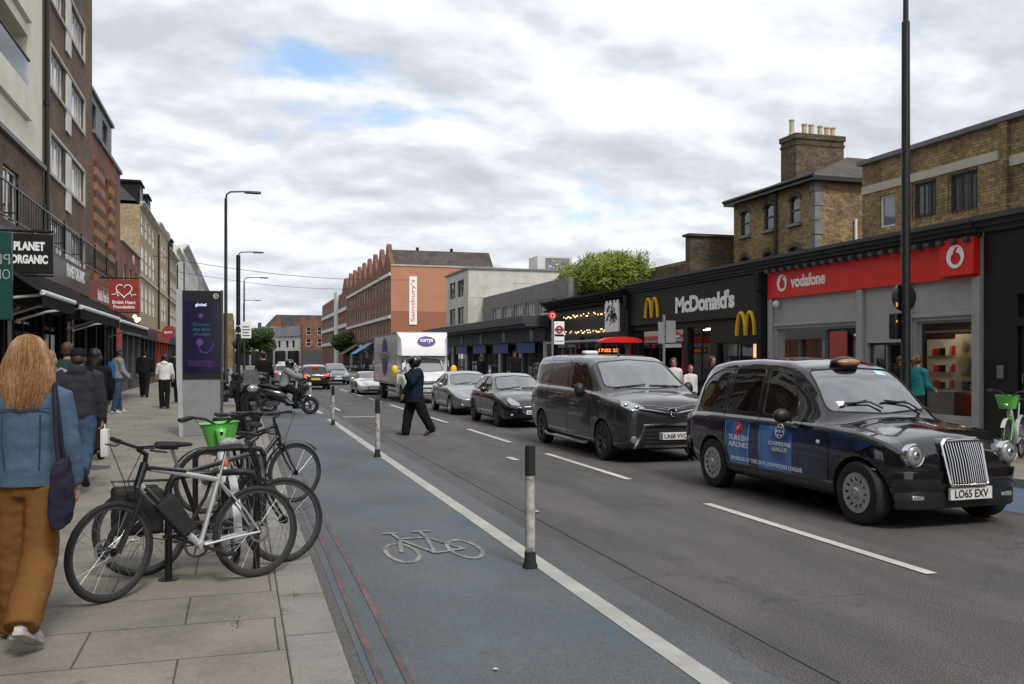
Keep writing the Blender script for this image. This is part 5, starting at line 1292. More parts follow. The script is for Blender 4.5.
for s in (-1, 1):
    p = c.fy(s*.60, .76, -1, 0); b = MB(); b.lathe([(.118,.03),(.125,-.02),(.112,-.045),(.1,-.04)], p+Vector((0,0,0)), 'Y', 28); h = b.build('headlamp', M['chrome'], root)
    b = MB(); b.ell(p+Vector((0,-.03,0)), (.1,.035,.1), 20, 10); b.build('lens', M['lens'], h)
    b = MB(); b.ell(p+Vector((0,-.045,0)), (.05,.03,.05), 14, 8); b.build('bulb', M['chrome'], h)
    p = c.fy(s*.55, .52, -1, .0); b = MB(); b.lathe([(.0,-.03),(.04,-.025),(.045,.0)], p, 'Y', 16); b.build('indicator', M['lens'], root)
    p = c.fy(s*.56, .335, -1, .045); b = MB(); b.box(p+Vector((-.075,0,-.025)), p+Vector((.075,.03,.025))); b.build('fog_lamp', M['lens'], root, bevel=.01)
def bumper(c, z0, z1, off, m, ywrap=.35, name='bumper', front=True, n=18, xs=1.0):
    s = -1 if front else 1; y0 = c.y0 if front else c.y1; pts = []
    w = abs(c.sx(y0-s*ywrap, (z0+z1)/2, 1).x)+off*.6
    rg = []
    for i in range(n+1):
        t = -1+2*i/n; a = abs(t)
        x = w*min(1, 1.25*a-(.25*a*a))*(1 if t > 0 else -1)
        if a < .8: p = c.fy(x*.97, (z0+z1)/2, s, off); yy = p.y if abs(p.y-y0) < .25 else y0-s*.1
        else: yy = None
        pts.append([x, yy, a])
    last = [q[1] for q in pts if q[1] is not None]; ye = last[0]
    for q in pts:
        if q[1] is None: q[1] = ye-s*((q[2]-.8)/.2)**1.0*(ywrap)
    for x, yy, a in pts:
        inx = x*(1-.03/w); iny = yy-s*.05*(1-max(0,(a-.8)/.2))
        rg.append([(x,yy,z0+.012),(x,yy-s*.006,z0),(inx,iny,z0),(inx,iny,z1),(x,yy-s*.006,z1),(x,yy,z1-.012)])
    b = MB(); b.rings(rg); return b.build(name, m, c.root)
bumper(c, .40, .60, .03, tb, .10); bumper(c, .22, .42, .045, M['trim'], .09, 'lower_bumper')
# grille passes in front of the bumper
nplate(root, lambda x, z, o: Vector((x, c.y0-.14, z)), .04, .37, 'LO65 EXV', w=.53, h=.125)
bumper(c, .28, .60, .03, tb, .35, 'rear_bumper', front=False)
# taxi sign on the roof, wipers, mirrors
p = c.ty(0, 1.26, 0); b = MB(); b.ell(p+Vector((0,.02,.04)), (.20,.12,.075), 20, 10); rs = b.build('roof_sign', M['black'], root); b = MB(); b.ell(p+Vector((0,-.045,.045)), (.165,.07,.045), 18, 8); b.build('amber_panel', mat('unlit_orange_panel', (.38,.2,.12), .35, var=.15, vs=12), rs)
b = MB()
for x0, x1 in ((-.5,.0),(.05,.55)):
    b.tube([c.ty(x1, .62, .03), c.ty(x1-.12, .70, .035), c.ty(x0+.05, .72, .03)], .011, 5); b.tube([c.ty(x0-.02,.705,.018), c.ty(x1-.12,.74,.02)], .008, 4)
b.build('wipers', M['trim'], root)
for s in (-1, 1): mirror(root, s*.90, 1.12, 1.07, s, M['trim'], (.11,.07,.085))
for s in (-1, 1):
    wheel(root, s*.775, 0, .33, .2, s, 'cap', 'alloy', rimr=.62); wheel(root, s*.775, 2.886, .33, .2, s, 'cap', 'alloy', rimr=.62)
seats(root, (1.75,), xs=(.36,)); seats(root, (1.75,), xs=(-.36,)); seats(root, (3.1,), xs=(-.4,0,.4), w=.38); steering(root, -.36, 1.12, .95)
for s in (-1,1): b = MB(); b.box((s*.6-.08,3.78,.6),(s*.6+.08,3.83,.85)); b.build('tail_lamp', M['redlens'], root, bevel=.01)
b = MB(); b.box((-.6,.75,.82),(.6,1.05,1.02)); b.build('dashboard', M['seatf'], root, bevel=.03)
b = MB(); b.box((.22,.0,0),(.36,.1,0.004)) if False else None
b = MB(); b.add([c.ty(-.52,.72,.004),c.ty(-.42,.71,.004),c.ty(-.42,.77,.004),c.ty(-.52,.78,.004)], [(0,1,2,3)]); b.build('windscreen_sticker', M['wsign'], root, smooth=False)
b = MB(); p = [c.ty(x, y, .004) for x, y in ((.32,1.1),(.46,1.09),(.45,1.17),(.32,1.18))]; b.add(p, [(0,1,2,3)]); b.build('windscreen_sticker', mat('pale_cyan_sticker', (.4,.75,.7), .5), root, smooth=False)
c.finish(tb)

# ---- modern vehicles share this recipe
def modern(root, spec):
    c = Car(root, spec['top'], spec['belt'], spec['W'], spec['rW'], spec['bot'], spec['yr'], hood_k=spec.get('hk',.84), nose=spec.get('nose',.08), crown=.03, hoodc=spec.get('hoodc',.05), gh=spec.get('gh',.35), step=spec.get('step',.07))
    wr, wb_ = spec['wr'], spec['wb']
    for p, g in spec['win']: c.side_window(p, M[g], r=.05)
    c.front_window(spec['scr'], lambda y: spec['scry'][0] < y < spec['scry'][1], M['glass_scr'])
    c.front_window(spec['rscr'], lambda y: y > spec['rscry'], M['glass_dark'], 'rear_window')
    c.arch(0, wr, wr+.05); c.arch(wb_, wr, wr+.05)
    hw = pl(spec['W'], .3)
    for s in (-1, 1):
        for y in (0, wb_): wheel(root, s*(hw-.105), y, wr, .2, s, spec.get('ws','spoke'), spec.get('rm','alloy'), spec.get('nsp',5))
    b = MB()
    for s in (-1, 1):
        for l in spec['lines']: c.line(l, s=s, b=b)
    b.build('door_gaps', M['mblack'], root)
    b = MB()
    for y, z in spec['handles']:
        for s in (-1,1): b.tube([c.sx(y,z,s,0), c.sx(y+.02,z,s,.03), c.sx(y+.15,z+.005,s,.03), c.sx(y+.17,z,s,0)], .012, 6)
    b.build('door_handles', M[spec.get('hm','trim')] if not spec.get('hp') else spec['hp'], root)
    my, mz = spec['mir']
    for s in (-1, 1): mirror(root, s*(hw+.02), my, mz, s, spec['mm'], spec.get('ms',(.1,.06,.075)))
    seats(root, spec['seats'], zf=spec.get('zf',.48)); steering(root, -.36, spec['seats'][0]-.62, spec.get('zf',.48)+.4)
    return c
def lamp_strip(c, poly, s, m, name='headlamp', off=.004):
    """poly in (x,z) mirrored by s and draped from the front corner"""
    d = Vector((-s*.55, 1, 0)).normalized()
    def how(u, v, o):
        p0 = Vector((s*u, c.y0, v))-d*3
        h, nn = c.hit(p0, d)
        return (h+nn*o) if h is not None else Vector((s*u, c.y0, v))
    return c.decal(poly, how, off, m, name, grid=.04)

# ---- dark van
def van():
    root = thing('van', 'dark grey panel van with chrome lower grille, behind the black cab', 'van', (6.84, 14.25, 0), R(-.5))
    sp = dict(top=[(-.74,.94),(-.69,1.02),(-.5,1.08),(-.1,1.15),(.08,1.18),(.45,1.39),(.95,1.68),(1.25,1.77),(1.7,1.81),(3.2,1.82),(3.85,1.79),(4.0,1.72),(4.08,1.4),(4.12,1.0)],
        belt=[(-.74,.92),(-.5,1.0),(.2,1.11),(1.0,1.17),(3.9,1.2),(4.12,1.1)], W=[(-.74,.77),(-.6,.86),(-.35,.915),(0,.945),(3.6,.945),(4.12,.88)], rW=[(-.74,.70),(.2,.78),(1.0,.75),(2,.77),(4.12,.74)],
        bot=[(-.74,.26),(-.5,.2),(3.8,.24),(4.12,.34)], yr=(-.74,4.12), wr=.335, wb=3.275, gh=.5, hk=.86, nose=.04, hoodc=.06,
        win=[([(.62,1.20),(.62,1.28),(1.12,1.62),(1.66,1.66),(1.66,1.18),(.8,1.18)],'glass_car')],
        scr=[(-.76,1.24),(-.64,1.66),(0,1.71),(.64,1.66),(.76,1.24),(0,1.20)], scry=(.0,1.5), rscr=[(-.6,1.2),(-.58,1.62),(.58,1.62),(.6,1.2)], rscry=3.8,
        lines=[[(.60,.40),(.55,.9),(.60,1.18)],[(1.76,.28),(1.76,1.72)],[(2.95,.9),(2.95,1.72)],[(2.95,.9),(2.86,.5),(2.86,.28)],[(.6,.28),(2.86,.28)],[(1.9,1.25),(3.9,1.3)],[(1.9,1.25),(1.9,1.70)],[(1.9,1.70),(3.9,1.67)]],
        handles=[(1.55,1.02),(1.85,1.02)], mir=(.72,1.17), mm=M['trim'], ms=(.1,.08,.13), seats=(1.55,), zf=.75, rm='dalloy', nsp=7, ws='twin')
    c = modern(root, sp); pm = paint('van_dark_grey', (.055,.053,.055), metal=.6, rough=.27)
    FF = lambda x, z, off: c.fy(x, z, -1, off)
    c.decal([(-.62,.42),(-.50,.62),(.50,.62),(.62,.42),(.55,.30),(-.55,.30)], FF, .004, M['grille'], 'lower_grille')
    c.decal([(-.55,.86),(-.5,.94),(0,.87),(.5,.94),(.55,.86),(.3,.77),(-.3,.77)], FF, .004, M['grille'], 'upper_grille')
    b = MB()
    for z in (.36,.42,.48,.54): b.tube([FF(-.55+.9*i/10*1.2, z, .01) for i in range(11)], .006, 4)
    b.build('grille_slats', M['trim'], root)
    for nm, pts, r in (('chrome_bar', [(-.60,.90),(-.4,.875),(-.12,.83),(0,.825),(.12,.83),(.4,.875),(.6,.90)], .020), ('chrome_bar', [(-.6,.965),(-.3,.945),(0,.90),(.3,.945),(.6,.965)], .007),
                       ('chrome_surround', [(-.66,.26),(-.62,.36),(-.50,.63),(-.2,.64),(.2,.64),(.50,.63),(.62,.36),(.66,.26)], .024), ('chrome_surround', [(-.5,.29),(0,.28),(.5,.29)], .017)):
        b = MB(); b.tube([FF(x, z, .015) for x, z in pts], r, 6); b.build(nm, M['chrome'], root)
    p = FF(0,.84,.03); b = MB()
    b.tube([p+Vector((.105*math.cos(a),0,.072*math.sin(a))) for a in [2*PI*i/24 for i in range(24)]], .009, 6, closed=True); b.tube([p+Vector((.038*math.cos(a),-.003,.066*math.sin(a))) for a in [2*PI*i/20 for i in range(20)]], .007, 6, closed=True); b.tube([p+Vector((.08*math.cos(a),-.003,.026+.03*math.sin(a))) for a in [2*PI*i/20 for i in range(20)]], .007, 6, closed=True)
    b.build('front_emblem', M['chrome'], root)
    for s in (-1, 1):
        h = lamp_strip(c, [(.42,.885),(.54,.965),(.80,1.02),(.93,1.03),(.92,.955),(.74,.885)], s, M['lens']); 
        for x, z in ((.60,.925),(.76,.955)):
            q = [v.co for v in h.data.vertices]; t = min(q, key=lambda v: (abs(v.x)-x)**2+(v.z-z)**2); b = MB(); b.ell(t+Vector((0,-.004,0)), (.045,.02,.035), 12, 8); b.build('lens', M['chrome'], h)
        p = FF(s*.68, .40, .0); b = MB(); b.lathe([(0,-.02),(.05,-.018),(.06,0)], p, 'Y', 18); b.build('fog_lamp', M['lens'], root)
    nplate(root, FF, .02, .455, 'LA68 VVC', w=.52, h=.12, blue=True, tw=.78)
    b = MB()
    for s in (-1,1): b.tube([(s*.97,.55,.27),(s*.985,.7,.24),(s*.985,2.75,.24),(s*.97,2.9,.27)], .025, 8)
    b.build('side_bar', M['chrome'], root)
    b = MB(); b.tube([c.ty(0,1.45,0), c.ty(0,1.45,.0)+Vector((.0,.04,.07)), c.ty(0,1.6,.2)], [.03,.012,.004], 6); b.build('aerial', M['black'], root)
    b = MB(); b.obox(c.ty(-.25,2.3,.03), (.30,.2,.09), Matrix.Identity(3)); b.build('roof_beacon', M['wpaint'], root, bevel=.04)
    b = MB()
    for x0, x1 in ((-.62,-.02),(.05,.62)): b.tube([c.ty(x0,.20,.018), c.ty(x1,.22,.02)], .010, 4)
    b.build('wipers', M['trim'], root)
    c.finish(pm)
van()
def hatch(root, H, W, wb, pm, fo=.78, ro=.62, kind='hatch', see='glass_car', rm='alloy', nsp=5, plate=None, lamps='lens', steer=True, tail='redlens'):
    k = H/1.45; y0, y1 = -fo, wb+ro; hw = W/2
    if kind == 'coupe': top = [(y0,.56*k),(y0+.08,.64*k),(-.2,.80*k),(.55,.90*k),(1.25,1.36*k),(1.7,1.44*k),(2.1,1.42*k),(wb+.1,1.15*k),(wb+.5,.98*k),(y1,.9*k)]
    elif kind == 'lift': top = [(y0,.60*k),(y0+.08,.69*k),(-.2,.88*k),(.3,.98*k),(1.15,1.40*k),(1.6,1.47*k),(2.1,1.45*k),(wb,1.28*k),(wb+.45,1.12*k),(y1,1.0*k)]
    else: top = [(y0,.64*k),(y0+.08,.74*k),(-.2,.90*k),(.35,1.0*k),(1.1,1.38*k),(1.5,1.455*k),(2.1,1.45*k),(wb,1.40*k),(wb+.3,1.34*k),(y1-.12,1.02*k),(y1,.92*k)]
    belt = [(y0,.58*k),(-.2,.80*k),(.5,.92*k),(wb,.97*k),(y1,.9*k)]
    sp = dict(top=top, belt=belt, W=[(y0,hw-.2),(y0+.15,hw-.08),(y0+.45,hw-.015),(0,hw),(wb,hw),(y1-.2,hw-.04),(y1,hw-.14)], rW=[(y0,hw-.22),(.4,hw-.18),(1.4,hw-.26),(wb,hw-.28),(y1,hw-.3)],
        bot=[(y0,.26*k),(y0+.3,.19*k),(wb+.1,.2*k),(y1,.32*k)], yr=(y0,y1), wr=.31, wb=wb, gh=.36*k, hk=.84, nose=.07, step=.08,
        win=[([(.75,.985*k),(1.18,1.28*k),(1.55,1.36*k),(1.62,1.36*k),(1.62,.97*k)],see),([(1.70,.975*k),(1.70,1.36*k),(2.05,1.35*k),(wb-.05,(1.24 if kind != 'coupe' else 1.15)*k),(wb+.12,1.06*k),(wb-.1,1.0*k)],'glass_dark')],
        scr=[(-hw+.17,1.03*k),(-hw+.3,1.34*k),(0,1.38*k),(hw-.3,1.34*k),(hw-.17,1.03*k),(0,.99*k)], scry=(.2,1.7), rscr=[(-hw+.25,1.02*k),(-hw+.36,1.3*k),(hw-.36,1.3*k),(hw-.25,1.02*k)], rscry=wb-.2,
        lines=[[(.55,.28),(.5,.6*k),(.58,.93*k)],[(1.66,.26),(1.66,.97*k)],[(wb-.30,.75*k),(wb-.42,.45),(wb-.5,.26)],[(.55,.26),(wb-.5,.26)]], handles=[(1.4,.82*k),(2.15,.84*k)], hp=pm, mir=(.82,1.0*k), mm=pm, seats=(1.5,2.3), zf=.42, rm=rm, nsp=nsp)
    c = modern(root, sp); FF = lambda x, z, off: c.fy(x, z, -1, off)
    c.decal([(-.38,.46*k),(-.42,.58*k),(.42,.58*k),(.38,.46*k),(.3,.34*k),(-.3,.34*k)], FF, .004, M['grille'], 'grille')
    b = MB(); b.tube([FF(x, z, .008) for x, z in ((-.42,.60*k),(-.3,.42*k),(0,.36*k),(.3,.42*k),(.42,.60*k))], .010, 5); b.build('grille_trim', M['chrome'], root)
    c.decal([(-.6,.25*k),(-.55,.31*k),(.55,.31*k),(.6,.25*k)], FF, .004, M['grille'], 'lower_grille')
    for s in (-1, 1):
        lamp_strip(c, [(.40,.60*k),(.44,.68*k),(.70,.78*k),(hw-.03,.82*k),(hw-.02,.74*k),(.66,.63*k)], s, M[lamps])
        p = FF(s*.62,.36*k,.0); b = MB(); b.ell(p, (.06,.015,.025), 10, 6); b.build('fog_lamp', M['lens'], root)
        bl_ = lambda u, v, o: c.fy(s*u, v, 1, o)
        c.decal([(.42,.80*k),(.42,.90*k),(hw-.17,.92*k),(hw-.15,.78*k)], bl_, .006, M[tail], 'tail_lamp')
    p = FF(0,.53*k,.012); b = MB(); b.tube([p+Vector((.05*math.cos(a),0,.035*math.sin(a))) for a in [2*PI*i/16 for i in range(16)]], .008, 5, closed=True); b.build('front_emblem', M['chrome'], root)
    nplate(root, lambda x, z, o: c.fy(x, z, -1, .012), 0, .43*k, plate, tw=.8)
    nplate(root, lambda x, z, o: c.fy(x, z, 1, .045), 0, .62*k, None, 'platey')
    b = MB()
    for x0, x1 in ((-.6,-.02),(.02,.55)): b.tube([c.ty(x0,.42,.018), c.ty(x1,.48,.018)], .010, 4)
    b.build('wipers', M['trim'], root)
    c.finish(pm); return c
def vehicle(name, label, cat, x, y, rz=0, sc=1, group=None):
    r = thing(name, label, cat, (x, y, 0), rz, group); r.scale = (sc, sc, sc); return r
G = 'cars queueing in the oncoming lane'
r = vehicle('parked_car', 'black hatchback waiting behind the dark van', 'car', 7.0, 21.95, 0, .94, G); r.name = 'hatchback'; hatch(r, 1.42, 1.70, 2.5, paint('car_black', (.008,.008,.010), rough=.15), rm='dalloy', plate='LC17 XKF')
r = vehicle('saloon_car', 'silver saloon car between the black hatchback and the white lorry', 'car', 6.98, 27.1, 0, .92, G); hatch(r, 1.42, 1.76, 2.7, paint('car_silver', (.36,.37,.38), metal=.75, rough=.3), kind='lift', plate='LK66 OVN')
r = vehicle('sports_car', 'low white sports car behind the white lorry', 'car', 6.08, 43.4, 0, .84, G); hatch(r, 1.3, 1.8, 2.5, paint('car_white', (.72,.72,.72), rough=.25), kind='coupe', plate='', fo=.85)
G2 = 'cars driving away up the street'
r = vehicle('estate_car', 'black estate car with red tail lamps driving away up the street', 'car', 3.95, 53.2, PI, .95, G2); c = hatch(r, 1.45, 1.78, 2.6, paint('car_black', (.008,.008,.010)), tail='taillit', see='glass_dark')
b = MB(); b.box((-.2,3.02,1.36),(.2,3.1,1.39)); b.build('brake_light', M['taillit'], r)
r = vehicle('grey_car', 'silver car partly hidden left of the black estate car', 'car', 2.7, 60, PI, .95, G2); r.name = 'hatchback'; hatch(r, 1.45, 1.75, 2.6, paint('car_silver', (.36,.37,.38), metal=.75, rough=.3), see='glass_dark')
r = vehicle('grey_car', 'grey car partly hidden right of the black estate car', 'car', 6.1, 60, 0, .95, G); r.name = 'hatchback'; hatch(r, 1.45, 1.75, 2.6, paint('car_grey', (.12,.13,.14), metal=.5, rough=.3), see='glass_dark', plate='')
for i, (x, y, col, lb) in enumerate(((3.6,74,'car_black','small dark car far up the street beyond the silver car'),(6.2,80,'car_white','small white car far up the street'),(4.2,95,'car_grey','distant grey car, farthest in the street'))):
    src = bpy.data.objects['hatchback.001' if col != 'car_white' else 'sports_car']
    d = dup(src, (x, y, 0), PI if x < 5 else 0, lb); d.name = 'distant_car'; d['group'] = G2 if x < 5 else G

# ---- white box lorry
root = thing('lorry', 'white box lorry with purple oval shop logos, behind the silver saloon', 'lorry', (6.85, 34.9, 0)); wp = paint('lorry_white', (.74,.74,.75), rough=.35, coat=.5)
b = MB(); b.rings([[(-1.0,y,.72),(1.0,y,.72),(1.0,y,2.72),(.97,y,2.76),(-.97,y,2.76),(-1.0,y,2.72)] for y in (.0,6.2)]); box_ = b.build('box_body', mat('lorry_box_grey', (.66,.67,.69), .35, coat=.3, var=.04), root, smooth=False)
b = MB(); b.rings([[(-1.0,-.004,1.85),(1.0,-.004,1.85),(1.0,-.004,2.72),(-1.0,-.004,2.72)],[(-.96,-.25,1.84),(.96,-.25,1.84),(.96,-.16,2.66),(-.96,-.16,2.66)],[(-.86,-.42,1.83),(.86,-.42,1.83),(.86,-.24,2.5),(-.86,-.24,2.5)]]); b.build('fairing', wp, root)
b = MB()
for x in (-1.005,1.005):
    b.box((x-.012,0,.68),(x+.012,.08,2.76)); b.box((x-.012,6.12,.68),(x+.012,6.2,2.76)); b.box((x-.012,.08,2.68),(x+.012,6.12,2.765)); b.box((x-.012,.08,.68),(x+.012,6.12,.76))
b.build('box_trim', M['alu'], root)
sp = dict(top=[(-1.15,.82),(-1.08,.95),(-.75,1.12),(-.6,1.18),(-.2,1.72),(0,1.86),(.3,1.9),(.7,1.9)], belt=[(-1.15,.80),(-.75,1.05),(.7,1.15)], W=[(-1.15,.72),(-1.0,.85),(-.7,.92),(.7,.94)], rW=[(-1.15,.68),(0,.78),(.7,.8)], bot=[(-1.15,.3),(.7,.3)])
c = Car(root, sp['top'], sp['belt'], sp['W'], sp['rW'], sp['bot'], (-1.15,.7), hood_k=.86, nose=.05, gh=.5)
c.side_window([(-.42,1.22),(-.42,1.3),(-.1,1.66),(.5,1.72),(.5,1.2)], M['glass_car']); c.front_window([(-.76,1.24),(-.66,1.68),(0,1.73),(.66,1.68),(.76,1.24),(0,1.2)], lambda y: -.9 < y < .3, M['glass_scr']); c.arch(-.45,.33,.40)
FF = lambda x, z, off: c.fy(x, z, -1, off)
c.decal([(-.55,.72),(-.5,.86),(.5,.86),(.55,.72)], FF, .004, M['grille'], 'grille'); c.decal([(-.7,.38),(-.65,.62),(.65,.62),(.7,.38)], FF, .004, M['grille'], 'lower_grille'); nplate(root, lambda x, z, o: c.fy(x, z, -1, .02), 0, .5, 'KX21 UYT')
for s in (-1, 1): lamp_strip(c, [(.56,.74),(.6,.95),(.82,1.02),(.88,.9),(.8,.76)], s, M['lens'])
for s in (-1, 1):
    wheel(root, s*.82, -.45, .33, .22, s, 'cap', 'dalloy'); wheel(root, s*.82, 4.4, .33, .24, s, 'cap', 'dalloy')
    b = MB(); b.box((s*.8-.05,.8,.35),(s*.8+.05,3.8,.42)); b.box((s*.8-.05,.8,.52),(s*.8+.05,3.8,.58)); b.build('side_guard', M['alu'], root)
    b = MB(); b.tube([(s*.9,-.4,1.3),(s*1.12,-.5,1.36),(s*1.12,-.5,1.16),(s*.92,-.4,1.18)], .022, 6); ma = b.build('mirror_arm', M['trim'], root)
    b = MB(); b.ell((s*1.16,-.5,1.28), (.13,.09,.19), 12, 8); b.build('door_mirror', M['yellow'], root)
b = MB(); b.box((-.5,.5,.45),(.5,6.0,.71)); b.box((-.9,3.7,.5),(-.55,5.2,.7)); b.box((.55,3.7,.5),(.9,5.2,.7)); b.build('chassis', M['mblack'], root)
pu = mat('purple_logo', (.09,.04,.25), .4, var=.05); 
def oval(P3, rx, rz, m, parent, name='logo'):
    b = MB(); n = 32; b.add([P3(rx*math.cos(2*PI*i/n), rz*math.sin(2*PI*i/n), .01) for i in range(n)]+[P3(0,0,.012)], [(i,(i+1)%n,n) for i in range(n)]); return b.build(name, m, parent, smooth=False)
fp = lambda x, z, d: (x, -.335-.0-d-(.0)+.27*(z-.0)*.0+ (z)*.2, 2.2+z)
fp = lambda x, z, d: (x+.12, -.295-d+.27*z*.9, 2.33+z+.07)
lo = oval(fp, .36, .2, pu, root); put_text('currys', lambda x, z, d: fp(x, z, .018+d), .5, .17, M['wsign'], lo, bold=.03)
sd = lambda x, z, d: (-1.012-d, 3.0-x, 1.8+z)
lo = oval(sd, .75, .78, pu, root); put_text('currys', lambda x, z, d: (-1.03-d, 3.0-x, 1.8+z), 2.9, .42, mat('pale_grey_print', (.42,.43,.47), .5), lo, bold=.02)
seats(root, (.3,), zf=.8); c.finish(wp)

# ---- motor scooter, front towards +x after turning
def scooter(name, label, loc, rz, topbox=True, pm=None):
    r = thing(name, label, 'scooter', loc, rz, 'motor scooters on the left side'); pm = pm or paint('scooter_black', (.012,.012,.014), rough=.2)
    for y, nm in ((0,'front'), (1.25,'rear')):
        b = MB(); b.torus((0,y,.27), .215, .058, 'X', 28, 10); t = b.build('wheel', M['tyre'], r); b = MB(); b.lathe([(.165,-.03),(.175,0),(.165,.03),(.15,.02),(.15,-.02)], (0,y,.27), 'X', 24)
        for k in range(5): a = 2*PI*k/5; b.tube([(0,y,.27),(0,y+.16*math.cos(a),.27+.16*math.sin(a))], .017, 5)
        b.lathe([(.0,.05),(.04,.05),(.04,-.05),(0,-.05)], (0,y,.27), 'X', 12); b.build('rim', M['dalloy'], t)
    def ringz(y, z, hw, hh, n=12): return [(hw*math.cos(2*PI*i/n), y, z+hh*math.sin(2*PI*i/n)) for i in range(n)]
    b = MB(); b.rings([ringz(.05,.88,.05,.06),ringz(.1,.84,.14,.16),ringz(.2,.78,.22,.26),ringz(.27,.62,.24,.3),ringz(.33,.5,.2,.24)]); b.build('leg_shield', pm, r)
    b = MB(); b.rings([ringz(-.08,.42,.03,.02),ringz(-.02,.56,.08,.05),ringz(.12,.58,.09,.04),ringz(.24,.5,.08,.05)]); b.build('front_mudguard', pm, r)
    b = MB(); b.rings([ringz(.3,.36,.17,.1),ringz(.6,.34,.18,.09),ringz(.75,.45,.17,.18)]); b.build('footboard', M['trim'], r)
    b = MB(); b.rings([ringz(.68,.5,.15,.2),ringz(.85,.58,.19,.22),ringz(1.15,.66,.19,.17),ringz(1.45,.74,.12,.11),ringz(1.6,.8,.05,.04)]); b.build('tail_body', pm, r)
    b = MB(); b.rings([ringz(.66,.80,.1,.04),ringz(.8,.80,.16,.07),ringz(1.1,.83,.17,.07),ringz(1.2,.88,.15,.07),ringz(1.5,.92,.12,.05)]); b.build('seat', M['seatf'], r)
    b = MB(); b.tube([(-.09,-.0,.27),(-.09,.12,.6)], .025, 8); b.tube([(.09,-.0,.27),(.09,.12,.6)], .025, 8); b.build('fork', M['trim'], r)
    b = MB(); b.tube([(-.34,.34,1.03),(-.2,.28,1.06),(0,.26,1.02),(.2,.28,1.06),(.34,.34,1.03)], [.02,.015,.03,.015,.02], 8); b.tube([(-.2,.26,1.05),(-.32,.2,1.2)], .007, 5); b.tube([(.2,.26,1.05),(.32,.2,1.2)], .007, 5); b.build('handlebar', M['trim'], r)
    for s in (-1,1): b = MB(); b.ell((s*.34,.2,1.23), (.07,.02,.045), 10, 6); b.build('mirror', M['trim'], r)
    b = MB(); b.ell((0,.02,.9), (.13,.08,.09), 14, 8); b.build('headlamp', M['lens'], r)
    b = MB(); b.rings([[(-.2,.1,1.0),(.2,.1,1.0),(.2,.105,1.0),(-.2,.105,1.0)],[(-.15,.22,1.35),(.15,.22,1.35),(.15,.225,1.35),(-.15,.225,1.35)]]); b.build('windshield', M['glass_car'], r)
    b = MB(); b.rings([[(.09,1.0,.34),(.15,1.0,.34),(.15,1.0,.26),(.09,1.0,.26)],[(.1,1.3,.42),(.2,1.3,.42),(.2,1.3,.3),(.1,1.3,.3)],[(.12,1.6,.48),(.2,1.6,.48),(.2,1.6,.38),(.12,1.6,.38)]]); b.build('exhaust', M['steel'], r, bevel=.02)
    b = MB(); b.rings([[(-.08,.9,.3),(.1,.9,.3),(.1,.9,.5),(-.08,.9,.5)],[(-.06,1.3,.22),(.1,1.3,.22),(.1,1.3,.36),(-.06,1.3,.36)]]); b.build('engine', M['dalloy'], r, bevel=.02)
    if topbox:
        b = MB(); b.rings([ringz(1.3,1.14,.05,.08),ringz(1.34,1.14,.2,.15),ringz(1.5,1.15,.24,.17),ringz(1.7,1.14,.21,.15),ringz(1.75,1.13,.06,.08)]); b.build('top_box', M['trim'], r)
        b = MB(); b.ell((0,1.76,1.1), (.14,.02,.035), 10, 6); b.build('reflector', M['redlens'], r)
    return r
scooter('motor_scooter', 'black motor scooter standing crosswise in the cycle lane under the grey jacketed rider', (2.08, 28.5, 0), R(90-4))
s2 = scooter('motor_scooter', 'black motor scooter with large top box and lit headlamp beside the sign post', (.28, 21.9, .12), R(10), True)
s3 = scooter('motor_scooter', 'second black scooter parked further back along the kerb', (.0, 31.5, .12), R(40), True)
# ---------------------------------------------------------------- street furniture
M['pblack'] = mat('black_post_paint', (.012,.012,.013), .4, var=.3, vs=14, bump=.1); M['wand'] = mat('grimy_white_plastic', (.42,.41,.38), .6, var=.5, vs=9)
def bollard(x, y, label):
    t = thing('bollard', label, 'bollard', (x,y,0), group='lane wands along the cycle lane')
    b = MB(); b.lathe([(0,0),(.062,0),(.062,.03),(.05,.05),(.046,.14),(.0,.14)], n=20); b.build('base', M['rubber'], t)
    b = MB(); b.lathe([(.041,.135),(.040,.78)], n=20); b.build('sleeve', M['wand'], t)
    b = MB(); b.lathe([(.0,1.02),(.034,1.02),(.043,1.008),(.044,.77),(.0,.77)], n=20); b.build('top_sleeve', M['rubber'], t)
    return t
b0 = bollard(2.30, 7.09, 'nearest black and white lane wand, scuffed, in front of the van')
for y, l in ((15.8,'second lane wand, left of the crossing pedestrian'),(23.7,'third lane wand up the cycle lane'),(31.6,'fourth lane wand, right of the crosswise scooter'),(39.5,'farthest lane wand, small, beyond the crosswise scooter')): dup(b0, (2.31,y,0), R(y*7), l)
def lamp_post(x, y, h, label, arm=1.25, r0=.09):
    t = thing('street_lamp', label, 'street lamp', (x,y,.12), group='street lamps along the left kerb')
    b = MB(); b.tube([(0,0,0),(0,0,1.1),(0,0,1.15),(0,0,h-.6),(0,0,h-.25)], [r0,r0,r0*.72,r0*.6,r0*.55], 10); b.build('pole', M['pblack'], t)
    b = MB(); b.tube([(0,0,h-.3),(.03,0,h-.1),(.16,0,h),(arm*.7,0,h+.03),(arm,0,h+.04)], [.035,.033,.03,.03,.03], 8); b.build('arm', M['pblack'], t)
    b = MB(); b.rings([[(arm+a,s*w,h+z) for s, z in ((-1,0),(-.7,.06),(.7,.06),(1,0),(.7,-.03),(-.7,-.03))] for a, w in ((-.1,.05),(0,.1),(.35,.11),(.5,.05))]); b.build('lantern', M['dgrey'], t)
    return t
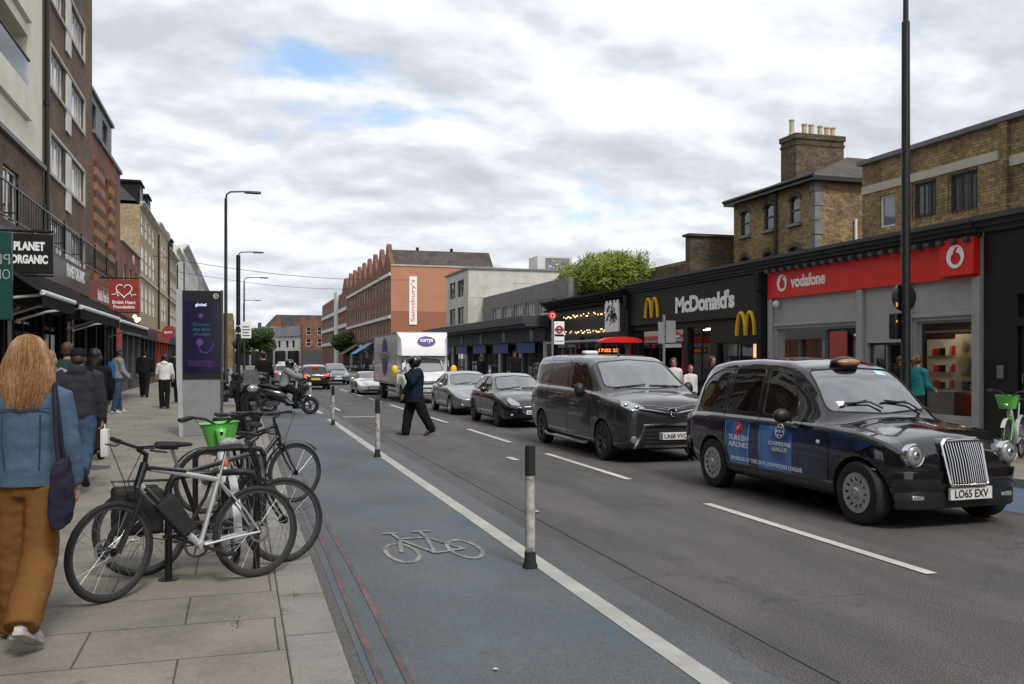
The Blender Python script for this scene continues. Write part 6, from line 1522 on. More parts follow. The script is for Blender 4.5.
lamp_post(-.5, 34.8, 7.75, 'tallest nearest street lamp rising behind the advertising totem', .75); lamp_post(-.09, 54, 7.7, 'second street lamp right behind the black sign post', .9); lamp_post(.3, 71, 7.7, 'third street lamp along the left kerb'); lamp_post(.36, 99, 7.7, 'fourth and farthest street lamp along the left kerb')
t = thing('sign_post', 'black post with small white parking plate beside the advertising totem', 'post', (-.04,22.7,.12), world=False)
b = MB(); b.tube([(0,0,0),(0,0,4.1)], .05, 12); b.tube([(0,0,0),(0,0,.9)], .06, 12); b.build('post', M['pblack'], t)
b = MB(); b.box((.07,-.06,2.1),(.30,-.045,2.5)); b.box((-.05,-.045,2.2),(.1,-.03,2.23)); b.box((-.05,-.045,2.38),(.1,-.03,2.41)); p = b.build('parking_plate', M['wsign'], t)
b = MB(); 
for k in range(4): b.box((.095,-.065,2.15+k*.07),(.275-.03*(k%2),-.061,2.175+k*.07))
b.build('printed_lines', M['dgrey'], p)
# advertising totem
t = thing('advertising_totem', 'grey digital advertising totem with dark blue screen on the left pavement', 'totem', (-.78,19.8,.12), R(-2))
b = MB(); b.rings([[(x, y, z) for x, y in ((-.36,0),(.40,0),(.42,.28),(-.38,.28))] for z in (0,3.0)]); b.build('body', M['alu'], t, bevel=.01)
b = MB()
def fr(z): return -.10 if z > 1.15 else -.10+.08*(1-abs(z-.9)/.9)
b.rings([[(-.47+fr2, -.06, z), (-.36+fr2*.3, -.06, z), (-.36, .30, z), (-.47+fr2, .30, z)] for z, fr2 in ((0,.05),(.5,.035),(.9,.02),(1.15,0),(1.5,-.01),(3.04,-.01))]); b.build('side_frame', mat('pale_aluminium', (.5,.51,.52), .4, metal=.3, var=.05), t)
b = MB(); b.box((.402,-.06,0),(.43,.3,3.04)); b.build('side_frame', M['dgrey'], t)
b = MB(); b.box((-.355,-.02,1.18),(.40,-.002,3.02)); sc = b.build('screen_bezel', M['black'], t, smooth=False)
m = bpy.data.materials.new('lit_blue_screen'); m.use_nodes = True; tt = m.node_tree; p = tt.nodes['Principled BSDF']; tcx = N(tt, 'ShaderNodeTexCoord'); n = N(tt, 'ShaderNodeTexNoise', i_Scale=2.2, i_Detail=2.0); L(tt, tcx, 'Object', n, 'Vector')
r = ramp(tt, n, 'Fac', [(.35,(.004,.006,.02)),(.55,(.01,.012,.07)),(.7,(.03,.02,.12))]); p.inputs['Base Color'].default_value = (.01,.01,.02,1); L(tt, r, 0, p, 'Emission Color'); p.inputs['Emission Strength'].default_value = .13; p.inputs['Roughness'].default_value = .1
b = MB(); b.box((-.325,-.026,1.3),(.375,-.0205,2.8)); b.build('screen', m, sc, smooth=False)
gl = mat('screen_glow_text', (.3,.3,.4), .5, var=0, emit=(.55,.6,.8), es=.6); gt = mat('screen_teal_text', (.02,.1,.12), .5, var=0, emit=(.02,.22,.26), es=.1); gp_ = mat('screen_purple', (.08,.02,.12), .5, var=0, emit=(.2,.05,.35), es=.13)
put_text('global', lambda x, y, d: (.0+x, -.027-d, 2.72+y), .22, .08, gl, sc, bold=.03)
for s, z, w in (('Discover', 2.32, .34), ('the best', 2.22, .34), ('of London', 2.12, .32)): put_text(s, lambda x, y, d, z=z: (.02+x, -.027-d, z+y), w, .07, gt, sc)
b = MB(); b.lathe([(0,0),(.07,0),(.07,.002),(0,.002)], (-.02,-.03,1.95), 'Y', 20); b.lathe([(0,0),(.045,0),(.045,.002),(0,.002)], (0,-.03,2.5), 'Y', 20); b.tube([(-.05,-.029,1.9),(.0,-.029,1.75),(.12,-.029,1.72),(.22,-.029,1.82),(.25,-.029,1.95)], .012, 5); b.build('screen_graphic', gp_, sc)
b = MB(); 
for k in range(4): b.box((-.26,-.029,1.45+k*.035),(.28-.06*(k%2),-.0275,1.458+k*.035))
b.build('screen_small_print', gp_, sc, smooth=False)
b = MB(); b.tube([(.30+.05*math.cos(a),-.024,2.91+.05*math.sin(a)) for a in [2*PI*i/20 for i in range(20)]], .006, 5, closed=True); b.build('roundel', M['wsign'], sc); put_text('BT', lambda x, y, d: (.30+x, -.021-d, 2.91+y), .06, .04, M['wsign'], sc)
# right side: tall signal post
t = thing('signal_post', 'tall black signal post with round sign back, in front of the phone shop', 'signal post', (10.4,12.2,.12))
b = MB(); b.tube([(0,0,0),(0,0,.02),(0,0,1.2),(0,0,1.25),(0,0,7.1),(0,0,7.12),(0,0,7.8)], [.1,.085,.085,.075,.065,.045,.04], 14); b.build('post', M['pblack'], t)
b = MB(); b.lathe([(0,-.02),(.22,-.02),(.235,-.01),(.235,.01),(.22,.02),(0,.02)], (.05,.10,2.62), 'Y', 28); b.build('round_sign_back', M['pblack'], t)
b = MB(); b.box((-.14,.08,1.93),(.06,.24,2.36)); b.box((-.03,.02,2.1),(.03,.1,2.16)); b.build('signal_box', M['pblack'], t, bevel=.02)
b = MB(); b.box((-.13,.075,2.46),(-.09,.082,2.53)); b.build('yellow_tag', M['yellow'], t); b = MB(); b.box((-.13,.07,2.2),(-.10,.078,2.24)); b.build('yellow_tag', M['yellow'], t)
# twin sign backs
t = thing('road_sign', 'grey back of a pair of road sign plates on a post before the restaurant', 'road sign', (10.62,21.4,.12))
b = MB(); b.tube([(0,0,0),(0,0,2.75)], .038, 10); b.build('post', M['alu'], t); b = MB(); b.box((-.19,-.06,2.0),(-.03,-.045,2.56)); b.box((.02,-.08,2.02),(.30,-.065,2.6)); b.box((-.15,-.045,2.3),(.2,-.03,2.34)); b.build('sign_plate', M['alu'], t)
# bus stop flag and shelter
t = thing('bus_stop', 'bus stop flag with red and white roundel on a slim pole', 'bus stop', (10.45,29.7,.12))
b = MB(); b.tube([(0,0,0),(0,0,3.05)], .04, 10); b.build('pole', M['alu'], t); b = MB(); b.box((.06,-.02,2.1),(.44,.02,2.9)); fl_ = b.build('flag', M['wsign'], t, bevel=.01)
b = MB(); b.torus((.25,-.03,2.62), .11, .025, 'Y', 24, 6); b.box((.08,-.045,2.59),(.42,-.03,2.65)); b.build('roundel', M['dred'], fl_); b = MB(); b.box((.08,-.028,2.38),(.42,-.021,2.45)); b.box((.1,-.028,2.2),(.4,-.021,2.22)); b.build('printed_lines', M['mblack'], fl_)
b = MB(); b.lathe([(0,-.015),(.15,-.015),(.15,.015),(0,.015)], (.0,-.0,3.1), 'Y', 22); rd = b.build('round_plate', M['red'], t); b = MB(); b.torus((0,-.02,3.1), .07, .015, 'Y', 18, 6); b.build('ring_mark', M['wsign'], rd)
t = thing('bus_shelter', 'bus shelter with red curved end roof and orange lit departure board', 'bus shelter', (12.5,28.8,.12))
b = MB(); b.rings([[(-.7+.7*(1-math.cos(a)) , y, 2.2+.1*math.sin(a)) for a in [PI*i/10 for i in range(11)]]+[(.7,y,2.18),(-.7,y,2.18)] for y in (0.0,5.6)]); b.build('roof', M['dgrey'], t)
b = MB(); b.rings([[(-.74+.74*(1-math.cos(a)) , y, 2.19+.16*math.sin(a)) for a in [PI*i/12 for i in range(13)]]+[(.74,y,2.15),(-.74,y,2.15)] for y in (-.5,-.02)]); b.build('red_roof_end', M['red'], t)
for y in (0.2,2.8,5.4): b = MB(); b.box((.55,y,0),(.62,y+.07,2.2)); b.build('upright', M['red'], t)
b = MB(); b.box((.57,.3,.3),(.585,5.4,2.0)); b.build('glass_panel', M['glass_see'], t)
b = MB(); b.box((-.55,.5,1.78),(.35,.62,2.0)); db = b.build('departure_board', M['black'], t); put_text('17:02 25', lambda x, y, d: (-.1+x, .495-d, 1.89+y), .75, .12, M['ledred'], db, bold=.02)
b = MB(); b.box((.3,1,.45),(.5,4.6,.5)); b.build('bench', M['dred'], t)
# small stuff: bin bag wall lamp litter
for i, (x, y, w, a) in enumerate(((1.36,4.8,.018,.6),(-.9,8.6,.05,1.0),(3.2,9.6,.04,.2))):
    b = MB(); z = .013 if x > .6 else .124; b.add([(x+w*math.cos(a+k)*(.6+.5*(k>2)), y+w*math.sin(a+k), z+.006*(k % 2)) for k in (0,1.3,2.2,3.6,5)], [(0,1,2,3,4)]); o = b.build('litter', M['wpaint']); tag(o, ['crumpled white paper scrap on the blue cycle lane','scrap of pale litter on the paving behind the bikes','tiny white scrap on the asphalt past the edge line'][i], 'litter')
t = thing('street_litter_bin', 'black litter bin on the far right pavement near the gabled block', 'litter bin', (10.7,62,.12)); b = MB(); b.lathe([(0,0),(.28,0),(.3,.1),(.3,.85),(.33,.9),(.3,1.05),(.1,1.15),(0,1.15)]); b.build('bin_body', M['pblack'], t)
b = MB(); b.lathe([(0,0),(.30,0),(.31,.005),(0,.006)], (-2.15,14.5,.12)); o = b.build('manhole_cover', mat('cast_iron', (.07,.066,.06), .7, var=.3, vs=30, bump=.5)); tag(o, 'round iron cover set in the left pavement', 'manhole cover')

# ---------------------------------------------------------------- bicycles: rear contact at the origin, front towards +y
M['lime'] = mat('lime_green_plastic', (.12,.50,.07), .35, var=.06, coat=.3); M['bkblk'] = mat('gloss_black_frame', (.01,.01,.011), .25, var=.2, coat=.6); M['bksil'] = mat('silver_frame', (.55,.56,.57), .3, metal=.5, var=.08, coat=.5); M['bkwht'] = mat('pale_grey_frame', (.5,.52,.52), .35, var=.06)
M['wrap'] = mat('crinkled_plastic_bag', (.3,.31,.32), .35, var=.35, vs=30, bump=.9, bs=40); M['bag'] = mat('black_nylon', (.016,.016,.017), .8, var=.3, vs=9, bump=.3)
def bike_wheel(r, y, R0, tw=.024, fat=False, rimm='alu'):
    b = MB(); b.torus((0,y,R0), R0-tw, tw, 'X', 56, 8); t = b.build('wheel', M['tyre'], r)
    b = MB(); rr = R0-2*tw; b.lathe([(rr+.006,-.011),(rr+.006,.011),(rr-.016,.009),(rr-.02,0),(rr-.016,-.009)], (0,y,R0), 'X', 56, close=True); b.build('rim', M[rimm], t)
    b = MB()
    for k in range(28):
        a = 2*PI*k/28; s = 1 if k % 2 else -1; a2 = a+(.9 if k % 4 < 2 else -.9)
        b.tube([(s*.028, y+.024*math.cos(a2), R0+.024*math.sin(a2)), (0, y+rr*math.cos(a), R0+rr*math.sin(a))], .0015, 4, caps=False)
    b.build('spokes', M['steel'], t)
    b = MB(); b.lathe([(0,-.05),(.012,-.05),(.012,-.03),(.03,-.03),(.018,-.02),(.018,.02),(.03,.03),(.012,.03),(.012,.05),(0,.05)], (0,y,R0), 'X', 16); b.build('hub', M['trim'], t)
    return t
def ering_(c, rx, ry, n=14): return [Vector(c)+Vector((rx*math.cos(2*PI*i/n), ry*math.sin(2*PI*i/n), 0)) for i in range(n)]
def bicycle(name, label, rear, front, fm='bkblk', kind='mtb', steer=0., lean=0., top=None, basket=None, mud=False, susp=False, saddle='bag', rimm='alu', grp='bicycles locked at the rack', extra=None, z=.12):
    d = Vector((front[0]-rear[0], front[1]-rear[1])); wb = 1.05; rz = math.atan2(-d.x, d.y)
    r = thing(name, label, 'bicycle', (rear[0], rear[1], z), rz, grp); r.rotation_euler = (0, lean, rz)
    R0 = .335; bb = Vector((0,.43,.29)); st = Vector((0,.27,.78)) if kind != 'step' else Vector((0,.25,.62)); ht = Vector((0,.80,.90)); hb = Vector((0,.845,.76)); rh = Vector((0,0,R0)); fh = Vector((0,wb,R0))
    fm2 = M[fm]
    b = MB()
    if kind == 'step':
        b.tube([hb+Vector((0,-.0,.02)), Vector((0,.66,.52)), bb+Vector((0,.06,.10)), bb], [.045,.05,.055,.05], 12); b.tube([bb, Vector((0,.3,.6)), st], [.04,.03,.028], 10)
        b.tube([bb, rh], .018, 8, sx=3.2); b.tube([st-Vector((0,0,.08)), rh], .014, 8, sx=4); b.tube([hb-Vector((0,-.01,.04)), ht], .032, 12)
    else:
        b.tube([st-Vector((0,-.01,.04)), ht-Vector((0,.0,.03))], .019, 10); b.tube([bb, hb], .024, 10); b.tube([bb, st], .018, 10)
        b.tube([hb-Vector((0,-.01,.02)), ht], .026, 10); b.lathe([(0,-.04),(.024,-.04),(.024,.04),(0,.04)], bb, 'X', 14)
        for s in (-1, 1): b.tube([bb+Vector((s*.03,0,0)), Vector((s*.05,.2,.32)), rh+Vector((s*.06,0,0))], .010, 8); b.tube([st+Vector((s*.015,-.0,-.06)), Vector((s*.05,.1,.5)), rh+Vector((s*.06,0,0))], .008, 8)
    b.build('frame', fm2, r)
    if kind == 'mtb' and fm == 'bksil':
        b = MB(); b.tube([bb+Vector((0,.08,.09)), hb-Vector((0,.03,.03))], .0255, 10); b.tube([hb-Vector((0,-.01,.018)), ht+Vector((0,0,.002))], .0272, 10); b.tube([Vector((0,.52,.818)), ht-Vector((0,.0,.03))], .0205, 10); dt = b.build('black_down_tube', M['bkblk'], r)
        put_text('CARRERA', lambda x, y, d: (.0265+d, *( (bb.lerp(hb,.55)+(hb-bb).normalized()*x+Vector((0,-.75,.66))*y)[1:] )), .26, .03, M['wsign'], dt, bold=.02, ext=.001)
    b = MB(); fk = [hb-Vector((0,-.008,.02)), Vector((0,.87,.66))]; b.tube([fk[0],fk[1]], .02, 8)
    b.tube([(-.065,.872,.66),(.065,.872,.66)], .018, 8)
    for s in (-1, 1):
        if susp: b.tube([Vector((s*.065,.868,.70)), Vector((s*.065,.95,.50))], .015, 8); b.tube([Vector((s*.065,.945,.52)), fh+Vector((s*.065,-.005,0))], .021, 8)
        else: b.tube([Vector((s*.055,.872,.67)), Vector((s*.055,.96,.48)), fh+Vector((s*.055,0,0))], [.014,.012,.009], 8)
    F = b.build('fork', M['trim'] if not (fm == 'lime' or kind == 'step') else M['lime'], r)
    b = MB(); b.tube([ht, ht+Vector((0,-.01,.07))], .016, 8); b.tube([ht+Vector((0,-.01,.06)), ht+Vector((0,.06,.10))], .016, 8); hc = ht+Vector((0,.06,.11)); hcur = []
    for s in (-1, 1):
        if kind == 'step': pts = [hc, hc+Vector((s*.12,.0,.08)), hc+Vector((s*.24,-.06,.11)), hc+Vector((s*.33,-.14,.10))]
        else: pts = [hc, hc+Vector((s*.15,.0,.02)), hc+Vector((s*.31,-.04,.03))]
        b.tube(pts, .012, 8); e = pts[-1]; e0 = pts[-2]; dd = (e-e0).normalized()
        b.tube([e-dd*.11, e+dd*.02], .018, 8); q = e-dd*.14; b.tube([q, q+Vector((0,.05,-.02)), e+Vector((0,.06,-.03))], .006, 5)
        b.tube([q, q+Vector((0,.1,.0)), Vector((s*.02,.95,.8)), Vector((s*.03,.9,.65))], .003, 4, caps=False)
    HB_ = b.build('handlebar', M['trim'], r)
    bike_wheel(r, 0, R0, .019, rimm=rimm); fw = bike_wheel(r, wb, R0, .019, rimm=rimm)
    if steer:
        SM = Matrix.Translation(ht) @ Matrix.Rotation(steer, 4, (ht-hb).normalized()) @ Matrix.Translation(-ht)
        for o in (F, HB_, fw): o.matrix_local = SM
    if susp: 
        b = MB(); b.lathe([(.062,.042),(.08,.042),(.08,.045),(.062,.045)], fh, 'X', 28, close=True); b.lathe([(.06,-.05),(.078,-.05),(.078,-.053),(.06,-.053)], rh, 'X', 24, close=True); b.build('brake_disc', M['steel'], r)
    b = MB(); b.lathe([(.075,.05),(.095,.05),(.095,.054),(.075,.054)], bb, 'X', 30, close=True); 
    for k in range(5): a = 2*PI*k/5; b.tube([bb+Vector((.052,0,0)), bb+Vector((.052,.08*math.cos(a),.08*math.sin(a)))], .006, 5)
    for z_ in (-1, 1): b.tube([bb+Vector((.052,0,z_*.09)), rh+Vector((.052,0,z_*.035))], .004, 4)
    b.lathe([(.0,.046),(.04,.046),(.035,.060),(0,.060)], rh, 'X', 20); b.build('chain_set', M['dalloy'], r)
    b = MB(); ca = R(25 if kind == 'mtb' else -30)
    for s in (-1, 1):
        e = bb+Vector((s*.085, s*.165*math.cos(ca), s*.165*math.sin(ca))); b.tube([bb+Vector((s*.06,0,0)), e], [.012,.009], 6); b.box(e+Vector((s*.01,-.045,-.01)), e+Vector((s*.10,.045,.012)))
    b.build('crank', M['trim'], r)
    sp = st+(Vector((0,-.055,.16))if kind != 'step' else Vector((0,-.10,.30))); b = MB(); b.tube([st-Vector((0,0,.02)), sp], .0135, 8); b.build('seat_post', M['steel'] if kind != 'step' else M['bkwht'], r)
    b = MB(); rg = []
    for y, w, h in ((-.12,.03,.02),(-.105,.065,.035),(-.05,.072,.035),(.02,.045,.03),(.08,.024,.024),(.135,.018,.018),(.15,.008,.008)):
        k_ = 1.18 if saddle == 'wrap' else 1; rg.append([(w*k_*math.cos(a), sp.y+y*k_, sp.z+.02+h*k_*math.sin(a)*(.6 if math.sin(a) < 0 else 1)) for a in [2*PI*i/14 for i in range(14)]])
    b.rings(rg); b.build('saddle', M[saddle], r)
    if mud:
        for yy, a0, a1 in ((0, 20, 200), (wb, 40, 170)):
            b = MB(); b.rings([[(x, yy+(R0+.03)*math.cos(R(a)), R0+(R0+.03-abs(x)*.3)*math.sin(R(a))) for x in (-.03,-.015,0,.015,.03)] for a in range(a0, a1+1, 10)], closed=False); b.build('mudguard', M['trim'] if kind != 'step' else M['bkwht'], r)
    if basket:
        cy, cz = .98, .84; b = MB(); n = 24
        def rr(w, l, z, k=4): 
            return [(w*(abs(math.cos(a))**.6)*(1 if math.cos(a) > 0 else -1), cy+l*(abs(math.sin(a))**.6)*(1 if math.sin(a) > 0 else -1), z) for a in [2*PI*i/n for i in range(n)]]
        b.rings([rr(.11,.09,cz), rr(.135,.115,cz+.1), rr(.165,.145,cz+.2), rr(.175,.155,cz+.205), rr(.16,.14,cz+.195), rr(.145,.11,cz+.12), rr(.115,.085,cz+.01)]); b.add(rr(.115,.085,cz+.012), [tuple(range(n))]); b.build('basket', M[basket], r)
        b = MB(); b.rings([ering_((0,.80,.86),.03,.035),ering_((0,.82,.95),.045,.04),ering_((0,.83,.99),.055,.035),ering_((0,.83,1.01),.02,.015)]); b.build('stem_cover', M['lime' if basket == 'lime' else 'trim'], r)
        b = MB(); b.ell((0,cy+.14,cz+.06), (.045,.03,.03), 10, 6); b.build('front_light', M['lens'], r)
    if extra: extra(r)
    return r
def fr_bag(r): 
    b = MB(); b.rings([[(x, y, z) for x, y, z in ((-.045,.46,.42),(.045,.46,.42),(.045,.56,.36),(-.045,.56,.36))], [(x, y, z) for x, y, z in ((-.05,.62,.68),(.05,.62,.68),(.05,.75,.60),(-.05,.75,.60))]]); b.build('frame_bag', M['bag'], r, bevel=.015)
    b = MB(); b.tube([(.02,.30,.80),(.09,.34,.62),(.08,.46,.45),(.0,.5,.4)], .012, 6); b.build('lock_cable', M['rubber'], r)
    b = MB(); b.ell((.0,.22,.86), (.02,.02,.035), 8, 6); b.build('rear_lamp', M['flame'], r)
def panniers(r):
    for s in (-1, 1):
        b = MB(); b.box((s*.08,-.2,.33),(s*.22,.14,.66)); b.build('pannier', M['bag'], r, bevel=.03)
    b = MB(); 
    for s in (-1,1): b.tube([(s*.06,.2,.7),(s*.06,-.2,.71),(s*.07,0,.34)], .007, 5)
    b.tube([(-.06,-.2,.71),(.06,-.2,.71)], .007, 5); b.build('luggage_rack', M['trim'], r)
    b = MB(); b.lathe([(0,.0),(.03,0),(.03,.15),(0,.16)], (0,.60,.50), 'Z', 14); b.build('bottle', M['trim'], r)
bicycle('bicycle', 'silver and black mountain bike with suspension fork, nearest the camera', (.125,6.93), (-.83,6.48), 'bksil', susp=True, steer=R(20), lean=R(4), extra=fr_bag, rimm='dalloy')
bicycle('bicycle', 'black road hybrid bike facing the kerb behind the silver mountain bike', (-.70,7.18), (.40,7.36), 'bkblk', lean=R(-3), extra=panniers, mud=False, rimm='dalloy', steer=.2)
bicycle('hire_bicycle', 'lime green hire bike with basket and plastic wrapped saddle at the rack', (-.03,7.5), (-.13,8.55), 'bkwht', 'step', basket='lime', mud=True, saddle='wrap', lean=R(-3), rimm='dalloy')
bicycle('bicycle', 'dark bicycle standing behind the green hire bike near the kerb', (.16,9.0), (.05,10.1), 'bkblk', basket='trim', mud=True, rimm='dalloy')
bicycle('bicycle', 'black bicycle furthest from the camera of those at the rack', (-.35,9.9), (.45,10.3), 'bkblk', mud=True, rimm='dalloy')
bicycle('hire_bicycle', 'lime green hire bike with green basket at the right edge of the photo', (12.15,11.6), (11.22,11.0), 'bkwht', 'step', basket='lime', mud=True, rimm='dalloy', grp=None)
b = MB(); b.tube([(-.50,7.02,.12),(-.50,7.02,.80),(-.47,7.03,.86),(-.40,7.04,.88),(.02,7.12,.88),(.09,7.13,.86),(.12,7.14,.80),(.12,7.14,.12)], .026, 12); b.cyl((-.5,7.02,.12),(-.5,7.02,.128),.07,16); b.cyl((.12,7.14,.12),(.12,7.14,.128),.07,16)
tag(b.build('bicycle_rack', M['pblack']), 'black tubular bike stand between the parked bicycles', 'bike rack', 'bike stands on the left pavement')
b = MB(); b.tube([(-.4,8.9,.12),(-.4,8.9,.80),(-.37,8.91,.86),(-.30,8.92,.88),(.12,9.0,.88),(.19,9.01,.86),(.22,9.02,.80),(.22,9.02,.12)], .026, 12)
tag(b.build('bicycle_rack', M['pblack']), 'black tubular bike stand behind the green hire bike', 'bike rack', 'bike stands on the left pavement')
# weeds in paving joints
b = MB(); r = random.Random(5)
for (x, y) in ((-.02,5.75),(.28,5.9),(.36,6.3),(-3.8,12.6),(-4.9,33.4)):
    for k in range(30):
        px, py = x+r.gauss(0,.018), y+r.gauss(0,.05); a = r.random()*6.28; h = r.uniform(.006,.018)*(1 if y < 10 else 4); b.add([(px-.003,py,.121),(px+.003,py,.121),(px+.01*math.cos(a),py+.01*math.sin(a),.121+h)], [(0,1,2)])
tag(b.build('weeds', M['leaf_d'], smooth=False), 'small green weeds growing in the paving joints', 'weeds', kind='stuff')
# ---------------------------------------------------------------- people (facing +y, then turned by rz)
M['skin'] = mat('skin', (.42,.24,.17), .55, var=.08, vs=20); M['skind'] = mat('dark_skin', (.12,.06,.04), .5, var=.1, vs=20)
M['ginger'] = mat('ginger_hair', (.23,.11,.045), .45, var=.3, vs=60); M['brown_hair'] = mat('brown_hair', (.07,.035,.018), .55, var=.3, vs=40); M['black_hair'] = mat('black_hair', (.012,.009,.008), .5, var=.3, vs=40); M['blond_hair'] = mat('dark_blond_hair', (.25,.16,.08), .55, var=.3, vs=30)
def cloth(name, col, var=.18, vs=7, bump=.35, bs=300, rough=.9): return mat(name, col, rough, var=var, vs=vs, bump=bump, bs=bs, spec=.15)
M['denim'] = cloth('blue_denim', (.085,.135,.20), .12, 80); M['jeans'] = cloth('dark_blue_jeans', (.04,.068,.115), .3, 8); M['mustard'] = cloth('mustard_brown_trousers', (.19,.092,.028), .1, 80); M['hood'] = cloth('charcoal_hoodie', (.035,.036,.045)); M['blackc'] = cloth('black_cloth', (.012,.012,.014)); M['navyc'] = cloth('dark_navy_overalls', (.012,.02,.038)); M['whitec'] = cloth('white_cotton', (.7,.69,.68), .06)
M['tealc'] = cloth('teal_knit', (.02,.16,.16)); M['greyc'] = cloth('grey_jersey', (.24,.24,.25)); M['greenc'] = cloth('dark_green_jacket', (.03,.055,.05)); M['tote'] = cloth('dark_plum_canvas', (.028,.026,.045), .2, 5, .5); M['bluebag'] = cloth('bright_blue_nylon', (.02,.12,.30)); M['shoe'] = mat('black_shoe', (.015,.015,.015), .5, var=.2); M['trainer'] = mat('pale_trainer', (.5,.49,.47), .6, var=.2, vs=20); M['sole'] = mat('shoe_sole', (.42,.40,.38), .7, var=.25, vs=30); M['helmet'] = mat('black_helmet', (.012,.012,.013), .15, coat=.8)
def remesh(b, vox, smooth=4, wr=0., wseed=0, wscale=7.):
    me = b.to_mesh('r', [], None, smooth=False)
    me = evalmods(me, [('REMESH', dict(mode='VOXEL', voxel_size=vox, use_smooth_shade=True)), ('SMOOTH', dict(factor=.5, iterations=smooth))])
    if wr:
        me.update(); ns = [v.normal.copy() for v in me.vertices]
        for v, n in zip(me.vertices, ns):
            p = v.co; d = noise.noise(Vector((p.x*wscale, p.y*wscale, p.z*wscale*1.9))+Vector((wseed,0,0)))*.6+noise.noise(Vector((p.x*wscale*2.3, p.y*wscale*2.3, p.z*wscale*3.1))+Vector((0,wseed,0)))*.4
            v.co = p+n*d*wr
    for p in me.polygons: p.use_smooth = True
    return me
def link_me(name, me, m, parent):
    me.materials.clear(); me.materials.append(m); o = bpy.data.objects.new(name, me); C.objects.link(o); o.parent = parent; return o
def ering(c, rx, ry, ax=None, n=16, sq=1.):
    out = []
    for i in range(n):
        a = 2*PI*i/n; ca, sa = math.cos(a), math.sin(a)
        out.append(Vector(c)+Vector((rx*abs(ca)**sq*(1 if ca > 0 else -1), ry*abs(sa)**sq*(1 if sa > 0 else -1), 0)))
    return out
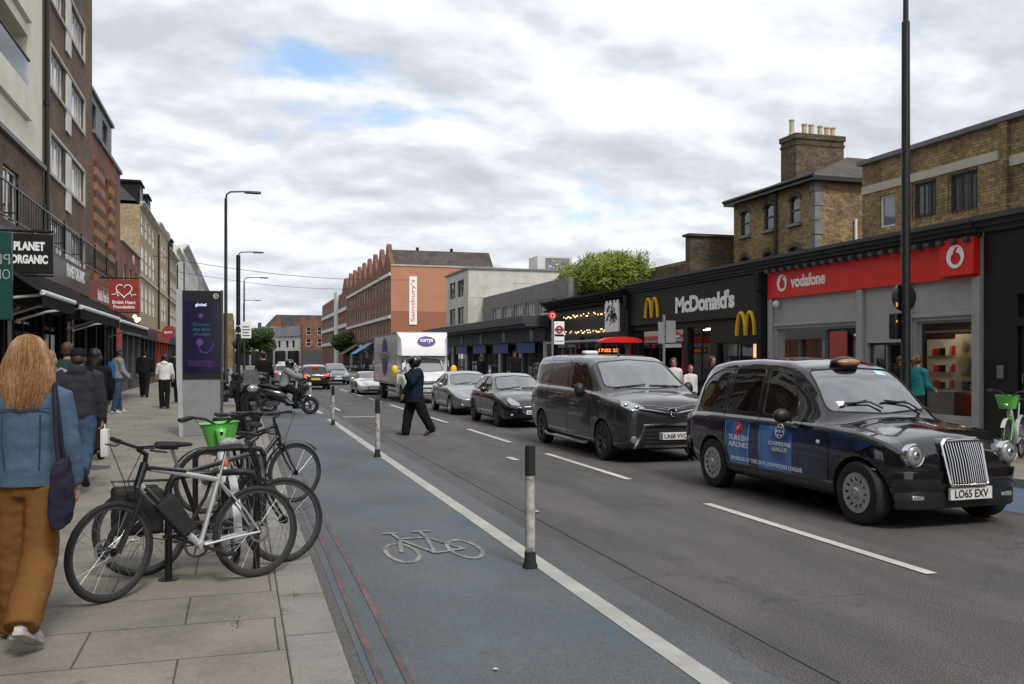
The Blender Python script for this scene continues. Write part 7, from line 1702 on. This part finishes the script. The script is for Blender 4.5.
def person(label, loc, rz, H=1.75, sex='m', legs=((18,4),(-16,22)), arms=((-14,6,12),(18,6,18)), lean=2, head=(0,0), top='hood', bottom='jeans', shoe='shoe', skin='skin', hair='brown_hair', hairstyle='short', vox=.016, group='pedestrians', sit=None, wide=1., loose=0.012, hem=.0, extra=None, hood=False, sleeves=True, skirt=False, name='person', cat='person', longtop=0., flare=1.0, eyes=False):
    r = thing(name, label, cat, loc, rz, group); sc = H/1.75; r.scale = (sc, sc, sc)
    f = .9 if sex == 'f' else 1.0; f *= wide
    hip = .92; base = Vector((0,0,hip)); la = R(lean)
    def tl(p):      # lean of the upper body about the hips
        p = Vector(p)-base; return base+Vector((p.x, p.y*math.cos(la)+p.z*math.sin(la), -p.y*math.sin(la)+p.z*math.cos(la)))
    J = []; low = 9
    for s, (th_, kn) in zip((-1, 1), legs):
        a, k = R(th_), R(kn); hp = Vector((s*.088*f,0,hip-.02)); knee = hp+Vector((s*.012, .42*math.sin(a), -.42*math.cos(a))); a2 = a-k
        an = knee+Vector((-s*.012, .42*math.sin(a2), -.42*math.cos(a2))); ft = a2*.75 if a2 < 0 else a2*.5     # foot pitch
        toe = an+Vector((s*.03, .19*math.cos(ft)+.03*math.sin(-ft), .19*math.sin(ft)-.05)); heel = an+Vector((0,-.05*math.cos(ft),-.055-.03*math.sin(ft)))
        J.append((hp, knee, an, toe, heel, ft)); low = min(low, an.z-.085, toe.z-.03, heel.z-.03)
    dz = -low if sit is None else sit-hip
    sh = Vector((0,0,dz))
    sw = .182*f
    A = []
    for s, (swg, ab, el) in zip((-1, 1), arms):
        S0 = tl((s*sw, -.01, 1.40)); a, b_ = R(swg)+la*.5, R(ab); d = Vector((s*math.sin(b_), math.sin(a)*math.cos(b_), -math.cos(a)*math.cos(b_)))
        E = S0+d*.29; a3 = a+R(el); d2 = Vector((s*math.sin(b_)*.4, math.sin(a3), -math.cos(a3))).normalized(); Wr = E+d2*.25; A.append((S0, E, Wr, d2, s))
    hc = tl((0, .02, 1.62)); nk = tl((0,0,1.46))
    # body: one continuous figure
    b = MB(); hr = Matrix.Rotation(R(head[1]), 3, 'Z') @ Matrix.Rotation(R(-head[0]), 3, 'X')
    b.ell(hc+sh+hr @ Vector((0,-.008,.015)), (.076,.096,.108), 18, 12); b.ell(hc+sh+hr @ Vector((0,.03,-.06)), (.054,.058,.058), 14, 8); b.ell(hc+sh+hr @ Vector((0,.096,-.015)), (.012,.020,.024), 8, 6); b.ell(hc+sh+hr @ Vector((0,.085,-.055)), (.026,.016,.012), 8, 6)
    for s in (-1,1): b.ell(hc+sh+hr @ Vector((s*.078,-.005,-.01)), (.012,.022,.034), 8, 6); b.ell(hc+sh+hr @ Vector((s*.03,.078,.028)), (.022,.014,.008), 8, 5)
    b.tube([nk+sh-Vector((0,0,.04)), (nk+hc)/2+sh, hc+sh-Vector((0,0,.03))], [.060*f,.052*f,.055*f], 12)
    b.rings([ering(tl((0,0,z))+sh, rx*f, ry*f) for z, rx, ry in ((.86,.12,.09),(.95,.145,.095),(1.1,.12,.085),(1.28,.14,.095),(1.4,.16,.08),(1.46,.08,.06))])
    for hp, knee, an, toe, heel, ft in J:
        b.tube([hp+sh, (hp+knee)/2+sh, knee+sh, knee.lerp(an,.3)+sh, an+sh], [.075*f,.066*f,.05*f,.048*f,.034], 12); b.tube([heel+sh, toe+sh], [.03,.025], 8)
    for S0, E, Wr, d2, s in A:
        b.tube([S0+sh, E+sh, Wr+sh], [.045*f,.034*f,.025*f], 10)
        side = Vector((0,1,0)) if abs(d2.z) > .5 else Vector((0,0,1)); side = (side-d2*side.dot(d2)).normalized(); nrm = d2.cross(side)*s
        b.tube([Wr+sh, Wr+d2*.04+sh, Wr+d2*.09+sh], [.024,.032,.033], 10, sx=.55, up=side)
        hv = .0
        for i, (o, ln) in enumerate(((.030,.065),(.011,.076),(-.010,.072),(-.029,.056))):
            p0 = Wr+d2*.08+side*o+sh; p1 = p0+d2*ln*.45-nrm*.008; p2 = p1+d2*ln*.28-nrm*.024; p3 = p2+d2*ln*.05-nrm*.024; b.tube([p0, p1, p2, p3], [.0098,.0095,.009,.007], 7)
        p0 = Wr+d2*.025+side*.022+sh; b.tube([p0, p0+side*.025+d2*.022, p0+side*.034+d2*.052-nrm*.01], [.012,.0105,.009], 7)
    link_me('body', remesh(b, min(vox, .009) if vox < .014 else vox*.85, 2), M[skin], r)
    # trousers
    b = MB(); g = loose; fl = flare
    b.rings([ering(base+sh+Vector((0,0,z)), rx*f+g, ry*f+g*.8) for z, rx, ry in ((-.10,.125,.10),(-.03,.155,.115),(.06,.15,.108),(.13,.138,.1))])
    for hp, knee, an, toe, heel, ft in J:
        e = an+(an-knee).normalized()*.05; b.tube([hp+sh+Vector((0,0,.02)), hp.lerp(knee,.4)+sh, knee+sh, knee.lerp(an,.45)+sh, e+sh], [(.088*f+g),(.080*f+g),(.062+g)*f*fl,(.058+g)*fl,(.052+g)*fl], 16)
    link_me('trousers', remesh(b, vox, 3, .011, hash(label) % 50, 8.), M[bottom], r)
    # top
    b = MB(); zt = .90-longtop
    ztop = ((zt,.150,.108),(zt+.03,.158,.114),(1.10,.145,.108),(1.27,.165,.118),(1.37,.178,.108),(1.43,.145,.085),(1.475,.07,.06))
    b.rings([ering(tl((0,0,z))+sh, rx*f+g*(1.6 if z < 1.3 else 1), ry*f+g*1.2, sq=.9) for z, rx, ry in ztop])
    for S0, E, Wr, d2, s in A:
        k0 = S0-Vector((s*.03,0,-.0)); b.tube([k0+sh, S0+sh, S0.lerp(E,.5)+sh, E+sh, E.lerp(Wr,.55)+sh, Wr+sh+d2*.005], [.06*f+g,.062*f+g,.053*f+g,.048*f+g,.042*f+g,.034+g*.8], 14)
    if hood: b.ell(tl((0,-.10,1.46))+sh, (.115,.055,.075), 14, 8); b.torus(tl((0,-.03,1.475))+sh, .075, .028, 'Z', 18, 8)
    else: b.torus(tl((0,-.005,1.47))+sh, .064*f, .016, 'Z', 18, 8)
    link_me('jacket', remesh(b, vox, 3, .010, (hash(label)+7) % 50, 7.5), M[top], r)
    for hp, knee, an, toe, heel, ft in J:
        b = MB(); dr = (toe-heel).normalized(); up = dr.cross(Vector((1,0,0))).normalized(); up = up if up.z > 0 else -up; rg = []
        for t, w, h in ((-.03,.02,.03),(-.01,.036,.055),(.05,.04,.062),(.11,.042,.05),(.17,.048,.036),(.22,.044,.028),(.255,.022,.016)):
            c0 = heel+dr*t+up*(h-.032); rg.append([c0+sh+Vector((w*math.cos(q),0,0))+up*(h*math.sin(q)) for q in [2*PI*i/14 for i in range(14)]])
        b.rings(rg); so_ = b.build('shoe', M[shoe], r)
        b = MB(); b.rings([[heel+dr*t-up*q+sh+Vector((x*w,0,0)) for x, q in ((-1,.012),(1,.012),(1,.036),(-1,.036))] for t, w in ((-.035,.024),(-.01,.038),(.06,.04),(.12,.044),(.18,.05),(.225,.046),(.262,.022))]); b.build('sole', M['sole' if shoe == 'trainer' else 'rubber'], so_, bevel=.004)
    HC = hc+sh
    if hairstyle == 'short':
        b = MB(); b.ell(HC+hr @ Vector((0,-.022,.035)), (.087,.100,.098), 18, 12); b.ell(HC+hr @ Vector((0,-.05,-.02)), (.078,.06,.075), 14, 8)
        me = remesh(b, .012, 1, .006, 3, 30.); link_me('hair', me, M[hair], r)
    elif hairstyle in ('long', 'mid', 'tail'):
        b = MB(); b.ell(HC+hr @ Vector((0,-.025,.03)), (.100,.108,.105), 20, 12)
        ln = {'long':.31,'mid':.2,'tail':.1}[hairstyle]; wd = {'long':1.0,'mid':.85,'tail':.7}[hairstyle]; rg = []
        for t in range(9):
            u = t/8; rg.append(ering(HC+hr @ Vector((.01*math.sin(u*5), -.045-.035*u, .03))+Vector((0,-.0,-ln*u)), (.095+.045*math.sin(min(1,u*1.5)*PI*.8))*wd*(1-.5*u**3), (.075-.025*u)))
        b.rings(rg)
        if hairstyle == 'tail': b.tube([HC+Vector((0,-.11,.06)), HC+Vector((0,-.16,.0)), HC+Vector((0,-.15,-.16))], [.03,.045,.015], 10)
        h = link_me('hair', remesh(b, .009 if vox < .014 else .014, 3, .005, 11, 14.), M[hair], r)
        if vox < .014:      # loose strands
            b = MB(); q = random.Random(2)
            for k in range(2600):
                if k == 1500: b.build('strands', M[hair], h); b = MB()
                a = q.uniform(-2.55,2.55)-PI/2; w0 = q.uniform(1.0,1.09); wv = q.uniform(0,6); L_ = ln*q.uniform(.72,1.12); pts = []
                for ph in (8, 32, 58, 82): p_ = R(ph); pts.append(HC+Vector((.101*w0*math.sin(p_)*math.cos(a), -.027+.110*w0*math.sin(p_)*math.sin(a), .030+.108*w0*math.cos(p_))))
                e = pts[-1]
                for u in (.2,.4,.6,.8,1): pts.append(e+Vector(((e.x-HC.x)*(.38*math.sin(u*PI*.8)-.10*u)+.007*math.sin(wv+u*7), -.035*u+.006*math.cos(wv+u*8), -L_*u)))
                b.tube(pts, [.0014,.0016,.0018,.002,.002,.002,.0018,.0014,.0005], 4)
            b.build('light_strands', mat('golden_hair_strands', (.38,.21,.09), .45, var=.2, vs=50), h)
    elif hairstyle == 'cap':
        b = MB(); b.ell(HC+hr @ Vector((0,-.02,-.005)), (.083,.098,.085), 16, 10); link_me('hair', remesh(b, .014, 1), M[hair], r)
        b = MB(); b.lathe([(.093,.02),(.098,.05),(.09,.09),(.06,.122),(.02,.132),(0,.133)], (0,0,0), 'Z', 22)
        b.rings([[Vector((x, .08+.075*math.cos(x*14)*1, .028-.012*abs(x)*8)) for x in (-.07,-.035,0,.035,.07)], [Vector((x, .07, .032)) for x in (-.08,-.04,0,.04,.08)]], closed=False)
        b.v = [HC+hr @ (Vector(v)+Vector((0,-.012,.0))) for v in b.v]; b.build('cap', M['blackc'], r)
    elif hairstyle == 'helmet':
        b = MB(); b.ell(HC+hr @ Vector((0,-.005,.02)), (.125,.142,.138), 22, 14); b.ell(HC+hr @ Vector((0,.045,-.07)), (.09,.09,.06), 16, 8); link_me('helmet', remesh(b, .012, 3), M[hair], r)
        b = MB(); b.rings([[HC+hr @ Vector(((.128)*math.cos(a), -.005+.150*math.sin(a), z)) for a in [R(25+13*i) for i in range(11)]] for z in (-.03,.01,.05)], closed=False); b.build('visor', M['glass_dark'], r)
    elif hairstyle == 'hoodup':
        b = MB(); b.ell(HC+hr @ Vector((0,-.02,.02)), (.115,.125,.13), 18, 10); b.ell(HC+Vector((0,-.04,-.1)), (.11,.1,.09), 14, 8); link_me('hood', remesh(b, .014, 3, .006, 5, 14.), M[top], r)
    if eyes:
        b = MB()
        for s in (-1,1): b.ell(HC+hr @ Vector((s*.031,.083,.012)), (.013,.008,.007), 8, 5)
        b.build('eyes', M['black_hair'], r)
    if extra: extra(r, sh, A, tl, HC, J)
    return r
Z = .12
# 1. woman in denim jacket, near left
def ex1(r, sh, A, tl, HC, J):
    b = MB()       # jacket seams, hem band, collar
    for x in (-.10,.10): b.tube([tl((x*.9,-.121,.98))+sh, tl((x,-.142,1.15))+sh, tl((x,-.142,1.30))+sh], .0035, 5)
    b.tube([tl((x,-.150+abs(x)*.2,1.33))+sh for x in (-.15,-.1,-.05,0,.05,.1,.15)], .0035, 5); b.build('jacket_seams', M['jeans'], r)
    b = MB(); b.rings([ering(tl((0,0,z))+sh, .176, .136, n=28, sq=.9) for z in (.885,.90,.925,.93)]); b.build('hem_band', M['denim'], r)
ORW = person('woman with long ginger hair in blue denim jacket and mustard trousers, seen from behind', (-1.17,5.78,Z), R(-4), 1.72, 'f', legs=((6,2),(-14,30)), arms=((4,9,8),(2,10,14)), lean=1, top='denim', bottom='mustard', shoe='trainer', hair='ginger', hairstyle='long', vox=.0115, loose=.022, flare=1.25, wide=1.03, extra=ex1)
t = thing('tote_bag', 'dark canvas tote bag hanging from the shoulder of the ginger haired woman', 'bag', (-.96,5.58,Z)); b = MB()
b.rings([[(x*w+.0, y, z) for x, y in ((-.04,-.155),(.04,-.155),(.055,0),(.04,.155),(-.04,.155),(-.055,0))] for z, w in ((.68,.45),(.69,.8),(.76,1.1),(.90,.95),(1.01,.6),(1.05,.3))]); 
me = remesh(b, .011, 3, .016, 4, 8.); link_me('bag_body', me, M['tote'], t)
b = MB(); 
for y in (-.07,.09): b.tube([(0,y,.98),(-.02,y*.8,1.2),(-.035,y*.4+.03,1.36),(-.055,y*.2+.10,1.45),(-.06,.16,1.46)], .012, 8, sx=1.7)
b.build('straps', M['tote'], t)
# 2. man in charcoal hoodie with cap
person('man in charcoal hooded jacket, black cap and blue jeans walking away', (-1.92,12.2,Z), R(4), 1.76, legs=((20,5),(-22,38)), arms=((-16,8,14),(-6,10,16)), lean=4, top='hood', bottom='jeans', shoe='shoe', hair='brown_hair', hairstyle='cap', vox=.013, loose=.03, hood=True, wide=1.08, longtop=.02)
t = thing('carrier_bag', 'white paper bag carried in the right hand of the man in charcoal jacket', 'bag', (-1.60,12.12,Z)); b = MB(); b.rings([[(x*w, y*w, z) for x, y in ((-.04,-.10),(.04,-.10),(.04,.10),(-.04,.10))] for z, w in ((.40,.9),(.42,1),(.6,1.02),(.74,.98))]); b.build('bag_body', M['whitec'], t, bevel=.006); b = MB(); b.tube([(0,-.05,.73),(0,-.03,.80),(0,.03,.80),(0,.05,.73)], .006, 5); b.build('handles', M['whitec'], t)
person('person in grey hooded top with dark blond hair, left of the green jacketed man', (-2.72,14.8,Z), R(8), 1.72, legs=((10,4),(-12,20)), top='greyc', bottom='blackc', hair='blond_hair', hairstyle='mid', hood=True, loose=.03, shoe='trainer')
person('man with short dark hair in dark green jacket among the group', (-2.75,16.4,Z), R(-5), 1.86, legs=((14,4),(-12,20)), top='greenc', bottom='jeans', hairstyle='short', hair='brown_hair', loose=.03)
def ex5(r, sh, A, tl, HC, J):
    b = MB(); b.tube([tl((-.14,-.10,1.42))+sh, tl((0,-.155,1.25))+sh, tl((.14,-.12,1.0))+sh], .016, 6, sx=.4); b.build('strap', M['mustard'], r)
person('person in black jacket with tan strap across the back and black hair', (-2.25,15.9,Z), R(5), 1.76, 'f', legs=((10,3),(-14,24)), top='blackc', bottom='blackc', hair='black_hair', hairstyle='mid', loose=.035, extra=ex5)
person('man in grey jacket, jeans and white trainers wearing a bright blue backpack', (-3.45,28.7,Z), R(-60), 1.88, legs=((8,4),(-6,6)), arms=((20,6,50),(10,6,30)), top='greyc', bottom='jeans', shoe='trainer', hair='black_hair', hairstyle='short', skin='skind', loose=.025)
t = thing('backpack', 'bright blue backpack on the man in the grey jacket', 'backpack', (-3.62,28.58,Z), R(-60)); b = MB(); b.rings([ering((0,0,z), w, d) for z, w, d in ((1.02,.10,.06),(1.06,.15,.10),(1.25,.16,.11),(1.42,.15,.09),(1.52,.09,.05))]); b.ell((0,-.1,1.15), (.11,.05,.1)); link_me('pack_body', remesh(b, .018, 3, .008, 2, 9.), M['bluebag'], t)
person('person in black jacket waiting by the red shop door', (-3.95,27.3,Z), R(-120), 1.78, legs=((4,3),(-4,4)), top='blackc', bottom='blackc', hair='black_hair', loose=.03, skin='skind')
person('man in black walking away on the left pavement', (-3.78,40.0,Z), R(0), 1.92, legs=((14,3),(-12,14)), top='blackc', bottom='blackc', hair='black_hair', hairstyle='cap', loose=.035, vox=.02)
person('woman in white hooded top and black trousers walking away', (-2.32,30.9,Z), R(0), 1.70, 'f', legs=((4,2),(-6,10)), arms=((10,12,30),(10,12,30)), top='whitec', bottom='blackc', hair='black_hair', hairstyle='mid', hood=True, loose=.026, vox=.018, wide=1.06)
person('person in dark coat half hidden beside the advertising totem', (-2.1,34.5,Z), R(0), 1.72, legs=((10,2),(-10,10)), top='blackc', bottom='blackc', hair='brown_hair', vox=.02, loose=.03)
# rider crossing the road
person('man in black motorcycle helmet and dark navy overalls crossing the road, phone raised', (3.76,20.0,0), R(96), 1.76, legs=((-21,8),(15,5)), arms=((40,10,115),(12,8,20)), lean=-2, head=(4,-10), top='navyc', bottom='blackc', shoe='shoe', hair='helmet', hairstyle='helmet', vox=.014, loose=.045, wide=1.14, longtop=.17, flare=1.0, hood=False)
t = thing('phone', 'pale phone held up by the helmeted man crossing the road', 'phone', (3.49,19.88,1.55), R(10)); b = MB(); b.box((-.04,-.004,-.08),(.04,.004,.08)); b.build('case', M['wsign'], t, bevel=.004)
# scooter rider and man behind
person('rider in grey waterproof jacket and helmet sitting on the crosswise scooter', (1.28,28.55,0), R(-94), 1.72, legs=((62,64),(68,70)), arms=((50,12,22),(50,12,22)), lean=14, top='greyc', bottom='blackc', hair='redhelm' if False else 'helmet', hairstyle='helmet', loose=.045, sit=.90, vox=.016)
person('man in black with short dark hair standing behind the crosswise scooter', (.75,31.0,Z), R(-20), 1.80, legs=((4,2),(-4,3)), top='blackc', bottom='blackc', hair='black_hair', loose=.03, vox=.02)
person('person in red cap and dark jacket bending by the parked scooters', (-.75,27.5,Z), R(20), 1.62, legs=((4,2),(-4,3)), lean=24, top='blackc', bottom='blackc', hair='dred', hairstyle='short', loose=.03, vox=.02)
# right pavement
person('woman with brown ponytail in teal jumper standing at the phone shop window', (12.3,14.15,Z), R(-75), 1.68, 'f', legs=((4,2),(-4,2)), arms=((8,4,70),(8,4,60)), head=(-6,10), top='tealc', bottom='blackc', hair='brown_hair', hairstyle='tail', vox=.014, loose=.02)
person('person in cream top with dark hair on the right pavement beyond the van', (10.5,20.6,Z), R(150), 1.60, 'f', legs=((10,2),(-10,10)), top='whitec', bottom='jeans', hair='brown_hair', hairstyle='mid', vox=.018, eyes=True)
person('child in white shirt and red cap on the right pavement', (10.75,20.2,Z), R(170), 1.42, 'f', legs=((10,2),(-10,10)), top='whitec', bottom='jeans', hair='dred', hairstyle='short', vox=.018, eyes=True)
person('woman with red brown hair in black jacket and white shirt on the right pavement', (11.3,20.1,Z), R(175), 1.64, 'f', legs=((10,2),(-10,10)), top='blackc', bottom='blackc', hair='brown_hair', hairstyle='mid', vox=.018, eyes=True)
# small distant pedestrians, right pavement and far left
src = {k: bpy.data.objects[k] for k in ('person.007', 'person.008', 'person.003', 'person.009')}
far = [(11.6,38,170,'person.007','distant pedestrian in black near the blue store'),(12.2,46,10,'person.009','distant pedestrian in a dark coat under the grey canopy'),(12.6,70,190,'person.008','distant pedestrian in white top past the blue awning'),(11.8,74,170,'person.007','distant pedestrian in black past the blue awning'),
 (12.4,78,175,'person.003','distant pedestrian in green jacket by the gabled block'),(-3.4,52,0,'person.007','distant pedestrian in black beyond the bar'),(-2.8,60,180,'person.003','distant pedestrian in dark green outside the pub'),(-3.9,68,0,'person.009','distant pedestrian in dark coat outside the yellow terrace'),(11.3,84,180,'person.007','far pedestrian in black by the orange gable'),(13.0,90,0,'person.008','far pedestrian in white under the blue awning')]
for x, y, a, k, l in far:
    d = dup(src[k], (x, y, .12), R(a), l); d['group'] = 'pedestrians'
for nm_, lb_, x, y, s_, hr_ in (('person','driver in a pale shirt at the wheel of the black cab',6.70,9.78,.60,'brown_hair'),('person','driver in dark clothes at the wheel of the dark van',6.46,15.9,.86,'black_hair'),('person','driver at the wheel of the black hatchback',6.65,23.25,.46,'black_hair'),('person','driver at the wheel of the silver saloon',6.62,28.5,.46,'brown_hair')):
    person(lb_, (x,y,0), R(180), 1.66, legs=((80,70),(80,70)), arms=((55,8,25),(55,8,25)), lean=-8, top='greyc' if s_ == .60 else 'blackc', bottom='blackc', hair=hr_, sit=s_, vox=.02, loose=.02, eyes=True, group='drivers')
bpy.data.scenes.remove(TMP)
# pieces that came out of one builder become parts of their own
def split_pieces(o, newname):
    bm = bmesh.new(); bm.from_mesh(o.data); bm.verts.ensure_lookup_table(); seen = set(); groups = []
    for v in bm.verts:
        if v in seen: continue
        st = [v]; seen.add(v); g = []
        while st:
            q = st.pop(); g.append(q)
            for e in q.link_edges:
                w = e.other_vert(q)
                if w not in seen: seen.add(w); st.append(w)
        groups.append(g)
    if len(groups) < 2: bm.free(); return
    for i, g in enumerate(groups):
        idx = {v: k for k, v in enumerate(g)}; gs = set(g); me = bpy.data.meshes.new(newname)
        fs = {f for v in g for f in v.link_faces}
        fs = list(fs); me.from_pydata([v.co[:] for v in g], [], [tuple(idx[v] for v in f.verts) for f in fs])
        for m in o.data.materials: me.materials.append(m)
        me.polygons.foreach_set('material_index', [f.material_index for f in fs]); me.polygons.foreach_set('use_smooth', [f.smooth for f in fs])
        if any(f.smooth for f in fs): me.set_sharp_from_angle(angle=R(40))
        if i == 0: first = me; continue
        n = bpy.data.objects.new(newname, me); C.objects.link(n); n.parent = o.parent; n.matrix_local = o.matrix_local.copy()
        for md in o.modifiers:
            q = n.modifiers.new('b', 'BEVEL'); q.width = md.width; q.segments = 2; q.limit_method = 'ANGLE'; q.angle_limit = md.angle_limit
    bm.free(); o.data = first; o.name = newname
SPL = dict(wheel_arch='wheel_arch', bracket='bracket', brake_disc='brake_disc', door_handles='door_handle', wipers='wiper', pilaster='pilaster', side_bar='side_bar', screen_graphic='screen_graphic', stitched='x', banded_panel='banded_panel', straps='strap', globe_lamp='globe_lamp', fork='fork', sign_plate='sign_plate', gables='gable', printed_lines='printed_line', luggage_rack='luggage_rack', shop_fascias='shop_fascia')
done = set()
for o in list(C.objects):
    base = o.name.split('.')[0]
    if o.type == 'MESH' and base in SPL and base not in ('fork', 'luggage_rack', 'globe_lamp') and o.data.users == 1: split_pieces(o, SPL[base])
